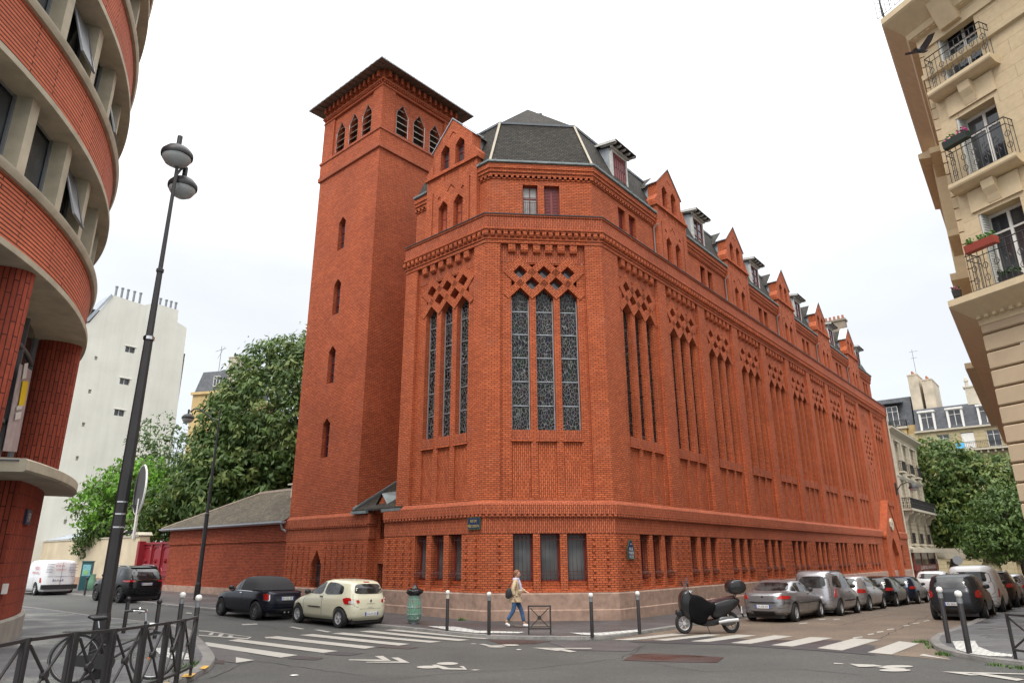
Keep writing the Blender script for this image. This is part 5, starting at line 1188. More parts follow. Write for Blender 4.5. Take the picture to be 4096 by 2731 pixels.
sheet('asphalt_patch', [G_(q2, [(1500, 1300), (1560, 1280), (1760, 1310), (1880, 1350), (1920, 1395), (1800, 1420), (1650, 1400), (1560, 1330)])], M['walk'])
# zebra crossings: one painted stripe each
def stripe(f, pts): 
    o = sheet('crossing_stripe', [G_(f, pts)], M['paint'], .012); return o
for p in ([(160, 932), (250, 918), (965, 1020), (830, 1040)], [(415, 905), (500, 893), (1280, 988), (1160, 1002)], [(705, 882), (800, 870), (1575, 955), (1490, 970)], [(975, 862), (1080, 853), (1840, 932), (1755, 945)], [(1225, 850), (1320, 842), (2090, 914), (2000, 922)], [(1440, 833), (1540, 827), (2310, 900), (2220, 908)], [(1640, 822), (1720, 817), (2500, 886), (2420, 893)]): stripe(zq, p)
for p in ([(-100, 1200), (60, 1202), (550, 1150), (400, 1146)], [(240, 1200), (360, 1206), (830, 1156), (700, 1150)], [(560, 1212), (715, 1216), (1130, 1161), (960, 1154)], [(905, 1226), (1075, 1233), (1440, 1168), (1280, 1159)], [(1255, 1245), (1440, 1256), (1785, 1182), (1590, 1175)]): stripe(z6, p)
for p in ([(130, 1306), (318, 1324), (600, 1243), (405, 1232)], [(510, 1339), (692, 1355), (900, 1272), (750, 1254)]): stripe(z7, p)
def ell(cx, cy, rx, ry, n=16): return [(cx+rx*cos(2*pi*k/n), cy+ry*sin(2*pi*k/n)) for k in range(n)]
def mark(f, polys, name='road_marking'): return sheet(name, [G_(f, p) for p in polys], M['paint'], .012)
mark(zq, [[(1362, 1060), (1362, 1054), (1560, 1055), (1625, 1055), (1565, 1028), (1630, 1026), (1692, 1064), (1590, 1066)], [(1498, 1078), (1498, 1073), (1760, 1070), (1695, 1040), (1750, 1038), (1840, 1080)]], 'lane_arrow')
mark(zq, [ell(1980, 1114, 86, 11), ell(2135, 1086, 84, 11), [(2010, 1098), (2050, 1094), (2150, 1122), (2262, 1124), (2228, 1108), (2262, 1106), (2290, 1135), (2100, 1132)], [(2315, 1136), (2352, 1133), (2396, 1136), (2352, 1141)]], 'bicycle_marking')
mark(z5, [ell(918, 1296, 72, 5), ell(1020, 1283, 68, 6), [(785, 1276), (820, 1274), (880, 1286), (960, 1284), (960, 1290), (850, 1290)], [(718, 1272), (750, 1271), (770, 1275), (730, 1276)]], 'bicycle_marking')
mark(z5, [[(1188, 1303), (1640, 1305), (1630, 1311), (1300, 1310), (1420, 1322), (1370, 1327)], [(1330, 1311), (1410, 1310), (1525, 1332), (1470, 1337)]], 'lane_arrow')
mark(z7, [[(255, 1418), (325, 1423), (330, 1428), (258, 1426)], [(372, 1425), (560, 1432), (640, 1444), (560, 1446), (400, 1436), (508, 1450), (440, 1448)], ell(740, 1445, 115, 9), ell(718, 1474, 120, 10), [(575, 1449), (640, 1448), (800, 1462), (790, 1466), (660, 1464)]], 'bicycle_marking')
mark(z7, [[(1075, 1484), (1700, 1500), (1700, 1507), (1250, 1497), (1350, 1512), (1290, 1514)], [(1290, 1500), (1400, 1500), (1700, 1545), (1640, 1555)]], 'lane_arrow')
mark(z7, [[(900, 1362), (930, 1350), (1140, 1394)]], 'painted_triangle')
mark(q2, [[(1780, 1375), (1920, 1398), (1780, 1417)]], 'painted_triangle')
mark(q2, [[(1500, 1172), (1560, 1175), (1900, 1222), (1870, 1238), (1500, 1212), (1500, 1206), (1860, 1230), (1885, 1222), (1545, 1180), (1500, 1178)], [(1590, 1190), (1615, 1188), (1600, 1208), (1570, 1206)], [(1660, 1198), (1690, 1200), (1670, 1217), (1640, 1215)], [(1730, 1208), (1765, 1212), (1745, 1226), (1710, 1224)]], 'speed_table_marking')
mark(q2, [[(1995, 1222), (2076, 1218), (2076, 1228), (2010, 1232)]], 'road_dash')
for f, pl_ in ((z7, [[(850, 1118), (900, 1112), (905, 1117), (855, 1123)], [(780, 1135), (825, 1130), (830, 1135), (785, 1141)], [(655, 1163), (705, 1157), (712, 1163), (660, 1170)], [(578, 1182), (628, 1176), (634, 1183), (585, 1190)], [(510, 1200), (555, 1194), (560, 1201), (515, 1208)], [(400, 1225), (470, 1217), (475, 1224), (405, 1233)], [(930, 1100), (975, 1094), (980, 1099), (935, 1105)]]), (z6, [[(1660, 1022), (1720, 1018), (1725, 1024), (1665, 1028)], [(1490, 1057), (1560, 1050), (1568, 1056), (1498, 1064)], [(1790, 1020), (1845, 1017), (1845, 1022), (1792, 1026)]]), (zq, [[(890, 798), (925, 796), (1020, 814), (985, 816)], [(1090, 820), (1130, 819), (1230, 838), (1190, 840)], [(520, 776), (640, 772), (650, 778), (530, 784)], [(90, 684), (135, 688), (130, 694), (80, 690)]])):
    for p in pl_: mark(f, [p], 'road_dash')
# white tactile mats on the pavements
tactd = HK+.014
for f, p in ((z5, [(395, 1136), (590, 1140), (660, 1148), (770, 1170), (1130, 1180), (1090, 1190), (760, 1187), (560, 1167)]), (z5, [(1465, 1186), (1700, 1186), (1985, 1162), (1990, 1178), (1700, 1206), (1560, 1200)]), (z7, [(1150, 1250), (1320, 1246), (1345, 1290), (1450, 1330), (1605, 1350), (1600, 1366), (1440, 1362), (1290, 1345), (1180, 1312)]), (q2, [(1165, 1302), (1270, 1298), (1440, 1350), (1440, 1388), (1300, 1385), (1200, 1345)])):
    mb = MB(); drape(mb, [V2(q) for q in G_(f, p, tactd)], tactd, .5); struct(mb.build('tactile_paving', M['tactile']))
for p in ([(1503, 1456), (1540, 1433), (1582, 1435), (1548, 1459)], [(1365, 1522), (1390, 1497), (1478, 1492), (1448, 1516)], [(1215, 1575), (1240, 1562), (1280, 1560), (1260, 1575)]):
    mb = MB(); drape(mb, [V2(q) for q in G_(q2, p, tactd)], tactd, .5); struct(mb.build('yellow_kerb_mark', plain('worn yellow paint', (.52, .30, .05), .7, var=.3, scale=9) if 'worn yellow paint' not in bpy.data.materials else bpy.data.materials['worn yellow paint']))
mb = MB(); drape(mb, [V2(q) for q in G_(z5, [(1050, 1128), (1330, 1122), (1335, 1136), (1060, 1142)], tactd)], tactd, .5); struct(mb.build('inspection_cover', plain('cast iron cover', (.16, .14, .12), .6, .3, var=.2)))
# weeds
WE = plain('weed leaf', (.065, .125, .025), .7, var=.3, scale=20)
def weeds(f, pts, dz, n, h, label):
    c = [gnd(*f(*p), dz) for p in pts]; o = tuple(c[0]); m = MB(); rnd = random.Random(n)
    for i in range(n):
        k = rnd.random()*(len(c)-1); a = c[int(k)]; b = c[min(int(k)+1, len(c)-1)]; p = a+(b-a)*(k-int(k))+Vector((rnd.gauss(0, .05), rnd.gauss(0, .05), 0)); p.z = g(p.x, p.y)+dz
        t = Vector((rnd.uniform(-1, 1), rnd.uniform(-1, 1), 1.2)).normalized()*h*rnd.uniform(.5, 1.1); s_ = Vector((t.y, -t.x, 0)).normalized()*.012
        m.face([p-s_, p+s_, p+t]); 
    ob = m.build('weeds', WE, None, o); ob.location = o; tag(ob, label, 'weeds', 'weeds in the kerb joints'); ob['kind'] = 'stuff'
weeds(q2, [(1330, 1485), (1420, 1450), (1480, 1412)], HK, 220, .07, 'fresh green weeds along the post feet on the left pavement edge')
weeds(q2, [(1180, 1560), (1240, 1535)], HK, 80, .05, 'sparse weeds on the kerb at the bottom left')
weeds(z7, [(880, 1262), (940, 1258), (985, 1310)], .0, 200, .09, 'weeds where the crossing meets the right kerb')
weeds(z7, [(1045, 1350), (1115, 1362)], .0, 150, .10, 'weeds in the gutter below the right tactile paving')
weeds(z7, [(1440, 1430), (1500, 1438), (1650, 1460), (1690, 1460)], .0, 160, .07, 'weeds in the gutter at the right edge')
weeds(z5, [(640, 1095), (670, 1095)], HK, 80, .14, 'small leafy weed at the foot of the granite plinth')
weeds(z5, [(1000, 1105), (1020, 1105)], HK, 30, .1, 'tiny weed at the plinth behind the walking woman')

# cracks and tar joints in the carriageway
CRK = plain('dark road crack', (.022, .021, .02), .9)
def crack(pts, w_, seed):
    rnd = random.Random(seed); P = resamp([V2(p) for p in pts], .25); mb = MB(); off = 0; Q = []
    for i, p in enumerate(P):
        off = off*.8+rnd.gauss(0, .03); t = (P[min(i+1, len(P)-1)]-P[max(i-1, 0)]).normalized(); n = Vector((-t.y, t.x)); c = p+n*off; Q.append((c-n*w_*rnd.uniform(.4, 1), c+n*w_*rnd.uniform(.4, 1)))
    for a, b in zip(Q, Q[1:]): mb.face([(q.x, q.y, g(q.x, q.y)+.006) for q in (a[0], b[0], b[1], a[1])])
    struct(mb.build('road_crack', CRK))
crack([gnd(*z5(-100, 1560)), gnd(*z5(500, 1500)), gnd(*z5(1200, 1460)), gnd(*z5(1860, 1380)), gnd(*z5(2020, 1280))], .012, 1)
crack([gnd(*zq(300, 1200)), gnd(*zq(500, 1090)), gnd(*zq(620, 1060)), gnd(*zq(1500, 1180))], .012, 2)
crack([gnd(*z6(0, 1370)), gnd(*z6(700, 1470)), gnd(*z6(1500, 1440)), gnd(*z6(2100, 1500))], .010, 3)
crack([gnd(*zq(200, 690)), gnd(*zq(900, 830)), gnd(*zq(1700, 900))], .014, 4)
crack([gnd(*z7(300, 1130)), gnd(*z7(700, 1050)), gnd(*z7(980, 1030))], .02, 5)
crack([gnd(*z7(560, 1240)), gnd(*z7(700, 1180)), gnd(*z7(960, 1060))], .02, 6)
for f, p, wh in ((zq, (930, 1178), 'on the bare asphalt below the left lane arrow'), (z5, (1085, 1318), 'between the bicycle marking and arrow below the crossed barrier')):
    c = gnd(*f(*p)); mb = MB(); k = .07; rr_ = random.Random(int(p[0])); drape(mb, [(c.x+k*cos(a)*rr_.uniform(.6, 1.4), c.y+k*sin(a)*rr_.uniform(.6, 1.4)) for a in (0, 1, 2, 3, 4, 5)], .014, 1); lt = mb.build('litter_scrap', M['white'], None, tuple(c)); lt.location = c; tag(lt, 'white scrap of litter '+wh, 'litter', 'litter scraps on the road')
# ================================================================== vehicles
def sgnp(v, e): return (1 if v >= 0 else -1)*abs(v)**e
PAINTS = {}
def paintm(name, c, metal=0, rough=.28):
    if name not in PAINTS:
        m = plain('car paint '+name, c, rough*.8, metal, coat=.35 if max(c) > .2 else .12, spec=.5 if max(c) > .2 else .35); PAINTS[name] = m
    return PAINTS[name]
M['tyre'] = plain('tyre rubber', (.018, .018, .019), .85)
M['rim'] = plain('alloy rim', (.50, .50, .51), .4, .25)
M['rimdark'] = plain('dark alloy rim', (.12, .12, .12), .4, .6)
M['tail'] = plain('red tail light', (.42, .012, .012), .12, coat=1)
M['clear'] = plain('clear lamp glass', (.55, .55, .55), .1, .3, coat=1)
M['chrome'] = plain('chrome', (.6, .6, .6), .12, 1)
M['trim'] = plain('black car trim', (.022, .022, .023), .55)
M['plate'] = plain('white number plate', (.72, .72, .72), .4)
M['plateblue'] = plain('plate blue band', (.02, .06, .35), .4)
M['ink'] = plain('black ink', (.01, .01, .01), .6)
PROF = {
 'hatch': [(.90, .15, -.93, .16, .86), (.975, .21, -.985, .22, .955), (1.0, .33, -1.0, .36, .99), (.965, .45, -.99, .49, 1.0), (.83, .545, -.975, .60, .985), (.50, .655, -.945, .675, .94), (.26, .82, -.90, .82, .86), (.06, .94, -.84, .93, .77), (-.08, .985, -.74, .975, .64), (-.22, 1.0, -.55, .995, .3)],
 'sedan': [(.92, .15, -.93, .17, .86), (.985, .22, -.99, .24, .955), (1.0, .34, -1.0, .38, .99), (.97, .46, -.995, .52, 1.0), (.87, .56, -.985, .635, .985), (.42, .675, -.95, .70, .94), (.40, .69, -.70, .715, .93), (.20, .84, -.52, .85, .83), (.03, .95, -.38, .95, .74), (-.06, .99, -.28, .985, .6), (-.12, 1.0, -.2, 1.0, .3)],
 'mpv': [(.90, .13, -.94, .14, .86), (.98, .19, -.985, .19, .955), (1.0, .28, -1.0, .30, .99), (.97, .39, -.995, .42, 1.0), (.85, .48, -.985, .53, .99), (.60, .575, -.975, .60, .97), (.38, .76, -.955, .76, .92), (.20, .91, -.93, .90, .86), (.06, .975, -.88, .965, .76), (-.1, 1.0, -.70, .995, .45)],
 'suv': [(.90, .17, -.92, .18, .86), (.98, .24, -.985, .25, .955), (1.0, .36, -1.0, .38, .99), (.975, .47, -.99, .51, 1.0), (.84, .575, -.97, .62, .985), (.48, .675, -.93, .70, .94), (.26, .83, -.86, .83, .85), (.08, .94, -.78, .93, .77), (-.06, .985, -.68, .975, .66), (-.2, 1.0, -.5, .995, .3)],
 'van': [(.90, .10, -.96, .11, .88), (.98, .16, -.99, .16, .96), (1.0, .26, -1.0, .27, .99), (.97, .38, -1.0, .40, 1.0), (.86, .47, -.995, .52, .995), (.66, .57, -.99, .60, .98), (.46, .78, -.98, .78, .95), (.32, .92, -.965, .92, .90), (.22, .98, -.94, .97, .82), (.0, 1.0, -.8, .995, .5)],
 'conv': [(.90, .15, -.93, .17, .86), (.98, .22, -.985, .24, .955), (1.0, .35, -1.0, .38, .99), (.985, .48, -.995, .52, 1.0), (.90, .585, -.99, .62, .985), (.44, .665, -.96, .675, .95), (.42, .68, -.72, .69, .93), (.27, .83, -.64, .84, .85), (.14, .94, -.52, .94, .77), (.02, .985, -.40, .985, .65), (-.06, 1.0, -.22, 1.0, .35)],
}
def wheel(parent, x, y, r, wd, side, rimmat, spokes=5):
    m = MB(); pf = [(r*.62, -wd/2), (r*.93, -wd/2), (r, -wd*.32), (r, wd*.32), (r*.93, wd/2), (r*.62, wd/2)]
    m.lathe((x, y, r), pf, 28, axis='y'); t = m.build('wheel', M['tyre'], parent, smooth=40)
    m = MB(); s = side
    m.lathe((x, y, r), [(r*.66, -s*-wd*.40), (r*.62, s*wd*.44), (r*.57, s*wd*.40), (r*.55, s*wd*.1), (0, s*wd*.1)], 24, axis='y')
    for k in range(spokes):
        a = 2*pi*k/spokes+.3; c, s_ = cos(a), sin(a); hw = r*.085
        P = [(c*r*.12-s_*hw, s_*r*.12+c*hw), (c*r*.58-s_*hw*.8, s_*r*.58+c*hw*.8), (c*r*.58+s_*hw*.8, s_*r*.58-c*hw*.8), (c*r*.12+s_*hw, s_*r*.12-c*hw)]
        A = [(x+u, y+s*wd*.36, r+v) for u, v in P]; B = [(x+u, y+s*wd*.12, r+v) for u, v in P]
        m.face(A); [m.face([A[i], B[i], B[(i+1) % 4], A[(i+1) % 4]]) for i in range(4)]
    m.lathe((x, y, r), [(r*.17, s*wd*.12), (r*.17, s*wd*.39), (r*.1, s*wd*.42), (0, s*wd*.42)], 12, axis='y')
    m.build('rim', rimmat, t, smooth=35)
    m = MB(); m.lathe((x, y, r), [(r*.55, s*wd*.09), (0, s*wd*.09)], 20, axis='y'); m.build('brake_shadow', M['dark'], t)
def ringpt(R, th, n):
    xf, zf, xr, zr, w_ = R; cx, a = (xf+xr)/2, (xf-xr)/2
    x = cx+a*sgnp(cos(th), 2/n); y = w_*sgnp(sin(th), 2/n); t = (x-xr)/(xf-xr); return (x, y, zr+(zf-zr)*t)
def make_car(label, typ, L_, W_, H_, paint, loc, hd, cat='car', wr=.30, wb=None, name='parked_car', group='cars parked along the kerbs', rimmat=None, spokes=5, sides=(1, -1), sw=None, rear=None, tails=(), plate=None, roofmat=None, extra=None, shield=True, trim_low=False, fx=.60, rx=-.64, n0=5.5, pz=.0):
    root = thing(name, label, cat, loc, hd, group)
    R = [(a*L_/2, b*H_, c*L_/2, d*H_, e*W_/2) for a, b, c, d, e in PROF[typ]]
    # denser rings by linear blending, rounder towards the roof
    RR = []
    for i in range(len(R)-1):
        k_ = 3
        for k in range(k_): t = k/k_; RR.append((tuple(a+(b-a)*t for a, b in zip(R[i], R[i+1])), n0-(i+t)*.13))
    RR.append((R[-1], 3.5)); NN = 72
    bm = bmesh.new(); rows = [[bm.verts.new(ringpt(r, 2*pi*(k+.5)/NN, n)) for k in range(NN)] for r, n in RR]
    for i in range(len(rows)-1):
        for k in range(NN): bm.faces.new([rows[i][k], rows[i][(k+1) % NN], rows[i+1][(k+1) % NN], rows[i+1][k]])
    bm.faces.new(rows[0][::-1]); bm.faces.new(rows[-1])
    bmesh.ops.smooth_vert(bm, verts=[v for r in rows[2:-1] for v in r], factor=.35, use_axis_x=True, use_axis_y=True, use_axis_z=True)
    bmesh.ops.recalc_face_normals(bm, faces=bm.faces); bvh = BVHTree.FromBMesh(bm)
    me = bpy.data.meshes.new('body'); bm.to_mesh(me); bm.free()
    ob = bpy.data.objects.new('body', me); COL.objects.link(ob)
    cb_ = bmesh.new()
    for x in (fx*L_/2, rx*L_/2):
        for s in (-1, 1):
            bmesh.ops.create_cone(cb_, cap_ends=True, segments=32, radius1=wr*1.17, radius2=wr*1.17, depth=.5, matrix=Matrix.Translation((x, s*(W_/2-.03), wr*1.03))@Matrix.Rotation(pi/2, 4, 'X'))
    cme = bpy.data.meshes.new('cut'); cb_.to_mesh(cme); cb_.free(); co_ = bpy.data.objects.new('cut', cme); COL.objects.link(co_)
    md = ob.modifiers.new('b', 'BOOLEAN'); md.object = co_; md.operation = 'DIFFERENCE'; md.solver = 'EXACT'
    dg = bpy.context.evaluated_depsgraph_get(); nm = bpy.data.meshes.new_from_object(ob.evaluated_get(dg))
    bpy.data.objects.remove(ob); bpy.data.objects.remove(co_)
    nm.materials.clear(); nm.materials.append(paint); nm.materials.append(M['trim'])
    for p in nm.polygons:
        c = p.center; near = min(hypot(c.x-x, c.z-wr*1.03) for x in (fx*L_/2, rx*L_/2)); p.material_index = 1 if (near < wr*1.16 and abs(c.y) < W_/2-.01 and c.z < wr*2.3 and abs(p.normal.y) < .99 and near > wr*1.05) or (trim_low and c.z < H_*.22) or (abs(c.y) < W_/2-.2 and near < wr*1.1 and abs(p.normal.y) > .9) else 0
    nm.shade_smooth(); nm.set_sharp_from_angle(angle=radians(38)); nm.name = 'body'
    body = link('body', nm, root)
    def proj_(axis_, sg, a, b):
        if axis_ == 'y': o, d = Vector((a, sg*4, b)), Vector((0, -sg, 0))
        else: o, d = Vector((sg*6, a, b)), Vector((-sg, 0, 0))
        h, nrm, i, dist = bvh.ray_cast(o, d)
        return (h, nrm) if h is not None else (None, None)
    def decal(nm_, poly, axis_, sg, off, mat, parent=root, rings=4, sub=6, fr_=None):
        pts = []
        for i in range(len(poly)):
            a, b = poly[i], poly[(i+1) % len(poly)]
            for k in range(sub): t = k/sub; pts.append((a[0]+(b[0]-a[0])*t, a[1]+(b[1]-a[1])*t))
        for _ in range(2): pts = [((pts[i-1][0]+2*pts[i][0]+pts[(i+1) % len(pts)][0])/4, (pts[i-1][1]+2*pts[i][1]+pts[(i+1) % len(pts)][1])/4) for i in range(len(pts))]
        cx, cz = sum(p[0] for p in pts)/len(pts), sum(p[1] for p in pts)/len(pts); rws = []
        for r in range(rings+1):
            f = 1-r/rings*.999; row = []
            for p in pts:
                h, nrm = proj_(axis_, sg, cx+(p[0]-cx)*f, cz+(p[1]-cz)*f)
                row.append(None if h is None else h+nrm*off)
            rws.append(row)
        m = MB(); n = len(pts)
        edge = []
        for p in pts:
            h, nrm = proj_(axis_, sg, p[0], p[1]); edge.append(None if h is None else h-nrm*.004)
        rws = [edge]+rws
        for r in range(len(rws)-1):
            for k in range(n):
                q = [rws[r][k], rws[r][(k+1) % n], rws[r+1][(k+1) % n], rws[r+1][k]]
                if all(v is not None for v in q): m.face(q)
        return m.build(nm_, mat, parent, smooth=50) if m.f else None
    h = H_
    Z = lambda f: f*h
    X = lambda f: f*L_/2
    sw_ = sw or {'hatch': [[(.42, .67), (.19, .83), (.0, .92), (-.12, .93), (-.10, .665)], [(-.15, .665), (-.17, .93), (-.45, .92), (-.68, .85), (-.70, .69)]],
          'sedan': [[(.36, .70), (.18, .84), (.02, .93), (-.02, .93), (-.0, .70)], [(-.04, .70), (-.06, .93), (-.28, .93), (-.42, .87), (-.42, .71)], [(-.45, .72), (-.45, .86), (-.60, .74)]],
          'mpv': [[(.50, .60), (.36, .76), (.20, .89), (.05, .90), (.04, .59)], [(.0, .59), (.0, .90), (-.38, .90), (-.40, .59)], [(-.44, .60), (-.44, .89), (-.80, .87), (-.86, .64)]],
          'suv': [[(.42, .69), (.24, .83), (.05, .92), (-.04, .93), (-.03, .68)], [(-.07, .68), (-.09, .93), (-.42, .92), (-.46, .70)], [(-.50, .71), (-.48, .90), (-.64, .86), (-.74, .74)]],
          'van': [[(.55, .60), (.42, .77), (.30, .88), (.16, .88), (.14, .60)]],
          'conv': [[(.37, .69), (.26, .83), (.16, .91), (.08, .92), (.06, .69)], [(.03, .69), (.05, .92), (-.10, .92), (-.16, .70)]]}[typ]
    for poly in sw_:
        for s in sides: decal('side_window', [(X(a), Z(b)) for a, b in poly], 'y', s, .006, M['carglass'])
    if shield:
        zs = {'hatch': (.67, .93), 'sedan': (.70, .94), 'mpv': (.60, .90), 'suv': (.69, .92), 'van': (.59, .90), 'conv': (.70, .93)}[typ]; decal('windscreen', [(-W_*.40, Z(zs[0])), (W_*.40, Z(zs[0])), (W_*.33, Z(zs[1])), (-W_*.33, Z(zs[1]))], 'x', 1, .006, M['carglass'])
    rz_ = rear or {'hatch': (.70, .91, .345, .285), 'sedan': (.735, .93, .37, .30), 'mpv': (.62, .87, .385, .35), 'suv': (.72, .90, .35, .295), 'van': (.62, .86, .40, .37), 'conv': (.73, .90, .30, .26)}[typ]
    if rz_[0]: decal('rear_window', [(-W_*rz_[2], Z(rz_[0])), (W_*rz_[2], Z(rz_[0])), (W_*rz_[3], Z(rz_[1])), (-W_*rz_[3], Z(rz_[1]))], 'x', -1, .006, M['carglass'])
    for poly in tails:        # polygons in (y, z) on the right half seen from behind, mirrored
        for s in (1, -1): decal('tail_light', [(s*a*W_/2, Z(b)) for a, b in poly], 'x', -1, .015, M['tail'], rings=3)
    for s in (1, -1):
        decal('headlight', [(s*a*W_/2, Z(b)) for a, b in ((.55, .40), (.86, .42), (.84, .50), (.6, .47))], 'x', 1, .012, M['clear'], rings=2)
        # wing mirror, door handle, door gaps
        m = MB(); mx, mz = X({'hatch': .40, 'sedan': .36, 'mpv': .50, 'suv': .42, 'van': .55, 'conv': .36}[typ]), Z({'hatch': .70, 'sedan': .73, 'mpv': .63, 'suv': .72, 'van': .63, 'conv': .72}[typ])
        hh, nn = proj_('y', s, mx-.05, mz-.03)
        if hh is not None:
            m.lathe((mx, hh.y+s*.10, mz), [(0, -.1), (.055, -.08), (.08, -.02), (.08, .05), (.05, .1), (0, .11)], 12, axis='y'); m.tube([(mx-.02, hh.y-s*.02, mz-.04), (mx, hh.y+s*.08, mz-.02)], .02, 5); m.build('wing_mirror', M['trim'], root, smooth=50)
        if s in sides:
            hx = X({'hatch': -.08, 'sedan': .04, 'mpv': .08, 'suv': .02, 'van': .18, 'conv': -.10}[typ]); hz = Z({'hatch': .62, 'sedan': .64, 'mpv': .52, 'suv': .63, 'van': .50, 'conv': .62}[typ])
            decal('door_handle', [(hx-.07, hz-.015), (hx+.07, hz-.015), (hx+.07, hz+.015), (hx-.07, hz+.015)], 'y', s, .025, M['chrome'] if typ == 'conv' else M['trim'], rings=2)
            gaps = {'hatch': (.47, -.125), 'sedan': (.42, -.02, -.52), 'mpv': (.53, .02, -.42), 'suv': (.45, -.05, -.50), 'van': (.60, .10, -.40), 'conv': (.45, -.16)}[typ]
            zt_ = {'hatch': .665, 'sedan': .70, 'mpv': .59, 'suv': .68, 'van': .60, 'conv': .69}[typ]
            g_ = MB()
            for gx in gaps:
                col = []
                for k in range(13):
                    zz = Z(.24)+(Z(zt_)-Z(.24))*k/12; q, nr = proj_('y', s, X(gx), zz)
                    if q is not None: col.append(q+nr*.003)
                for a, b in zip(col, col[1:]): g_.face([a+Vector((-.007, 0, 0)), a+Vector((.007, 0, 0)), b+Vector((.007, 0, 0)), b+Vector((-.007, 0, 0))])
            g_.build('door_gap', M['dark'], body)
    for x, wn_ in ((fx*L_/2, 'f'), (rx*L_/2, 'r')):
        for s in (1, -1): wheel(root, x, s*(W_/2-.115), wr, .2, s, rimmat or M['rim'], spokes)
    m = MB(); fr0 = Fr((0, 0), 0); bx_ = lambda mb, x0, x1, y0, y1, z0, z1: mb.box(Fr((0, 0), pi/2), x0, x1, y0, y1, z0, z1)
    bx_(m, -L_*.45, L_*.42, -W_*.36, W_*.36, .14, H_*.2); m.build('underbody', M['trim'], root)
    if plate:
        pzc, py = plate[1], (plate[2] if len(plate) > 2 else 0); hh, nn = proj_('x', -1, py, Z(pzc)); px = min([proj_('x', -1, py+q, Z(pzc)+r)[0].x for q in (-.26, .26) for r in (-.055, .055)])
        pf_ = Fr((px-.012, py), 0); pf_.t = Vector((0, -1, 0)); pf_.n = Vector((1, 0, 0)); pf_.P = Vector((px-.012, py, 0))
        m = MB(); m.box(pf_, -.26, .26, 0, .03, Z(pzc)-.055, Z(pzc)+.055); pp = m.build('number_plate', M['plate'], root)
        m = MB(); m.box(pf_, -.26, -.215, -.002, .02, Z(pzc)-.053, Z(pzc)+.053); m.box(pf_, .215, .26, -.002, .02, Z(pzc)-.053, Z(pzc)+.053); m.build('blue_bands', M['plateblue'], pp)
        m = MB(); text_into(m, pf_, plate[0], 0, Z(pzc)-.036, .075, -.004, width=.38); m.build('registration', M['ink'], pp)
    if typ not in ('van',) and 'three door' not in label:
        g_ = MB()
        for pl_ in ([(-.36, .70), (-.40, .60), (-.40, .44), (-.34, .40), (.34, .40), (.40, .44), (.40, .60), (.36, .70)], [(-.48, .37), (-.30, .335), (.30, .335), (.48, .37)]):
            ln = []
            for i in range(len(pl_)-1):
                for k in range(5):
                    a, b = pl_[i], pl_[i+1]; t = k/4; q, n_ = proj_('x', -1, (a[0]+(b[0]-a[0])*t)*W_, Z(a[1]+(b[1]-a[1])*t))
                    if q is not None: ln.append(q+n_*.002)
            g_.tube(ln, .006, 4, cap=False)
        g_.build('tailgate_gap', M['dark'], body)
        decal('lower_bumper', [(-W_*.44, Z(.17)), (W_*.44, Z(.17)), (W_*.40, Z(.27)), (-W_*.40, Z(.27))], 'x', -1, .010, M['trim'], rings=2)
    if extra: extra(root, decal, X, Z, W_, proj_, bx_, body)
    return root
def rearframe(x, y=0):
    f = Fr((0, 0), 0); f.t = Vector((0, -1, 0)); f.n = Vector((1, 0, 0)); f.P = Vector((x, y, 0)); return f
def place(px, f, wx, wy, hd):          # put the wheel at local (wx, wy) on the street point seen at px
    P = gnd(*f(*px)); c, s = cos(hd), sin(hd); x, y = P.x-(wx*c-wy*s), P.y-(wx*s+wy*c); return (x, y, g(x, y))
HL = atan2(.655, -.755); HR = atan2(.77, .64)
def lean(o): # sit the car on the slope
    x, y = o.location.x, o.location.y; nx = -(g(x+1, y)-g(x-1, y))/2; ny = -(g(x, y+1)-g(x, y-1))/2
    n = Vector((nx, ny, 1)).normalized(); q = Vector((0, 0, 1)).rotation_difference(n); e_ = (q.to_matrix()@Matrix.Rotation(o.rotation_euler.z, 3, 'Z')).to_euler(); o.rotation_euler = e_
cars = []
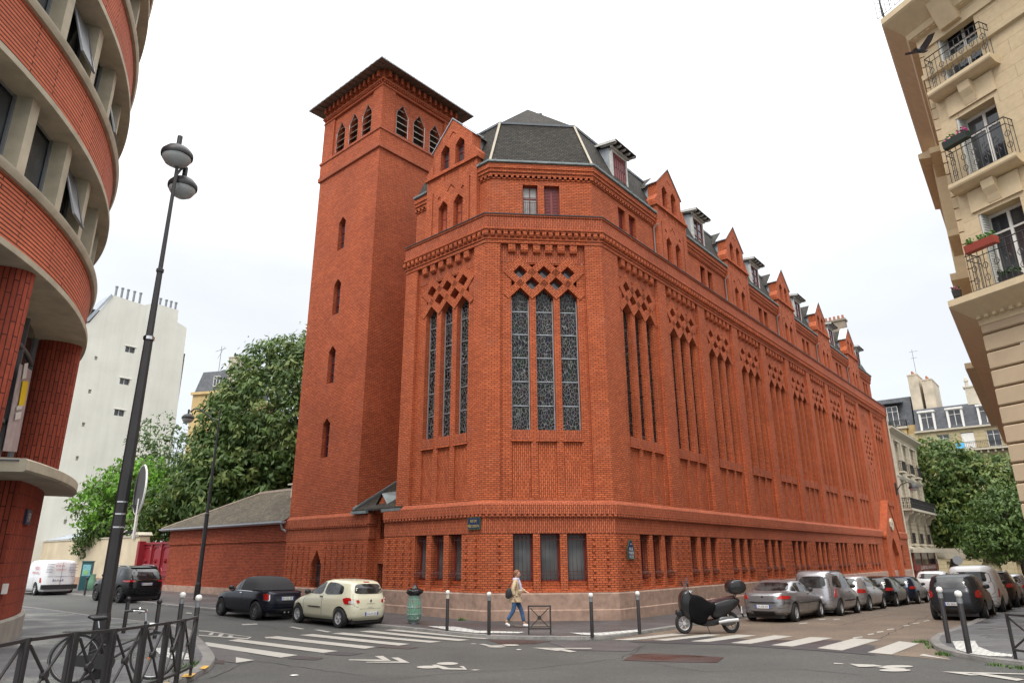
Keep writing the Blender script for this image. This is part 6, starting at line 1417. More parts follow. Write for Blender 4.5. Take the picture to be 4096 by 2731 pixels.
# cream hatchback
def ex_twingo(root, decal, X, Z, W_, pj, bx_, body):
    decal('side_moulding', [(X(.30), Z(.385)), (X(-.10), Z(.385)), (X(-.10), Z(.41)), (X(.30), Z(.41))], 'y', 1, .02, M['trim'], rings=2)
    for s in (1, -1):
        decal('lamp_lens', [(s*W_*.36, Z(.51)), (s*W_*.43, Z(.51)), (s*W_*.43, Z(.56)), (s*W_*.36, Z(.56))], 'x', -1, .02, M['clear'], rings=2)
        decal('tailgate_light', [(s*W_*.26, Z(.52)), (s*W_*.31, Z(.51)), (s*W_*.33, Z(.58)), (s*W_*.27, Z(.585))], 'x', -1, .012, M['tail'], rings=2)
    x = pj('x', -1, 0, Z(.56))[0].x-.012; f = rearframe(x); m = MB(); m.prism(f, [(0, Z(.56)-.06), (.04, Z(.56)), (0, Z(.56)+.06), (-.04, Z(.56))], -.01, .01); m.build('badge', M['chrome'], root)
    m = MB(); text_into(m, rearframe(pj('x', -1, 0, Z(.50))[0].x-.006), 'TWINGO', 0, Z(.49), .035, -.004, width=.34); m.build('model_lettering', M['chrome'], root)
    g_ = MB(); ln = []
    for y, z in [(-.60, .70), (-.63, .60), (-.60, .46), (-.50, .435), (0, .43), (.50, .435), (.60, .46), (.63, .60), (.60, .70)]:
        q, n_ = pj('x', -1, y, Z(z)); ln.append(q+n_*.002)
    g_.tube(ln, .005, 4, cap=False); ln = []
    for y in [-.76, -.6, -.4, 0, .4, .6, .76]:
        q, n_ = pj('x', -1, y, Z(.40 if abs(y) < .5 else .33)); ln.append(q+n_*.002)
    g_.tube(ln, .005, 4, cap=False); g_.build('tailgate_gap', M['dark'], body)
    decal('high_brake_light', [(-.12, Z(.935)), (.12, Z(.935)), (.12, Z(.95)), (-.12, Z(.95))], 'x', -1, .012, M['tail'], rings=2)
    m = MB(); m.tube([(X(-.35), 0, Z(1.0)), (X(-.42), 0, Z(1.0)+.2)], .006, 4); m.build('aerial', M['trim'], root)
CREAMP = paintm('cream', (.62, .60, .45), 0, .3)
tails_t = [[(.80, .50), (.93, .49), (.94, .60), (.88, .63), (.80, .62)]]
h = HL+.0; c = make_car('cream three door hatchback with black side moulding parked in front of the link wall', 'hatch', 3.6, 1.67, 1.47, CREAMP, place((1290, 803), zq, -.66*1.8, .72, h), h, wr=.30, sides=(1, -1), tails=tails_t, plate=('CG-141-OG', .295, -.05), extra=ex_twingo, rx=-.66, fx=.66); cars.append(c)
# dark soft-top
def ex_mini(root, decal, X, Z, W_, pj, bx_, body):
    # fabric roof
    m = MB(); n = 48; R = [(a*3.82/2, b*1.42, c_*3.82/2, d_*1.42, e*1.73/2) for a, b, c_, d_, e in PROF['conv'][6:]]
    R = [(min(r[0], .33-.12*i), r[1]+.012, r[2]-.012, r[3]+.012, r[4]+.014) for i, r in enumerate(R)]
    R[-1] = (R[-1][0], 1.435, R[-1][2], 1.435, R[-1][4])
    rows = [[ringpt(r, 2*pi*(k+.5)/n, 4.6) for k in range(n)] for r in R]
    for i in range(len(rows)-1):
        for k in range(n):
            if max(rows[i][k][0], rows[i][(k+1) % n][0]) < 0.33: m.face([rows[i][k], rows[i][(k+1) % n], rows[i+1][(k+1) % n], rows[i+1][k]])
    m.face(rows[-1]); m.build('fabric_roof', plain('black roof fabric', (.03, .03, .033), .9), root, smooth=60)
    for s in (1, -1): decal('tail_light_ring', [(s*W_*.355, Z(.46)), (s*W_*.44, Z(.46)), (s*W_*.445, Z(.64)), (s*W_*.36, Z(.64))], 'x', -1, .008, M['chrome'], rings=2)
    for y in (-.08, .08): m = MB(); m.lathe((-1.93, y, .27), [(.045, -.05), (.045, .06), (.035, .06), (.035, -.03), (0, -.03)], 12, axis='y', M=Matrix.Rotation(pi/2, 3, 'Z')); m.build('exhaust_tip', M['chrome'], root)
    f = MB(); pts = []
    for a in range(25):
        x = X(.60)+.36*cos(pi*a/24); 
    decal('sill_strip', [(X(.36), Z(.665)), (X(-.5), Z(.665)), (X(-.5), Z(.675)), (X(.36), Z(.675))], 'y', 1, .012, M['chrome'], rings=2)
c = make_car('dark blue black convertible with black fabric roof parked behind the cream hatchback', 'conv', 3.82, 1.73, 1.41, paintm('midnight', (.012, .014, .024), .2, .22), place((630, 742), zq, -.65*1.91, .75, HL), HL, wr=.315, rimmat=M['rimdark'], spokes=10, tails=[[(.74, .48), (.86, .48), (.87, .62), (.75, .62)]], plate=('EV-522-ZE', .515, -.02), rear=(.74, .88, .26, .23), extra=ex_mini, rx=-.65, fx=.66, sw=[[(.37, .69), (.26, .83), (.19, .90), (.06, .91), (.04, .69)], [(.01, .69), (.03, .90), (-.10, .89), (-.14, .70)]]); cars.append(c)
def ex_suv(root, decal, X, Z, W_, pj, bx_, body):
    for s in (1, -1):
        m = MB(); m.tube([(X(.1), s*W_*.33, Z(.975)), (X(.0), s*W_*.335, Z(1.01)), (X(-.5), s*W_*.33, Z(1.0)), (X(-.66), s*W_*.32, Z(.955))], .018, 5); m.build('roof_rail', M['chrome'], root)
    m = MB(); bx_(m, X(-.97), X(-.94), -W_*.3, W_*.3, Z(.60), Z(.62)); m.build('chrome_strip', M['chrome'], root)
    decal('rear_spoiler', [(-W_*.33, Z(.925)), (W_*.33, Z(.925)), (W_*.30, Z(.955)), (-W_*.30, Z(.955))], 'x', -1, .05, PAINTS['black'], rings=2)
BLK = paintm('black', (.010, .011, .012), .1, .2)
c = make_car('black crossover with chrome window line parked by the red gate', 'suv', 4.63, 1.85, 1.645, BLK, place((895, 962), q2, -.62*2.31, .8, HL), HL, wr=.36, rimmat=M['rimdark'], tails=[[(.50, .56), (.92, .56), (.95, .61), (.62, .61)]], plate=('EP-910-EX', .50), extra=ex_suv, trim_low=True); cars.append(c)
def ex_van(root, decal, X, Z, W_, pj, bx_, body):
    RED = plain('van red print', (.5, .02, .04), .5)
    x = pj('x', -1, 0, Z(.5))[0].x; f = rearframe(x-.02)
    m = MB(); text_into(m, f, 'MDS', -.12, Z(.80), .11, -.03, width=.42); text_into(m, f, 'MISTER KOOL\'S', -.05, Z(.70), .09, -.02, width=.5); text_into(m, f, 'DEPANNAGE 7J/7', -.0, Z(.91), .06, -.045, width=.7); m.build('red_lettering', RED, root)
    m = MB(); text_into(m, f, 'www.mdsmisterkool.com', 0, Z(.515), .075, -.02, width=1.35); m.build('blue_lettering', plain('van dark blue print', (.03, .02, .10), .5), root)
    m = MB()
    for k in range(6): m.box(f, .35, .78-.08*(k % 2), -.03, -.02, Z(.87)-k*.085, Z(.87)-k*.085+.022); m.box(f, -.78, -.42-.06*(k % 2), -.03, -.02, Z(.87)-k*.085, Z(.87)-k*.085+.022)
    m.build('small_print', plain('van grey print', (.12, .10, .16), .6), root)
    m = MB(); m.box(f, -.005, .005, -.012, .0, Z(.2), Z(.93)); m.build('door_split', M['dark'], body)
    fs = Fr((0, 0), 0); y = pj('y', 1, 0, Z(.6))[0].y; fs.P = Vector((0, y+.012, 0)); fs.t = Vector((-1, 0, 0)); fs.n = Vector((0, -1, 0))
    m = MB(); text_into(m, fs, 'MDS', 1.3, Z(.72), .2, -.0, width=.7); text_into(m, fs, 'MISTER KOOL\'S', 1.2, Z(.6), .14, -.0, width=1.2); m.build('side_lettering', RED, root)
    bmp = MB(); bx_(bmp, X(-1.02), X(-.95), -W_*.47, W_*.47, Z(.17), Z(.30)); bmp.build('rear_bumper', M['trim'], root)
c = make_car('white panel van covered in red and blue lettering parked at the far left', 'van', 4.8, 1.9, 1.9, paintm('white', (.70, .71, .72), 0, .3), place((268, 905), q2, -.62*2.4, .82, HL), HL, cat='van', name='panel_van', wr=.33, rear=(0, 0, 0, 0), rimmat=M['rim'], tails=[[(.88, .36), (.93, .36), (.93, .50), (.90, .50)]], plate=('DE-075-QP', .43, .12), extra=ex_van, rx=-.60); cars.append(c)
SILV = paintm('silver', (.42, .42, .44), .65, .3); GREYS = paintm('grey silver', (.30, .30, .31), .65, .3)
def ex_sedan(root, decal, X, Z, W_, pj, bx_, body):
    decal('bumper_strip', [(-W_*.46, Z(.455)), (W_*.46, Z(.455)), (W_*.46, Z(.485)), (-W_*.46, Z(.485))], 'x', -1, .02, M['trim'], rings=2)
    decal('side_strip', [(X(.75), Z(.43)), (X(-.5), Z(.43)), (X(-.5), Z(.455)), (X(.75), Z(.455))], 'y', -1, .015, M['trim'], rings=2)
    x = pj('x', -1, 0, Z(.6))[0].x; m = MB(); m.lathe((x, 0, Z(.60)), [(0, -.03), (.04, -.02), (.045, .0), (0, .02)], 10, axis='y', M=Matrix.Rotation(pi/2, 3, 'Z')); m.build('badge', M['trim'], root)
    m = MB(); m.tube([(X(-.2), .0, Z(.99)), (X(-.26), 0, Z(.99)+.14)], .006, 4); m.build('aerial', M['trim'], root)
c = make_car('grey silver four door saloon parked just past the scooter', 'sedan', 4.6, 1.77, 1.41, GREYS, place((1468, 1042), z6, -.60*2.3, -.78, HR), HR, wr=.315, sides=(-1, 1), tails=[[(.56, .55), (.93, .55), (.93, .625), (.66, .635)]], plate=('CM-458-WK', .375, .0), extra=ex_sedan, rx=-.62, fx=.62); cars.append(c)
def ex_mpv(root, decal, X, Z, W_, pj, bx_, body):
    decal('side_moulding', [(X(.35), Z(.31)), (X(-.35), Z(.31)), (X(-.35), Z(.345)), (X(.35), Z(.345))], 'y', -1, .02, M['trim'], rings=2)
    for s in (1, -1): m = MB(); m.tube([(X(.0), s*W_*.38, Z(1.0)), (X(-.8), s*W_*.38, Z(.985))], .02, 5); m.build('roof_rail', M['trim'], root)
c = make_car('tall pale silver small people carrier parked in front of the saloon', 'mpv', 3.96, 1.72, 1.72, SILV, place((1857, 990), z6, -.62*1.98, -.76, HR), HR, wr=.31, tails=[[(.86, .40), (.93, .40), (.93, .60), (.90, .60)]], plate=('AB-731-CD', .30) if False else None, extra=ex_mpv, rear=(.605, .86, .39, .36)); cars.append(c)
c = make_car('silver five door hatchback parked third along the chapel', 'hatch', 4.24, 1.76, 1.51, paintm('bright silver', (.46, .46, .47), .6, .3), place((527, 1022), z7, -.62*2.12, -.78, HR), HR, wr=.32, tails=[[(.62, .50), (.93, .50), (.93, .60), (.66, .62)]], rx=-.62); cars.append(c)
c = make_car('glossy black hatchback parked fourth along the chapel', 'hatch', 4.2, 1.76, 1.46, BLK, place((730, 990), z7, -.62*2.1, -.78, HR), HR, wr=.32, tails=[[(.60, .52), (.93, .52), (.93, .61), (.66, .62)]], rx=-.62); cars.append(c)
c = make_car('dark navy hatchback parked fifth along the chapel', 'hatch', 4.05, 1.75, 1.45, paintm('navy', (.015, .022, .045), .3, .25), place((898, 970), z7, -.62*2.02, -.78, HR), HR, wr=.32, tails=[[(.64, .54), (.93, .54), (.93, .63), (.70, .63)]], rx=-.62); cars.append(c)
p_ = cars[-1].location; cx_ = p_.x+5.6*cos(HR)+.3; cy_ = p_.y+5.6*sin(HR)
c = make_car('white crossover parked last along the chapel', 'suv', 4.4, 1.83, 1.62, PAINTS['white'], (cx_+.4, cy_-.2, g(cx_, cy_)+.12), HR, wr=.34, tails=[[(.62, .56), (.96, .56), (.93, .65), (.70, .66)]]); cars.append(c)
HR2 = HR+.02
DG = paintm('dark grey', (.035, .038, .043), .4, .28)
c = make_car('dark grey hatchback parked nose away behind the two white capped bollards', 'hatch', 3.7, 1.69, 1.51, DG, place((1034, 1088), z7, -.63*1.85, .74, HR2), HR2, wr=.31, tails=[[(.74, .50), (.93, .47), (.93, .60), (.86, .66), (.76, .62)]], plate=('AS-263-CB', .36, .06), rx=-.63); cars.append(c)
c0 = cars[-1].location
def ahead(d, s=0): x = c0.x+d*cos(HR2)+s*sin(HR2); y = c0.y+d*sin(HR2)-s*cos(HR2); return (x, y, g(x, y))
c = make_car('white small van with large rear window ahead of the dark grey hatchback', 'mpv', 4.1, 1.78, 1.83, PAINTS['white'], ahead(4.9, .1), HR2, cat='van', name='small_van', wr=.32, tails=[[(.88, .34), (.93, .34), (.93, .52), (.90, .52)]], rear=(.62, .86, .385, .35), sw=[[(.50, .60), (.36, .76), (.20, .89), (.05, .90), (.04, .59)]]); cars.append(c)
c = make_car('dark brown estate with roof rails parked ahead of the white small van', 'suv', 4.5, 1.8, 1.62, paintm('dark brown', (.04, .03, .028), .3, .3), ahead(10.0, .25), HR2, wr=.34, extra=ex_suv, tails=[[(.64, .56), (.96, .56), (.93, .65), (.70, .66)]]); cars.append(c)
c = make_car('pale silver car with yellow plate farthest along the right kerb', 'hatch', 4.2, 1.76, 1.5, SILV, ahead(15.4, .5), HR2, wr=.32, tails=[[(.64, .54), (.93, .54), (.93, .63), (.70, .63)]]); cars.append(c)
for c in cars: lean(c)
# ================================================================== street furniture
sc = lambda x, y: (x*1.7415, y*1.7415)
def zat(P, u, v): f = Fr((P[0], P[1]), pi/2); return f.hit(u, v)[1]
def locfr(rz=0): return Fr((0, 0), pi/2-rz)
I0 = Fr((0, 0), pi/2)          # local frame: s = x, d = y, z
# big lamp post
LB = gnd(*q2(700, 1535), HK); LBz = LB.z
ztop = zat(LB, *sc(413, 385)); zs1 = zat(LB, *sc(376, 625)); zs2 = zat(LB, *sc(346, 783))
lp = thing('street_lamp', 'tall dark lamp post with two domed heads on the left pavement beside the bicycle', 'street lamp', LB)
m = MB(); H = lambda z: z-LBz
m.lathe((0, 0, 0), [(.125, 0), (.125, .9), (.108, 1.0), (.10, 3.2), (.076, H(zs2)), (.080, H(zs2)), (.080, H(zs2)+.1), (.062, H(zs2)+.11), (.052, H(zs1)), (.068, H(zs1)), (.068, H(zs1)+.06), (.042, H(zs1)+.08), (.032, H(ztop)), (0, H(ztop))], 10); m.build('pole', M['metal'], lp)
m = MB()
for zz in (zat(LB, *q2(935, 202)), zat(LB, *q2(915, 293)), zat(LB, *q2(903, 392))): m.lathe((0, 0, H(zz)), [(.100, -.012), (.108, -.012), (.108, .012), (.100, .012)], 14)
m.lathe((0, 0, H(zs2)+.02), [(.09, 0), (.097, 0), (.097, .06), (.09, .06)], 12); m.build('steel_bands', M['chrome'], lp)
def head(parent, P, r):
    m = MB(); m.lathe(P, [(r, 0), (r*1.03, .04), (r, .10), (r*.72, .2), (r*.3, .27), (.05, .29), (.05, .5), (0, .5)], 20); hd = m.build('lamp_head', M['metal'], parent, smooth=40)
    m = MB(); m.lathe(P, [(r*.93, .0), (r*.9, -.05), (r*.7, -.14), (r*.35, -.2), (0, -.22)], 20); m.build('lamp_glass', bpy.data.materials['lamp bowl'], hd, smooth=60); return hd
z1_ = zat(LB, *sc(409, 362)); z2_ = zat(LB, *sc(416, 455))
head(lp, (-.04, -.0, H(z1_)), .30); head(lp, (-.02, .36, H(z2_)+.42), .28)
m = MB(); m.tube([(0, 0, H(z2_)+.5), (.0, .15, H(z2_)+.75), (-.02, .3, H(z2_)+.9), (-.02, .36, H(z2_)+.8)], .025, 6); m.build('lamp_arm', M['metal'], lp)
sc_ = gnd(*q2(700, 1535), HK)
zc_ = zat(LB, *q2(1030, 110)); sgn = thing('road_sign_back', 'grey back of a round road sign clamped to the big lamp post', 'road sign', (LB.x+.30, LB.y-.05, zc_))
Ms = Matrix.Rotation(radians(-51), 3, 'Z')
m = MB(); m.lathe((0, 0, 0), [(0, 0), (.41, 0), (.41, .02), (0, .02)], 30, axis='y', M=Ms); m.tube([Ms@Vector((-.3, .04, .25)), Ms@Vector((.3, .04, .25))], .02, 4); m.tube([Ms@Vector((-.3, .04, -.25)), Ms@Vector((.3, .04, -.25))], .02, 4); m.build('sign_disc', plain('grey sign back', (.20, .21, .22), .5, .3), sgn)
m = MB(); pts = [Ms@Vector((.42*cos(2*pi*k/30), .01, .42*sin(2*pi*k/30))) for k in range(31)]; m.tube(pts, .018, 5, cap=False); m.build('sign_rim', M['white'], sgn)
zc2 = zat(LB, *q2(998, 330)); s2 = thing('small_sign_back', 'small narrow sign panel seen edge on below the round sign', 'road sign', (LB.x+.30, LB.y, zc2))
m = MB(); m.box(Fr((0, 0), radians(-24)), -.2, .2, -.01, .01, -.33, .33); m.build('sign_panel', M['white'], s2)
for zz in (.2, -.24): m = MB(); m.box(I0, -.12, .0, -.03, .03, zz, zz+.04); m.build('sign_clamp', M['metal'], s2)
# slim lamp on the far pavement
SB = gnd(*q2(1482, 938), HK); sl = thing('street_lamp', 'slim old lamp post with curved arm in front of the low brick building', 'street lamp', SB)
zt = zat(SB, 873, 1635); zh = zat(SB, 757, 1662); za_ = zat(SB, 862, 1682); k_ = (757-873)/2713.*SB.length/1.05
m = MB(); h = zt-SB.z; m.lathe((0, 0, 0), [(.14, 0), (.14, .7), (.11, .8), (.10, h*.42), (.11, h*.42), (.11, h*.43), (.075, h*.435), (.06, h*.78), (.07, h*.78), (.045, h*.8), (.03, h), (0, h)], 9); m.build('pole', M['metal'], sl)
dx = -1.55; hh_ = za_-SB.z
m = MB(); m.tube([(0, 0, hh_), (-.35, -.0, hh_+.1), (-.75, 0, hh_+.4), (-1.1, 0, hh_+.62), (-1.4, 0, hh_+.62), (dx, 0, hh_+.45)], .04, 6); m.build('curved_arm', M['metal'], sl)
head(sl, (dx-.1, 0, hh_+.1), .30)
# bollards
def bollard_at(P, label, ball='white', h=1.12, group='steel bollards with round caps'):
    t = thing('bollard', label, 'bollard', P, 0, group)
    m = MB(); m.lathe((0, 0, 0), [(.05, 0), (.05, h*.88), (.045, h*.89), (0, h*.89)], 14); m.build('post', M['metal'], t, smooth=40)
    if ball == 'white' : m = MB(); m.lathe((0, 0, 0), [(.046, h*.80), (.052, h*.80), (.052, h*.89), (.046, h*.89)], 14); m.build('grey_collar', M['creamstone'] if 'worn' in label else M['alu'], t, smooth=40)
    m = MB(); m.lathe((0, 0, h*.95), [(0, -.075), (.04, -.06), (.065, -.02), (.065, .02), (.045, .055), (0, .068)], 14); m.build('ball_cap', M['white'] if ball == 'white' else M['metal'], t, smooth=60)
    return t
def hgt(P, u, v): return zat(P, u, v)-P.z
for f, b_, tp_, lab in ((z5, (543, 1175), (545, 868), 'white capped bollard with worn collar nearest the waste bag stand'), (z5, (860, 1205), (868, 880), 'white capped bollard just left of the walking woman'), (z5, (1640, 1218), (1630, 888), 'white capped bollard right of the small crossed barrier, on the tactile strip'), (z5, (1998, 1197), (1983, 875), 'white capped bollard nearest the scooter'), (z7, (1125, 1265), (1046, 842), 'white capped bollard on the right kerb in front of the dark grey hatchback tail'), (z7, (1280, 1345), (1180, 872), 'white capped bollard next to the right barrier, standing on white paving')):
    P = gnd(*f(*b_), HK); bollard_at(P, lab, 'white', hgt(P, *f(*tp_))/1.0)
def bytop(f, tp_, h): 
    d = ray(*f(*tp_)); lo = 3.
    while lo < 60:
        P = O+d*lo
        if P.z-g(P.x, P.y)-HK-h < 0: break
        lo += .02
    return Vector((P.x, P.y, g(P.x, P.y)+HK))
for tp_, lab, bl, h in (((1382, 882), 'white capped bollard behind the end of the crossed railing, left of a pair', 'white', 1.2), ((1503, 902), 'yellowish capped bollard at the very end of the crossed railing', 'white', 1.2)):
    P = bytop(q2, tp_, h); bollard_at(P, lab, bl, h)
for b_, tp_, lab in (((930, 1190), (968, 922), 'black ball topped bollard left of the bicycle handlebar, near the kerb'), ((1165, 1230), (1205, 940), 'black ball topped bollard right of the bicycle handlebar')):
    P = gnd(*q2(*b_), HK); bollard_at(P, lab, 'black', hgt(P, *q2(*tp_)))
P = gnd(*q2(637, 903), HK); bollard_at(P, 'short plain bollard at the far kerb beside the blue ticket machine', 'black', .9)
# crossed barriers
def barrier(A, B, label, h=.92, gp='crossed railing panels round the left corner', parent_h=None):
    A, B = Vector(A), Vector(B); d = B-A; L_ = hypot(d.x, d.y); rz_ = atan2(d.y, d.x); dz = d.z
    t = thing('crossed_barrier', label, 'barrier', A, rz_, gp); f = lambda x, z: (x, 0, z+dz*x/L_)
    for x in (0.03, L_-.03): m = MB(); z0 = dz*x/L_; m.box(I0, x-.022, x+.022, -.02, .02, z0, z0+h); m.build('post', M['metal'], t)
    for nm, z in (('top_rail', h-.03), ('bottom_rail', .15)):
        m = MB(); A_ = [(0.05, z-.008), (L_-.05, z-.008), (L_-.05, z+.026), (.05, z+.026)]; P_ = [(a, b+dz*a/L_) for a, b in A_]; m.prism(I0, P_, -.025, .025); m.build(nm, M['metal'], t)
    m = MB()
    for (a, b) in (((.08, .2), (L_-.08, h-.08)), ((.08, h-.08), (L_-.08, .2))):
        n = Vector((-(b[1]-a[1]), b[0]-a[0])).normalized()*.012; q = [(a[0]+n.x, a[1]+n.y), (b[0]+n.x, b[1]+n.y), (b[0]-n.x, b[1]-n.y), (a[0]-n.x, a[1]-n.y)]
        m.prism(I0, [(u, v+dz*u/L_) for u, v in q], -.012, .012)
    m.build('cross_bars', M['metal'], t)
    m = MB(); m.lathe((L_/2, 0, (.2+h-.08)/2+dz/2), [(0, -.028), (.05, -.028), (.06, 0), (.05, .028), (0, .028)], 14, axis='y'); m.build('rosette', M['metal'], t); return t
bh = .95
tops = [(-330, 1340), (10, 1268), (205, 1229), (400, 1203), (562, 1182), (712, 1168), (860, 1157), (985, 1142), (1095, 1126), (1285, 1100), (1395, 1082), (1497, 1056)]
tops = [(-420, 1352), (-215, 1308), (195, 1229), (562, 1182), (860, 1157), (1095, 1126), (1270, 1103), (1392, 1082), (1497, 1056)]
bp = [bytop(q2, t_, bh) for t_ in tops]
ords = ['nearest the left edge of the picture', 'second from the left edge, below the tiled column', 'in front of the bicycle rear wheel', 'in front of the bicycle frame', 'in front of the bicycle front wheel', 'just right of the bicycle', 'second from the right end of the railing', 'at the right end of the railing under two white capped bollards']
for i in range(len(bp)-1): 
    a, b = bp[i], bp[i+1]; u = (b-a).normalized()*.02; barrier(a+u, b-u, 'dark crossed railing panel '+ords[i], h=bh)
A, B = gnd(*z5(1153, 1202), HK), gnd(*z5(1334, 1201), HK)
barrier(A, B, 'small square crossed barrier on the chapel pavement corner', h=hgt(A, *z5(1150, 980)), gp='single crossed barriers')
A = gnd(*z7(1622, 1388), HK); hh_ = hgt(A, *z7(1535, 1040)); dirk = (Vector((11.9, 12.6))-A.xy); 
B = bytop(z7, (1860, 1062), hh_); B.z = g(B.x, B.y)+HK; barrier(A, B, 'crossed barrier at the right edge of the picture on the wet pavement', h=hh_, gp='single crossed barriers')
# waste bag stand
TB = gnd(*z5(292, 1118), HK); tb = thing('waste_bag_stand', 'wire frame stand with green see-through bag full of litter by the chapel plinth', 'bin', TB)
hk = hgt(TB, *z5(295, 908)); rr = .25
prof = [(rr*.6, .05), (rr*.95, .16), (rr*1.05, hk*.35), (rr*1.0, hk*.6), (rr*.8, hk*.88), (rr*.78, hk)]
m = MB()
for k in range(20):
    a = 2*pi*k/20; m.tube([(r*1.03*cos(a), r*1.03*sin(a), z) for r, z in prof], .006, 4, cap=False)
for r, z in prof: m.tube([(r*1.04*cos(2*pi*k/20), r*1.04*sin(2*pi*k/20), z) for k in range(21)], .006, 4, cap=False)
m.tube([(0, 0, 0), (0, 0, .08)], .12, 10); m.build('wire_frame', M['zinc'], tb)
gbm, nt_, b_ = newmat('green translucent bag'); b_.inputs['Base Color'].default_value = (.16, .36, .24, 1); b_.inputs['Roughness'].default_value = .3; b_.inputs['Alpha'].default_value = .75
m = MB(); m.lathe((0, 0, 0), [(0, .06)]+[(r*.97, z) for r, z in prof]+[(0, hk)], 20); m.build('green_bag', gbm, tb, smooth=60)
rnd = random.Random(3); lit = [plain('litter %d' % i, c, .6) for i, c in enumerate([(.05, .05, .05), (.4, .3, .2), (.5, .1, .05), (.5, .5, .45), (.1, .2, .1)])]
m = MB()
for k in range(26):
    a, r, z = rnd.uniform(0, 6.28), rnd.uniform(.1, .235), rnd.uniform(.12, hk*.8); m.box(Fr((r*cos(a), r*sin(a)), rnd.uniform(0, 3)), -.035, .035, -.015, .015, z, z+.05, 0, rnd.randrange(5))
m.build('litter', lit, tb)
bb_ = thing('black_bin_bag', 'tied black refuse bag balanced on top of the green waste bag stand', 'bin bag', (TB.x, TB.y, TB.z+hk+.0))
hb = hgt(TB, *z5(290, 815))-hk
bm = bmesh.new(); bmesh.ops.create_icosphere(bm, subdivisions=4, radius=1); rnd = random.Random(5)
from mathutils import noise
for v in bm.verts:
    c = v.co.copy(); k = 1+.16*noise.noise(c*2.2)+.07*noise.noise(c*6); z = c.z*k
    if c.z > .25: f = max(.12, 1-(c.z-.25)*1.25)
    else: f = 1
    v.co = Vector((c.x*k*.28*f, c.y*k*.25*f, (z+.9)*hb*.40+(hb*.25*max(0, c.z-.6)/.4)))
me = bpy.data.meshes.new('bag'); bm.to_mesh(me); bm.free(); me.materials.append(plain('black bin liner', (.012, .012, .013), .22)); me.shade_smooth(); link('bag', me, bb_)
# ticket machine
TM = gnd(*q2(632, 866), HK); tm = thing('ticket_machine', 'blue green pavement cabinet with small posters against the cream wall', 'cabinet', TM, FT.a*0+.35)
hm = hgt(TM, *q2(640, 652)); TEAL = plain('teal cabinet', (.02, .09, .10), .5)
m = MB(); m.box(I0, -.3, .3, -.2, .2, 0, hm); m.box(I0, -.33, .33, -.23, .23, hm, hm+.05); m.build('cabinet', TEAL, tm)
m = MB(); m.box(I0, -.22, .22, -.215, -.2, hm*.5, hm*.9); m.build('poster', plain('pale blue poster', (.2, .45, .5), .5, var=.4, scale=9), tm)
m = MB(); m.box(I0, -.15, .1, -.23, -.215, hm*.55, hm*.7); m.build('yellow_leaflet', plain('green leaflet', (.25, .5, .2), .5), tm)
GB = gnd(*q2(655, 866), HK); gb_ = thing('green_waste_bag', 'half filled pale green waste bag leaning on the teal cabinet', 'bin bag', (TM.x+.5, TM.y-.1, g(TM.x, TM.y)+HK))
m = MB(); m.lathe((0, 0, 0), [(0, 0), (.2, .02), (.26, .2), (.24, .5), (.15, .8), (.18, .95), (0, .93)], 12); m.build('bag', gbm, gb_, smooth=60)
# far round sign
FSg = gnd(*z7(1205, 720), 0); yy = 60.; d_ = ray(*z7(1190, 640)); t_ = yy/d_.y; Ps = O+d_*t_
fs_ = thing('road_sign_back', 'distant round grey road sign on a thin pole below the street tree', 'road sign', (Ps.x, Ps.y, g(Ps.x, Ps.y)))
hz_ = Ps.z-g(Ps.x, Ps.y); m = MB(); m.lathe((0, 0, hz_), [(0, 0), (.36, 0), (.36, .03), (0, .03)], 20, axis='y', M=Matrix.Rotation(-.4, 3, 'Z')); m.build('sign_disc', M['alu'], fs_)
m = MB(); m.tube([(0, .06, 0), (0, .06, hz_+.3)], .035, 6); m.build('pole', M['metal'], fs_)
# ================================================================== bicycle
def torus(mb, c, R_, r, n=36, k=6, M_=None):
    pts = [Vector(c)+Vector((R_*cos(2*pi*i/n), 0, R_*sin(2*pi*i/n))) for i in range(n)]
    rings = []
    for i in range(n):
        a = 2*pi*i/n; e = Vector((cos(a), 0, sin(a))); rings.append([pts[i]+e*(r*cos(2*pi*j/k))+Vector((0, r*sin(2*pi*j/k), 0)) for j in range(k)])
    for i in range(n):
        for j in range(k): mb.face([rings[i][j], rings[(i+1) % n][j], rings[(i+1) % n][(j+1) % k], rings[i][(j+1) % k]])
RW, FW_ = gnd(*q2(645, 1562), HK), gnd(*q2(1035, 1556), HK)
dd = (FW_-RW); hb_ = atan2(dd.y, dd.x); wb = 1.12
cen = (RW+FW_)/2; bk = thing('bicycle', 'black Dutch style city bicycle with rear rack leaning by the lamp post behind the railing', 'bicycle', (cen.x, cen.y, g(cen.x, cen.y)+HK), hb_+.12)
def bp_(x, z, y=0): return (x, y, z)
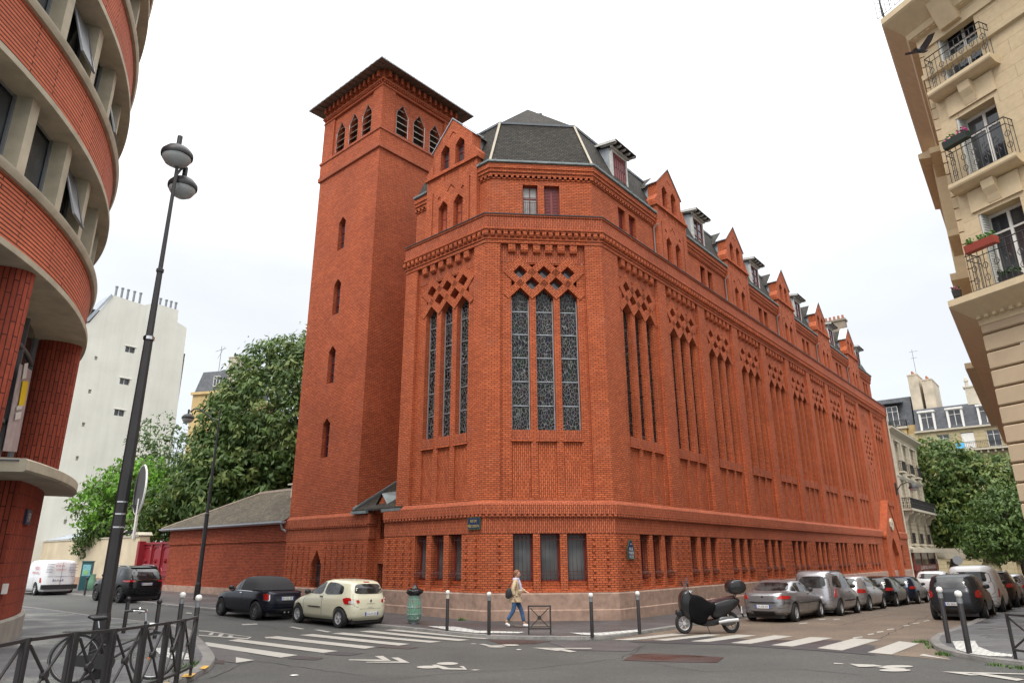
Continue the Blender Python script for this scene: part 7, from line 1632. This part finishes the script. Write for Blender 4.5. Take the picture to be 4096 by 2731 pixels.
for x, nm in ((-wb/2, 'r'), (wb/2, 'f')):
    m = MB(); torus(m, (x, 0, .36), .34, .02); wh = m.build('wheel', M['tyre'], bk, smooth=60)
    m = MB(); torus(m, (x, 0, .36), .318, .011); m.build('rim', M['chrome'], wh, smooth=60)
    m = MB()
    for k in range(28): a = 2*pi*k/28; m.tube([(x+.02*cos(a+1), (.03 if k % 2 else -.03), .36+.02*sin(a+1)), (x+.315*cos(a), 0, .36+.315*sin(a))], .0018, 3, cap=False)
    m.lathe((x, 0, .36), [(0, -.05), (.03, -.05), (.03, .05), (0, .05)], 10, axis='y'); m.build('spokes', M['alu'], wh)
    m = MB(); a0, a1 = (.2, 3.3) if nm == 'r' else (.5, 2.9); pr = [(x+.375*cos(a0+(a1-a0)*k/16), 0, .36+.375*sin(a0+(a1-a0)*k/16)) for k in range(17)]
    for a, b in zip(pr, pr[1:]): m.face([(a[0], -.028, a[2]), (a[0], .028, a[2]), (b[0], .028, b[2]), (b[0], -.028, b[2])])
    m.build('mudguard', M['black'], bk)
m = MB(); bbx = (-.12, 0, .30); seat = (-.30, 0, .80); hd_ = (.36, 0, .88); hl = (.40, 0, .62)
m.tube([bbx, seat], .018, 8); m.tube([bbx, hl], .02, 8); m.tube([(-.22, 0, .55), (.0, 0, .52), (.25, 0, .62), (.38, 0, .78)], .016, 8); m.tube([hl, hd_], .022, 8)
for s in (-.05, .05): m.tube([(-wb/2, s, .36), (-.14, s*.6, .30)], .011, 6); m.tube([(-wb/2, s, .36), (-.29, s*.4, .74)], .010, 6)
for s in (-.05, .05): m.tube([(wb/2, s, .36), (.45, s, .62), (.41, s*.3, .66)], .014, 6)
m.build('frame', M['black'], bk)
m = MB(); m.tube([hd_, (.34, 0, 1.02)], .014, 6); m.tube([(.12, -.29, 1.06), (.22, -.27, 1.06), (.34, -.16, 1.04), (.36, 0, 1.02), (.34, .16, 1.04), (.22, .27, 1.06), (.12, .29, 1.06)], .012, 6); m.tube([(.3, -.2, 1.04), (.22, -.22, .98)], .006, 4); m.tube([(.3, .2, 1.04), (.22, .22, .98)], .006, 4); m.build('handlebar', M['chrome'], bk)
for s in (-1, 1): m = MB(); m.tube([(.20, s*.275, 1.06), (.08, s*.295, 1.06)], .018, 8); m.build('grip', M['black'], bk)
m = MB(); m.tube([seat, (-.33, 0, .92)], .013, 6); m.build('seat_post', M['chrome'], bk)
bm = bmesh.new(); bmesh.ops.create_uvsphere(bm, u_segments=16, v_segments=10, radius=1)
for v in bm.verts: x = v.co.x; v.co = Vector((x*.15-.34, v.co.y*(.10-.07*(x+1)/2)*1.1, v.co.z*.045+.95+.02*(x < -.4)))
me = bpy.data.meshes.new('saddle'); bm.to_mesh(me); bm.free(); me.materials.append(M['black']); me.shade_smooth(); link('saddle', me, bk)
m = MB()
for s in (-.06, 0, .06): m.tube([(-.40, s, .76), (-.78, s, .76)], .006, 4)
for x in (-.42, -.6, -.78): m.tube([(x, -.06, .76), (x, .06, .76)], .006, 4)
for s in (-.06, .06): m.tube([(-.74, s, .76), (-wb/2, s, .38)], .006, 4)
m.build('rear_rack', M['metal'], bk)
m = MB(); m.prism(I0, [(-.60, .32), (-.58, .27), (-.1, .19), (0, .22), (.02, .32), (-.05, .41), (-.2, .42), (-.58, .41)], -.075, -.045); m.build('chain_case', M['black'], bk)
m = MB(); m.tube([(-.12, -.08, .30), (-.05, -.10, .16)], .01, 5); m.box(I0, -.1, .0, -.19, -.10, .145, .165); m.tube([(-.12, .06, .30), (-.19, .08, .44)], .01, 5); m.box(I0, -.24, -.14, .08, .17, .43, .45); m.build('pedals', M['black'], bk)
m = MB(); m.lathe((.47, 0, .80), [(0, -.05), (.05, -.04), (.055, .04), (0, .05)], 12, axis='y', M=Matrix.Rotation(pi/2, 3, 'Z')); m.build('front_light', M['chrome'], bk)
m = MB(); m.box(I0, -.80, -.785, -.03, .03, .68, .73); m.build('rear_reflector', M['tail'], bk); m = MB(); m.box(I0, .47, .50, -.02, .02, .30, .34); m.build('orange_reflector', plain('orange reflector', (.6, .15, .02), .4), bk)
# ================================================================== scooter
def puff(poly, w_, y0=0, sub=2, ys=((1, 0), (1, .55), (.94, .85), (.80, 1))):
    pts = list(poly)
    for _ in range(sub):
        q = []
        for i in range(len(pts)): a, b = pts[i], pts[(i+1) % len(pts)]; q += [(a[0]*.75+b[0]*.25, a[1]*.75+b[1]*.25), (a[0]*.25+b[0]*.75, a[1]*.25+b[1]*.75)]
        pts = q
    cx, cz = sum(p[0] for p in pts)/len(pts), sum(p[1] for p in pts)/len(pts); m = MB()
    seq = [(k, -y) for k, y in ys[::-1]]+[(k, y) for k, y in ys[1:]]
    rows = [[(cx+(p[0]-cx)*k, y0+y*w_, cz+(p[1]-cz)*k) for p in pts] for k, y in seq]; n = len(pts)
    for i in range(len(rows)-1):
        for j in range(n): m.face([rows[i][j], rows[i][(j+1) % n], rows[i+1][(j+1) % n], rows[i+1][j]])
    for r in (rows[0], rows[-1]):
        for j in range(n): m.face([r[j], r[(j+1) % n], (cx, r[0][1], cz)])
    return m
SF, SR = gnd(*z6(512, 1142)), gnd(*z6(925, 1140)); dd = SF-SR
cen = (SF+SR)/2; st_ = thing('motor_scooter', 'black motor scooter with fabric leg apron and glossy top box parked before the saloon', 'scooter', (cen.x, cen.y, g(cen.x, cen.y)), atan2(dd.y, dd.x)+.12)
st_.scale = (.95, 1, 1.09)
SBK = paintm('scooter black', (.014, .014, .015), 0, .3); FAB = plain('black apron fabric', (.004, .004, .0045), .9, spec=.15, var=.3, scale=6, bump=.01)
for x, r in ((.76, .27), (-.72, .28)):
    m = MB(); m.lathe((x, 0, r), [(r*.66, -.055), (r*.9, -.065), (r, -.03), (r, .03), (r*.9, .065), (r*.66, .055)], 28, axis='y'); wh = m.build('wheel', M['tyre'], st_, smooth=40)
    m = MB(); m.lathe((x, 0, r), [(r*.68, -.05), (r*.6, -.03), (r*.6, .03), (r*.68, .05)], 24, axis='y'); m.lathe((x, 0, r), [(0, -.06), (.05, -.06), (.05, .06), (0, .06)], 10, axis='y')
    for k in range(6):
        a = 2*pi*k/6
        for s in (-.02, .02): m.tube([(x+.04*cos(a), s, r+.04*sin(a)), (x+r*.62*cos(a+.12), s, r+r*.62*sin(a+.12))], .012, 5)
    m.build('rim', M['rim'], wh)
puff([(.45, .55), (.62, .48), (.80, .60), (.98, .62), (1.02, .50), (.90, .42), (.98, .34), (.78, .62), (.60, .60)][:6], .09).build('front_mudguard', SBK, st_, smooth=50)
puff([(.34, .26), (.66, .36), (.84, .55), (.88, .85), (.78, 1.08), (.58, 1.16), (.46, 1.02), (.40, .80), (.34, .5)], .24).build('front_fairing', SBK, st_, smooth=50)
puff([(.62, .35), (.66, .60), (.62, .90), (.46, 1.02), (.20, .98), (-.05, .82), (-.28, .78), (-.18, .55), (.05, .42), (.10, .25), (.35, .22)], .30, ys=((1, 0), (1, .6), (.93, .88), (.8, 1))).build('leg_apron', FAB, st_, smooth=50)
puff([(-.10, .72), (-.05, .84), (-.35, .90), (-.60, .93), (-.88, .98), (-.95, .93), (-.70, .84), (-.35, .78)], .15).build('seat', plain('dark maroon seat', (.05, .018, .02), .5), st_, smooth=50)
puff([(-.10, .36), (-.08, .76), (-.40, .84), (-.75, .92), (-1.04, .92), (-1.06, .80), (-.80, .60), (-.50, .42)], .18).build('tail_body', SBK, st_, smooth=50)
puff([(.35, .22), (.38, .34), (-.1, .36), (-.45, .42), (-.42, .25), (0, .18)], .2).build('footboard', SBK, st_, smooth=50)
puff([(-.30, .26), (-.28, .42), (-.60, .46), (-.86, .38), (-.84, .24), (-.5, .20)], .09, .12).build('engine_cover', M['rimdark'], st_, smooth=50)
m = MB(); m.tube([(-.30, .17, .30), (-.6, .19, .34), (-.92, .19, .36)], .05, 10); m.build('exhaust', M['rim'], st_, smooth=50)
m = MB(); m.tube([(-.66, .12, .36), (-.56, .12, .72)], .028, 8); m.build('rear_shock', M['chrome'], st_)
m = MB(); m.tube([(.08, .16, .22), (.0, .22, .0)], .012, 5); m.build('side_stand', M['metal'], st_)
puff([(-.70, 1.04), (-.68, 1.26), (-.82, 1.40), (-1.14, 1.40), (-1.28, 1.27), (-1.26, 1.09), (-1.02, 1.0)], .27, ys=((1, 0), (1, .6), (.93, .88), (.78, 1))).build('top_box', paintm('glossy top box', (.018, .018, .019), 0, .15), st_, smooth=50)
m = MB(); m.tube([(-.9, .08, .92), (-1.0, .08, 1.08)], .015, 5); m.tube([(-.9, -.08, .92), (-1.0, -.08, 1.08)], .015, 5); m.build('top_box_rack', M['metal'], st_)
m = MB(); m.tube([(.50, -.34, 1.10), (.58, -.15, 1.12), (.60, .15, 1.12), (.50, .34, 1.10)], .016, 6); m.tube([(.58, .2, 1.12), (.54, .32, 1.06)], .008, 4); m.build('handlebar', M['chrome'], st_)
for s in (-1, 1):
    m = MB(); m.tube([(.58, s*.18, 1.12), (.64, s*.30, 1.26)], .008, 4); m.lathe((.64, s*.34, 1.28), [(0, -.02), (.07, -.01), (.07, .01), (0, .02)], 12, axis='y', M=Matrix.Rotation(pi/2, 3, 'Z')); m.build('mirror', M['black'], st_)
m = MB(); R0 = [(.72, -.2, 1.02), (.76, 0, 1.02), (.72, .2, 1.02)]; R1 = [(.56, -.17, 1.42), (.60, 0, 1.48), (.56, .17, 1.42)]
for i in range(2): m.face([R0[i], R0[i+1], R1[i+1], R1[i]])
wm, nt_, b_ = newmat('smoked screen'); b_.inputs['Base Color'].default_value = (.12, .10, .10, 1); b_.inputs['Roughness'].default_value = .08; b_.inputs['Alpha'].default_value = .55; m.build('windscreen', wm, st_)
m = MB(); m.box(I0, -1.06, -1.0, -.09, .09, .80, .86); m.build('tail_light', M['tail'], st_)
pf2 = rearframe(-1.10); m = MB(); m.box(pf2, -.1, .1, 0, .02, .52, .70); pp = m.build('number_plate', M['plate'], st_); m = MB(); m.tube([(-1.0, 0, .8), (-1.09, 0, .6), (-1.15, 0, .42)], .03, 5); m.build('plate_bracket', M['black'], st_)
m = MB(); text_into(m, pf2, 'EA 514', 0, .63, .05, -.003, width=.17); text_into(m, pf2, 'WA', 0, .55, .05, -.003, width=.08); m.build('registration', M['ink'], pp)
# ================================================================== person
def skin(name, V, E_, R_, mat, parent, sub=2, root=0):
    me = bpy.data.meshes.new(name); me.from_pydata(V, E_, []); ob = bpy.data.objects.new(name, me); COL.objects.link(ob)
    md = ob.modifiers.new('s', 'SKIN'); md.use_smooth_shade = True
    for i, r in enumerate(R_): me.skin_vertices[0].data[i].radius = (r if isinstance(r, tuple) else (r, r)); me.skin_vertices[0].data[i].use_root = (i == root)
    sb = ob.modifiers.new('u', 'SUBSURF'); sb.levels = sub; sb.render_levels = sub
    nm = bpy.data.meshes.new_from_object(ob.evaluated_get(bpy.context.evaluated_depsgraph_get())); bpy.data.objects.remove(ob); nm.materials.clear(); nm.materials.append(mat); nm.shade_smooth(); nm.name = name
    return link(name, nm, parent)
PP = gnd(*z5(1058, 1146), HK); sK = 1.0
wo_ = thing('person', 'woman in beige coat, scarf and blue jeans striding right past the chapel corner', 'person', PP)
wo_.scale = (1.03, 1.03, 1.03)
SKN = plain('skin', (.50, .28, .20), .6); COAT = plain('beige knitted coat', (.50, .38, .24), .9, var=.15, scale=14, bump=.004); JN = plain('blue denim', (.045, .10, .20), .85, var=.3, scale=8)
# joints (x forward = right in the photo, y towards the chapel)
J = dict(pel=(0, 0, .90), wst=(.0, 0, 1.05), chs=(.01, 0, 1.25), nk=(.03, 0, 1.40), hd=(.055, 0, 1.50),
 rsh=(.01, -.17, 1.34), rel=(-.07, -.22, 1.10), rwr=(-.02, -.21, .90), lsh=(.01, .17, 1.34), lel=(.16, .22, 1.13), lwr=(.37, .20, 1.02),
 rhp=(0, -.09, .86), rkn=(-.05, -.09, .50), ran=(-.28, -.08, .16), rto=(-.17, -.08, .035), lhp=(0, .09, .86), lkn=(.20, .09, .50), lan=(.28, .08, .09), lto=(.43, .08, .04))
ks = list(J); V = [J[k] for k in ks]; ix = {k: i for i, k in enumerate(ks)}
E_ = [('pel', 'wst'), ('wst', 'chs'), ('chs', 'nk'), ('nk', 'hd'), ('chs', 'rsh'), ('rsh', 'rel'), ('rel', 'rwr'), ('chs', 'lsh'), ('lsh', 'lel'), ('lel', 'lwr'), ('pel', 'rhp'), ('rhp', 'rkn'), ('rkn', 'ran'), ('ran', 'rto'), ('pel', 'lhp'), ('lhp', 'lkn'), ('lkn', 'lan'), ('lan', 'lto')]
RR_ = dict(pel=.12, wst=.10, chs=.12, nk=.05, hd=.06, rsh=.055, rel=.04, rwr=.028, lsh=.055, lel=.04, lwr=.028, rhp=.085, rkn=.055, ran=.038, rto=.03, lhp=.085, lkn=.055, lan=.038, lto=.03)
ee = [(ix[a], ix[b]) for a, b in E_]; rad = [RR_[k] for k in ks]
def hand(w_, dir_, up_):
    w_, dir_ = Vector(w_), Vector(dir_).normalized(); side = Vector((0, 1, 0)); palm = w_+dir_*.07; i0 = len(V); V.append(tuple(palm)); rad.append(.026); ee.append((ix_w, i0))
    for k, (o_, l) in enumerate(((-.027, .055), (-.009, .07), (.009, .066), (.027, .05))):
        b = palm+side*o_+dir_*.02; V.append(tuple(b)); rad.append(.009); ee.append((i0, len(V)-1)); m_ = b+dir_*l*.55+Vector(up_)*.012; V.append(tuple(m_)); rad.append(.0085); ee.append((len(V)-2, len(V)-1)); V.append(tuple(m_+dir_*l*.4+Vector(up_)*.03)); rad.append(.0075); ee.append((len(V)-2, len(V)-1))
    b = w_+dir_*.03; V.append(tuple(b+side*-.035+Vector(up_)*.01)); rad.append(.010); ee.append((i0, len(V)-1)); V.append(tuple(b+side*-.045+dir_*.045+Vector(up_)*.02)); rad.append(.0085); ee.append((len(V)-2, len(V)-1))
ix_w = ix['rwr']; hand(J['rwr'], (.25, 0, -1), (1, 0, 0)); ix_w = ix['lwr']; hand(J['lwr'], (.9, 0, -.4), (0, 0, -1))
body = skin('body', V, ee, rad, SKN, wo_)
bm = bmesh.new(); bmesh.ops.create_uvsphere(bm, u_segments=24, v_segments=18, radius=1)
for v in bm.verts:
    c = v.co; x, y, z = c.x*.098, c.y*.076, c.z*.118
    if c.z < -.2: x *= 1-.18*(-.2-c.z); y *= 1-.3*(-.2-c.z)
    if c.x > .85 and abs(c.y) < .25 and -.35 < c.z < .1: x += .022*(1-abs(c.y)/.25)
    if c.x > .75 and .05 < c.z < .25 and .2 < abs(c.y) < .5: x -= .008
    if abs(c.y) > .93 and abs(c.x) < .25 and abs(c.z) < .3: y *= 1.12
    v.co = Vector((x+.075, y, z+1.555))
me2 = bpy.data.meshes.new('h'); bm.to_mesh(me2); bm.free()
bm = bmesh.new(); bm.from_mesh(body.data); bm.from_mesh(me2); bm.to_mesh(body.data); bm.free(); body.data.shade_smooth()
def ellsp(name, c, r, mat, parent, cut=None, ns=24):
    bm = bmesh.new(); bmesh.ops.create_uvsphere(bm, u_segments=ns, v_segments=16, radius=1)
    if cut: bmesh.ops.delete(bm, geom=[v for v in bm.verts if cut(v.co)], context='VERTS')
    for v in bm.verts: v.co = Vector((c[0]+v.co.x*r[0], c[1]+v.co.y*r[1], c[2]+v.co.z*r[2]))
    me = bpy.data.meshes.new(name); bm.to_mesh(me); bm.free(); me.materials.append(mat); me.shade_smooth(); return link(name, me, parent)
ellsp('hair', (.062, 0, 1.585), (.115, .092, .118), plain('auburn hair', (.20, .075, .03), .6, var=.3, scale=30), wo_, lambda c: (c.x > .45 and c.z < .42) or (c.z < -.45) or (c.x > .1 and c.z < -.1))
m = MB(); 
for s in (-1, 1): m.tube([(.175, s*.035+.03*cos(a)*s, 1.575+.022*sin(a)) for a in [0, 1.05, 2.1, 3.14, 4.2, 5.2, 6.28]], .004, 4, cap=False); m.tube([(.172, s*.065, 1.578), (.07, s*.082, 1.58)], .003, 4)
m.build('glasses', M['dark'], wo_)
for s in (-1, 1): ellsp('eye', (.158, s*.03, 1.574), (.010, .013, .008), M['dark'], wo_)
ellsp('mouth', (.160, 0, 1.508), (.008, .022, .006), plain('lips', (.4, .1, .09), .5), wo_)
# coat: torso and sleeves
cV = [(0, 0, .92), (.0, 0, 1.08), (.01, 0, 1.25), (.02, 0, 1.38), (.01, -.16, 1.345), (-.07, -.225, 1.10), (-.025, -.215, .93), (.01, .16, 1.345), (.16, .225, 1.13), (.33, .205, 1.035)]
skin('coat', cV, [(0, 1), (1, 2), (2, 3), (2, 4), (4, 5), (5, 6), (2, 7), (7, 8), (8, 9)], [(.17, .15), (.15, .14), (.15, .15), (.075, .075), .078, .06, .052, .078, .06, .052], COAT, wo_)
m = MB(); n = 20
pr = [(.155, 1.12, 0), (.18, .98, 0), (.20, .86, .0), (.215, .74, .01), (.20, .735, .01), (.15, .95, 0)]
rows = [[(cx+r*1.02*cos(2*pi*k/n), r*.86*sin(2*pi*k/n), z) for k in range(n)] for r, z, cx in pr]
for i in range(len(rows)-1):
    for k in range(n): m.face([rows[i][k], rows[i][(k+1) % n], rows[i+1][(k+1) % n], rows[i+1][k]])
m.build('coat_skirt', COAT, wo_, smooth=60)
skin('jeans', [(0, 0, .88), J['rhp'], J['rkn'], (-.25, -.08, .20), J['lhp'], J['lkn'], (.275, .08, .14)], [(0, 1), (1, 2), (2, 3), (0, 4), (4, 5), (5, 6)], [.10, .09, .070, .060, .09, .070, .060], JN, wo_)
WS = plain('white trainers', (.75, .75, .76), .5)
skin('shoe', [(-.30, -.08, .13), (-.25, -.08, .10), (-.16, -.08, .04)], [(0, 1), (1, 2)], [.045, .05, .038], WS, wo_); skin('shoe', [(.24, .08, .06), (.31, .08, .05), (.44, .08, .04)], [(0, 1), (1, 2)], [.048, .05, .036], WS, wo_)
SCF = plain('pale lilac scarf', (.50, .48, .60), .85, var=.2, scale=18)
m = MB(); m.lathe((.035, 0, 1.40), [(.075, -.05), (.105, -.02), (.11, .03), (.085, .06), (.06, .05)], 16); m.tube([(.12, -.04, 1.38), (.17, -.05, 1.25), (.18, -.03, 1.10), (.19, -.02, .98)], .042, 8); m.tube([(.12, .04, 1.38), (.17, .03, 1.22), (.17, .04, 1.08)], .04, 8); m.build('scarf', SCF, wo_, smooth=60)
hb1 = thing('shoulder_bag', 'black slouchy shoulder bag hanging behind the walking woman', 'bag', PP); 
m = puff([(-.32, .95), (-.30, 1.12), (-.20, 1.22), (-.10, 1.15), (-.08, .98), (-.16, .88), (-.27, .87)], .07, -.19); m.build('bag_body', plain('black soft leather', (.015, .014, .016), .5), hb1, smooth=60)
m = MB(); m.tube([(-.27, -.19, 1.12), (-.12, -.2, 1.33), (.0, -.15, 1.43), (.06, -.16, 1.33), (-.08, -.23, 1.10)], .012, 5); m.build('strap', M['black'], hb1)
hb2 = thing('crossbody_bag', 'small beige crossbody bag on the walking woman front hip', 'bag', PP)
m = puff([(.09, 1.0), (.09, 1.13), (.25, 1.15), (.26, 1.02)], .05, -.19); m.build('bag_body', plain('beige leather bag', (.42, .30, .2), .5), hb2, smooth=60); m = MB(); m.box(I0, .09, .26, -.245, -.235, 1.08, 1.10); m.tube([(.10, -.19, 1.12), (.03, -.19, 1.3), (.0, .05, 1.44)], .006, 4); m.build('strap', plain('tan strap', (.3, .2, .12), .5), hb2)
# ================================================================== pigeon in flight
d_ = ray(3688, 205); PG = O+d_*13.5
pg = thing('pigeon', 'dark pigeon flying in front of the upper stone balcony', 'bird', PG, radians(20))
skin('body', [(-.13, 0, -.01), (-.05, 0, 0), (.05, 0, .01), (.11, 0, .03), (.145, 0, .045), (-.2, -.0, -.02), (-.02, .12, .07), (-.04, .27, .13), (-.02, -.12, .07), (-.04, -.27, .13)], [(0, 1), (1, 2), (2, 3), (3, 4), (0, 5), (1, 6), (6, 7), (1, 8), (8, 9)], [.025, .045, .042, .026, .022, (.03, .008), (.05, .01), (.03, .006), (.05, .01), (.03, .006)], plain('pigeon grey', (.06, .055, .065), .7, var=.3, scale=20), pg, root=1)
m = MB()
for s in (-1, 1): m.face([(.07, s*.03, .02), (.06, s*.18, .10), (-.02, s*.34, .16), (-.12, s*.26, .12), (-.10, s*.03, .01)]); m.face([(.07, s*.03, .022), (.06, s*.18, .104), (-.02, s*.34, .164), (-.12, s*.26, .124), (-.10, s*.03, .014)])
m.face([(-.12, -.02, -.005), (-.12, .02, -.005), (-.24, .055, -.03), (-.24, -.055, -.03)]); m.build('wings', bpy.data.materials['pigeon grey'], pg)
m = MB(); m.lathe((0, 0, 0), [(.008, 0), (0, .025)], 6, M=Matrix.Translation((.0, 0, 0)).to_3x3()@Matrix.Rotation(pi/2, 3, 'Y')); bk_ = m.build('beak', M['dark'], pg); bk_.location = (.165, 0, .05)
# ================================================================== trees
def leafmat(name, c):
    m, nt, b = newmat(name); L = nt.links.new; b.inputs['Roughness'].default_value = .55; b.inputs['Specular IOR Level'].default_value = .35
    tc = N(nt, 'ShaderNodeTexCoord'); nz = N(nt, 'ShaderNodeTexNoise', Scale=1.3, Detail=3.); L(tc.outputs['Object'], nz.inputs[0])
    r = N(nt, 'ShaderNodeValToRGB'); r.color_ramp.elements[0].position = .35; r.color_ramp.elements[1].position = .65; r.color_ramp.elements[0].color = (*[x*.8 for x in c], 1); r.color_ramp.elements[1].color = (*[x*1.25 for x in c], 1); L(nz.outputs[0], r.inputs[0]); L(r.outputs[0], b.inputs['Base Color'])
    tr = N(nt, 'ShaderNodeBsdfTranslucent'); L(r.outputs[0], tr.inputs[0]); mx = N(nt, 'ShaderNodeMixShader'); mx.inputs[0].default_value = .3; o = nt.nodes['Material Output']; L(b.outputs[0], mx.inputs[1]); L(tr.outputs[0], mx.inputs[2]); L(mx.outputs[0], o.inputs[0]); return m
def tree(name, label, base, blobs, ncl, per, leaf, cols, cr=.55, trunk=.25, seed=1, group=None, inner=.55, th=None, droop=.0):
    rnd = random.Random(seed); t = thing(name, label, 'tree', base, 0, group); bx, by, bz = base
    tips = []; m = MB(); mats = cols; tot = sum(b[3]*b[4]*b[5] for b in blobs)
    for b in blobs:
        k = int(ncl*b[3]*b[4]*b[5]/tot)
        for _ in range(k):
            while True:
                u = Vector([rnd.gauss(0, 1) for _ in range(3)]).normalized(); r = inner+(1-inner)*rnd.random()**.5
                break
            u = u*r*(1+.06*noise.noise(u*3+Vector((seed, 0, 0)))); c = Vector((b[0]-bx+u.x*b[3], b[1]-by+u.y*b[4], b[2]-bz+u.z*b[5])); tips.append((c, r))
            mi = rnd.choices(range(len(cols)), [1]*len(cols))[0]; R_ = cr*rnd.uniform(.6, 1.25)
            for _ in range(per):
                o = Vector([rnd.gauss(0, .45) for _ in range(3)])*R_; o.z = o.z*.7-droop*o.length; p = c+o
                nn_ = o.normalized()*.7+u*.5+Vector((rnd.gauss(0, .38), rnd.gauss(0, .38), .35+rnd.gauss(0, .38))); a = Vector([rnd.uniform(-1, 1), rnd.uniform(-1, 1), rnd.uniform(-.7, .3)]).cross(nn_).normalized(); s_ = a.cross(nn_).normalized(); l = leaf*rnd.uniform(.7, 1.3)
                m.v += [tuple(p-a*l), tuple(p+s_*l*.42), tuple(p+a*l), tuple(p-s_*l*.42)]; i0 = len(m.v)-4; m.f.append((i0, i0+1, i0+2, i0+3)); m.mi.append(mi); m.uv.append([(0, 0)]*4)
    cr_ = m.build('crown', mats, t)
    w = MB(); cz = min(b[2]-b[5]*.6 for b in blobs)-bz; cx = sum(b[0] for b in blobs)/len(blobs)-bx; cy = sum(b[1] for b in blobs)/len(blobs)-by; th = th or max(1.2, cz)
    w.tube([(0, 0, -.4), (.03, 0, th*.5), (cx*.3, cy*.3, th), (cx*.6, cy*.6, th+(blobs[0][2]-bz-th)*.5), (cx, cy, blobs[0][2]-bz+blobs[0][5]*.4)], [trunk*1.25, trunk, trunk*.8, trunk*.5, trunk*.12], 9)
    sel = [tips[i] for i in range(0, len(tips), max(1, len(tips)//46))]
    for c, r in sel:
        s0 = Vector((cx*.3, cy*.3, th))+Vector((cx*.5, cy*.5, (c.z-th)*.35))*rnd.uniform(.1, .9); mid = (s0+c)/2+Vector((rnd.uniform(-.3, .3), rnd.uniform(-.3, .3), rnd.uniform(.1, .5)))
        w.tube([s0, mid, c], [trunk*.32, trunk*.17, trunk*.04], 5, cap=False)
    w.build('trunk', plain('tree bark', (.055, .043, .033), .9, var=.3, scale=6, bump=.02) if 'tree bark' not in bpy.data.materials else bpy.data.materials['tree bark'], t, smooth=60); return t
def at(u, v, y): d = ray(u, v); return O+d*(y/d.y)
g1, g2, g3, g4 = leafmat('dark leaf', (.058, .105, .024)), leafmat('mid leaf', (.095, .155, .036)), leafmat('pale leaf', (.16, .21, .06)), leafmat('bright leaf', (.15, .32, .035))
g5 = leafmat('olive leaf', (.13, .165, .035)); g6 = leafmat('grey green leaf', (.09, .145, .055))
c = at(*sc(655, 1010), 52)
tree('lime_tree', 'large dense dark green domed tree rising behind the low tiled building', (c.x, c.y, g(c.x, c.y)), [(c.x+1.6, c.y, c.z-.2, 7.9, 6.5, 8.9), (c.x-1.4, c.y-1, c.z-3.8, 6.0, 5, 5.5), (c.x-3.4, c.y, c.z-5.6, 4.4, 4, 4.0)], 2800, 26, .22, [g1, g1, g2, g3], cr=.8, trunk=.4, seed=2, inner=.6, group='trees in the garden behind the wall')
c = at(*sc(385, 1070), 58)
tree('tree', 'taller loose grey green tree with airy twigs between white wall and dark tree', (c.x, c.y, g(c.x, c.y)), [(c.x-.5, c.y, c.z+1.0, 3.0, 2.6, 3.6), (c.x+1.6, c.y, c.z-.8, 3.0, 2.6, 3.6), (c.x-2.0, c.y, c.z-1.2, 2.4, 2.4, 2.6), (c.x+3, c.y+1, c.z-3.5, 3.2, 2.6, 3.2)], 520, 13, .17, [g6, g2, g1], cr=.6, trunk=.16, seed=5, inner=.3, group='trees in the garden behind the wall')
c = at(*sc(285, 1130), 54)
tree('ash_tree', 'bright fresh green leafy tree overhanging the cream garden wall', (c.x, c.y, g(c.x, c.y)), [(c.x, c.y, c.z+.5, 2.9, 2.4, 2.3), (c.x+1.7, c.y, c.z+.9, 2.2, 2, 1.9), (c.x-1.6, c.y-.4, c.z-1.1, 2.1, 2, 1.9), (c.x+1.3, c.y-.5, c.z-2.2, 2.9, 2, 2.0)], 620, 15, .19, [g4, g4, g2], cr=.6, trunk=.14, seed=8, inner=.35, droop=.3, group='trees in the garden behind the wall')
c = at(*sc(400, 1185), 50)
tree('shrub_tree', 'mid green bushy tree just behind the red gate', (c.x, c.y, g(c.x, c.y)), [(c.x, c.y, c.z, 3.0, 1.6, 2.4), (c.x+2.8, c.y+.6, c.z+.2, 2.4, 1.6, 2.0)], 420, 16, .18, [g2, g1, g5], cr=.6, trunk=.12, seed=9, inner=.3, group='trees in the garden behind the wall')
P = Vector(FT(-33.2, .25, 3.9))
tree('climbing_shrub', 'dark ivy like shrub spilling over the cream wall top', (P.x, P.y, 1.5), [(P.x, P.y, 3.9, 1.5, .7, .95), (P.x-1.2, P.y+1, 3.2, 1.1, .6, 1.1), (P.x+1.4, P.y-1, 4.3, 1.3, .7, .6)], 190, 16, .13, [g1, g2], cr=.4, trunk=.06, seed=11, inner=.2)
c = at(*sc(2185, 1125), 78)
tree('plane_tree', 'big spreading street tree with dark forked trunk beyond the stone corner house', (c.x-1.4, c.y, g(c.x, c.y)), [(c.x-1.0, c.y, c.z+2.0, 4.4, 4, 4.0), (c.x+3.2, c.y-1, c.z+.2, 5.0, 4, 3.8), (c.x-1.8, c.y, c.z-2.6, 4.4, 3.4, 3.8), (c.x+2.4, c.y, c.z-4.4, 5.4, 3.6, 2.8)], 1500, 16, .27, [g5, g2, g3, g1], cr=.9, trunk=.42, seed=14, inner=.45, group='street trees at the far end')
c = at(*sc(2315, 1195), 68)
tree('plane_tree', 'darker street tree at the far right edge beside the stone building', (c.x+.6, c.y, g(c.x, c.y)), [(c.x, c.y, c.z, 3.4, 3.2, 3.2), (c.x+2.2, c.y, c.z+1.0, 3.0, 2.6, 2.6), (c.x-1.5, c.y, c.z-2.0, 3.6, 2.6, 2.0)], 640, 16, .21, [g1, g2], cr=.8, trunk=.3, seed=17, inner=.4, group='street trees at the far end')
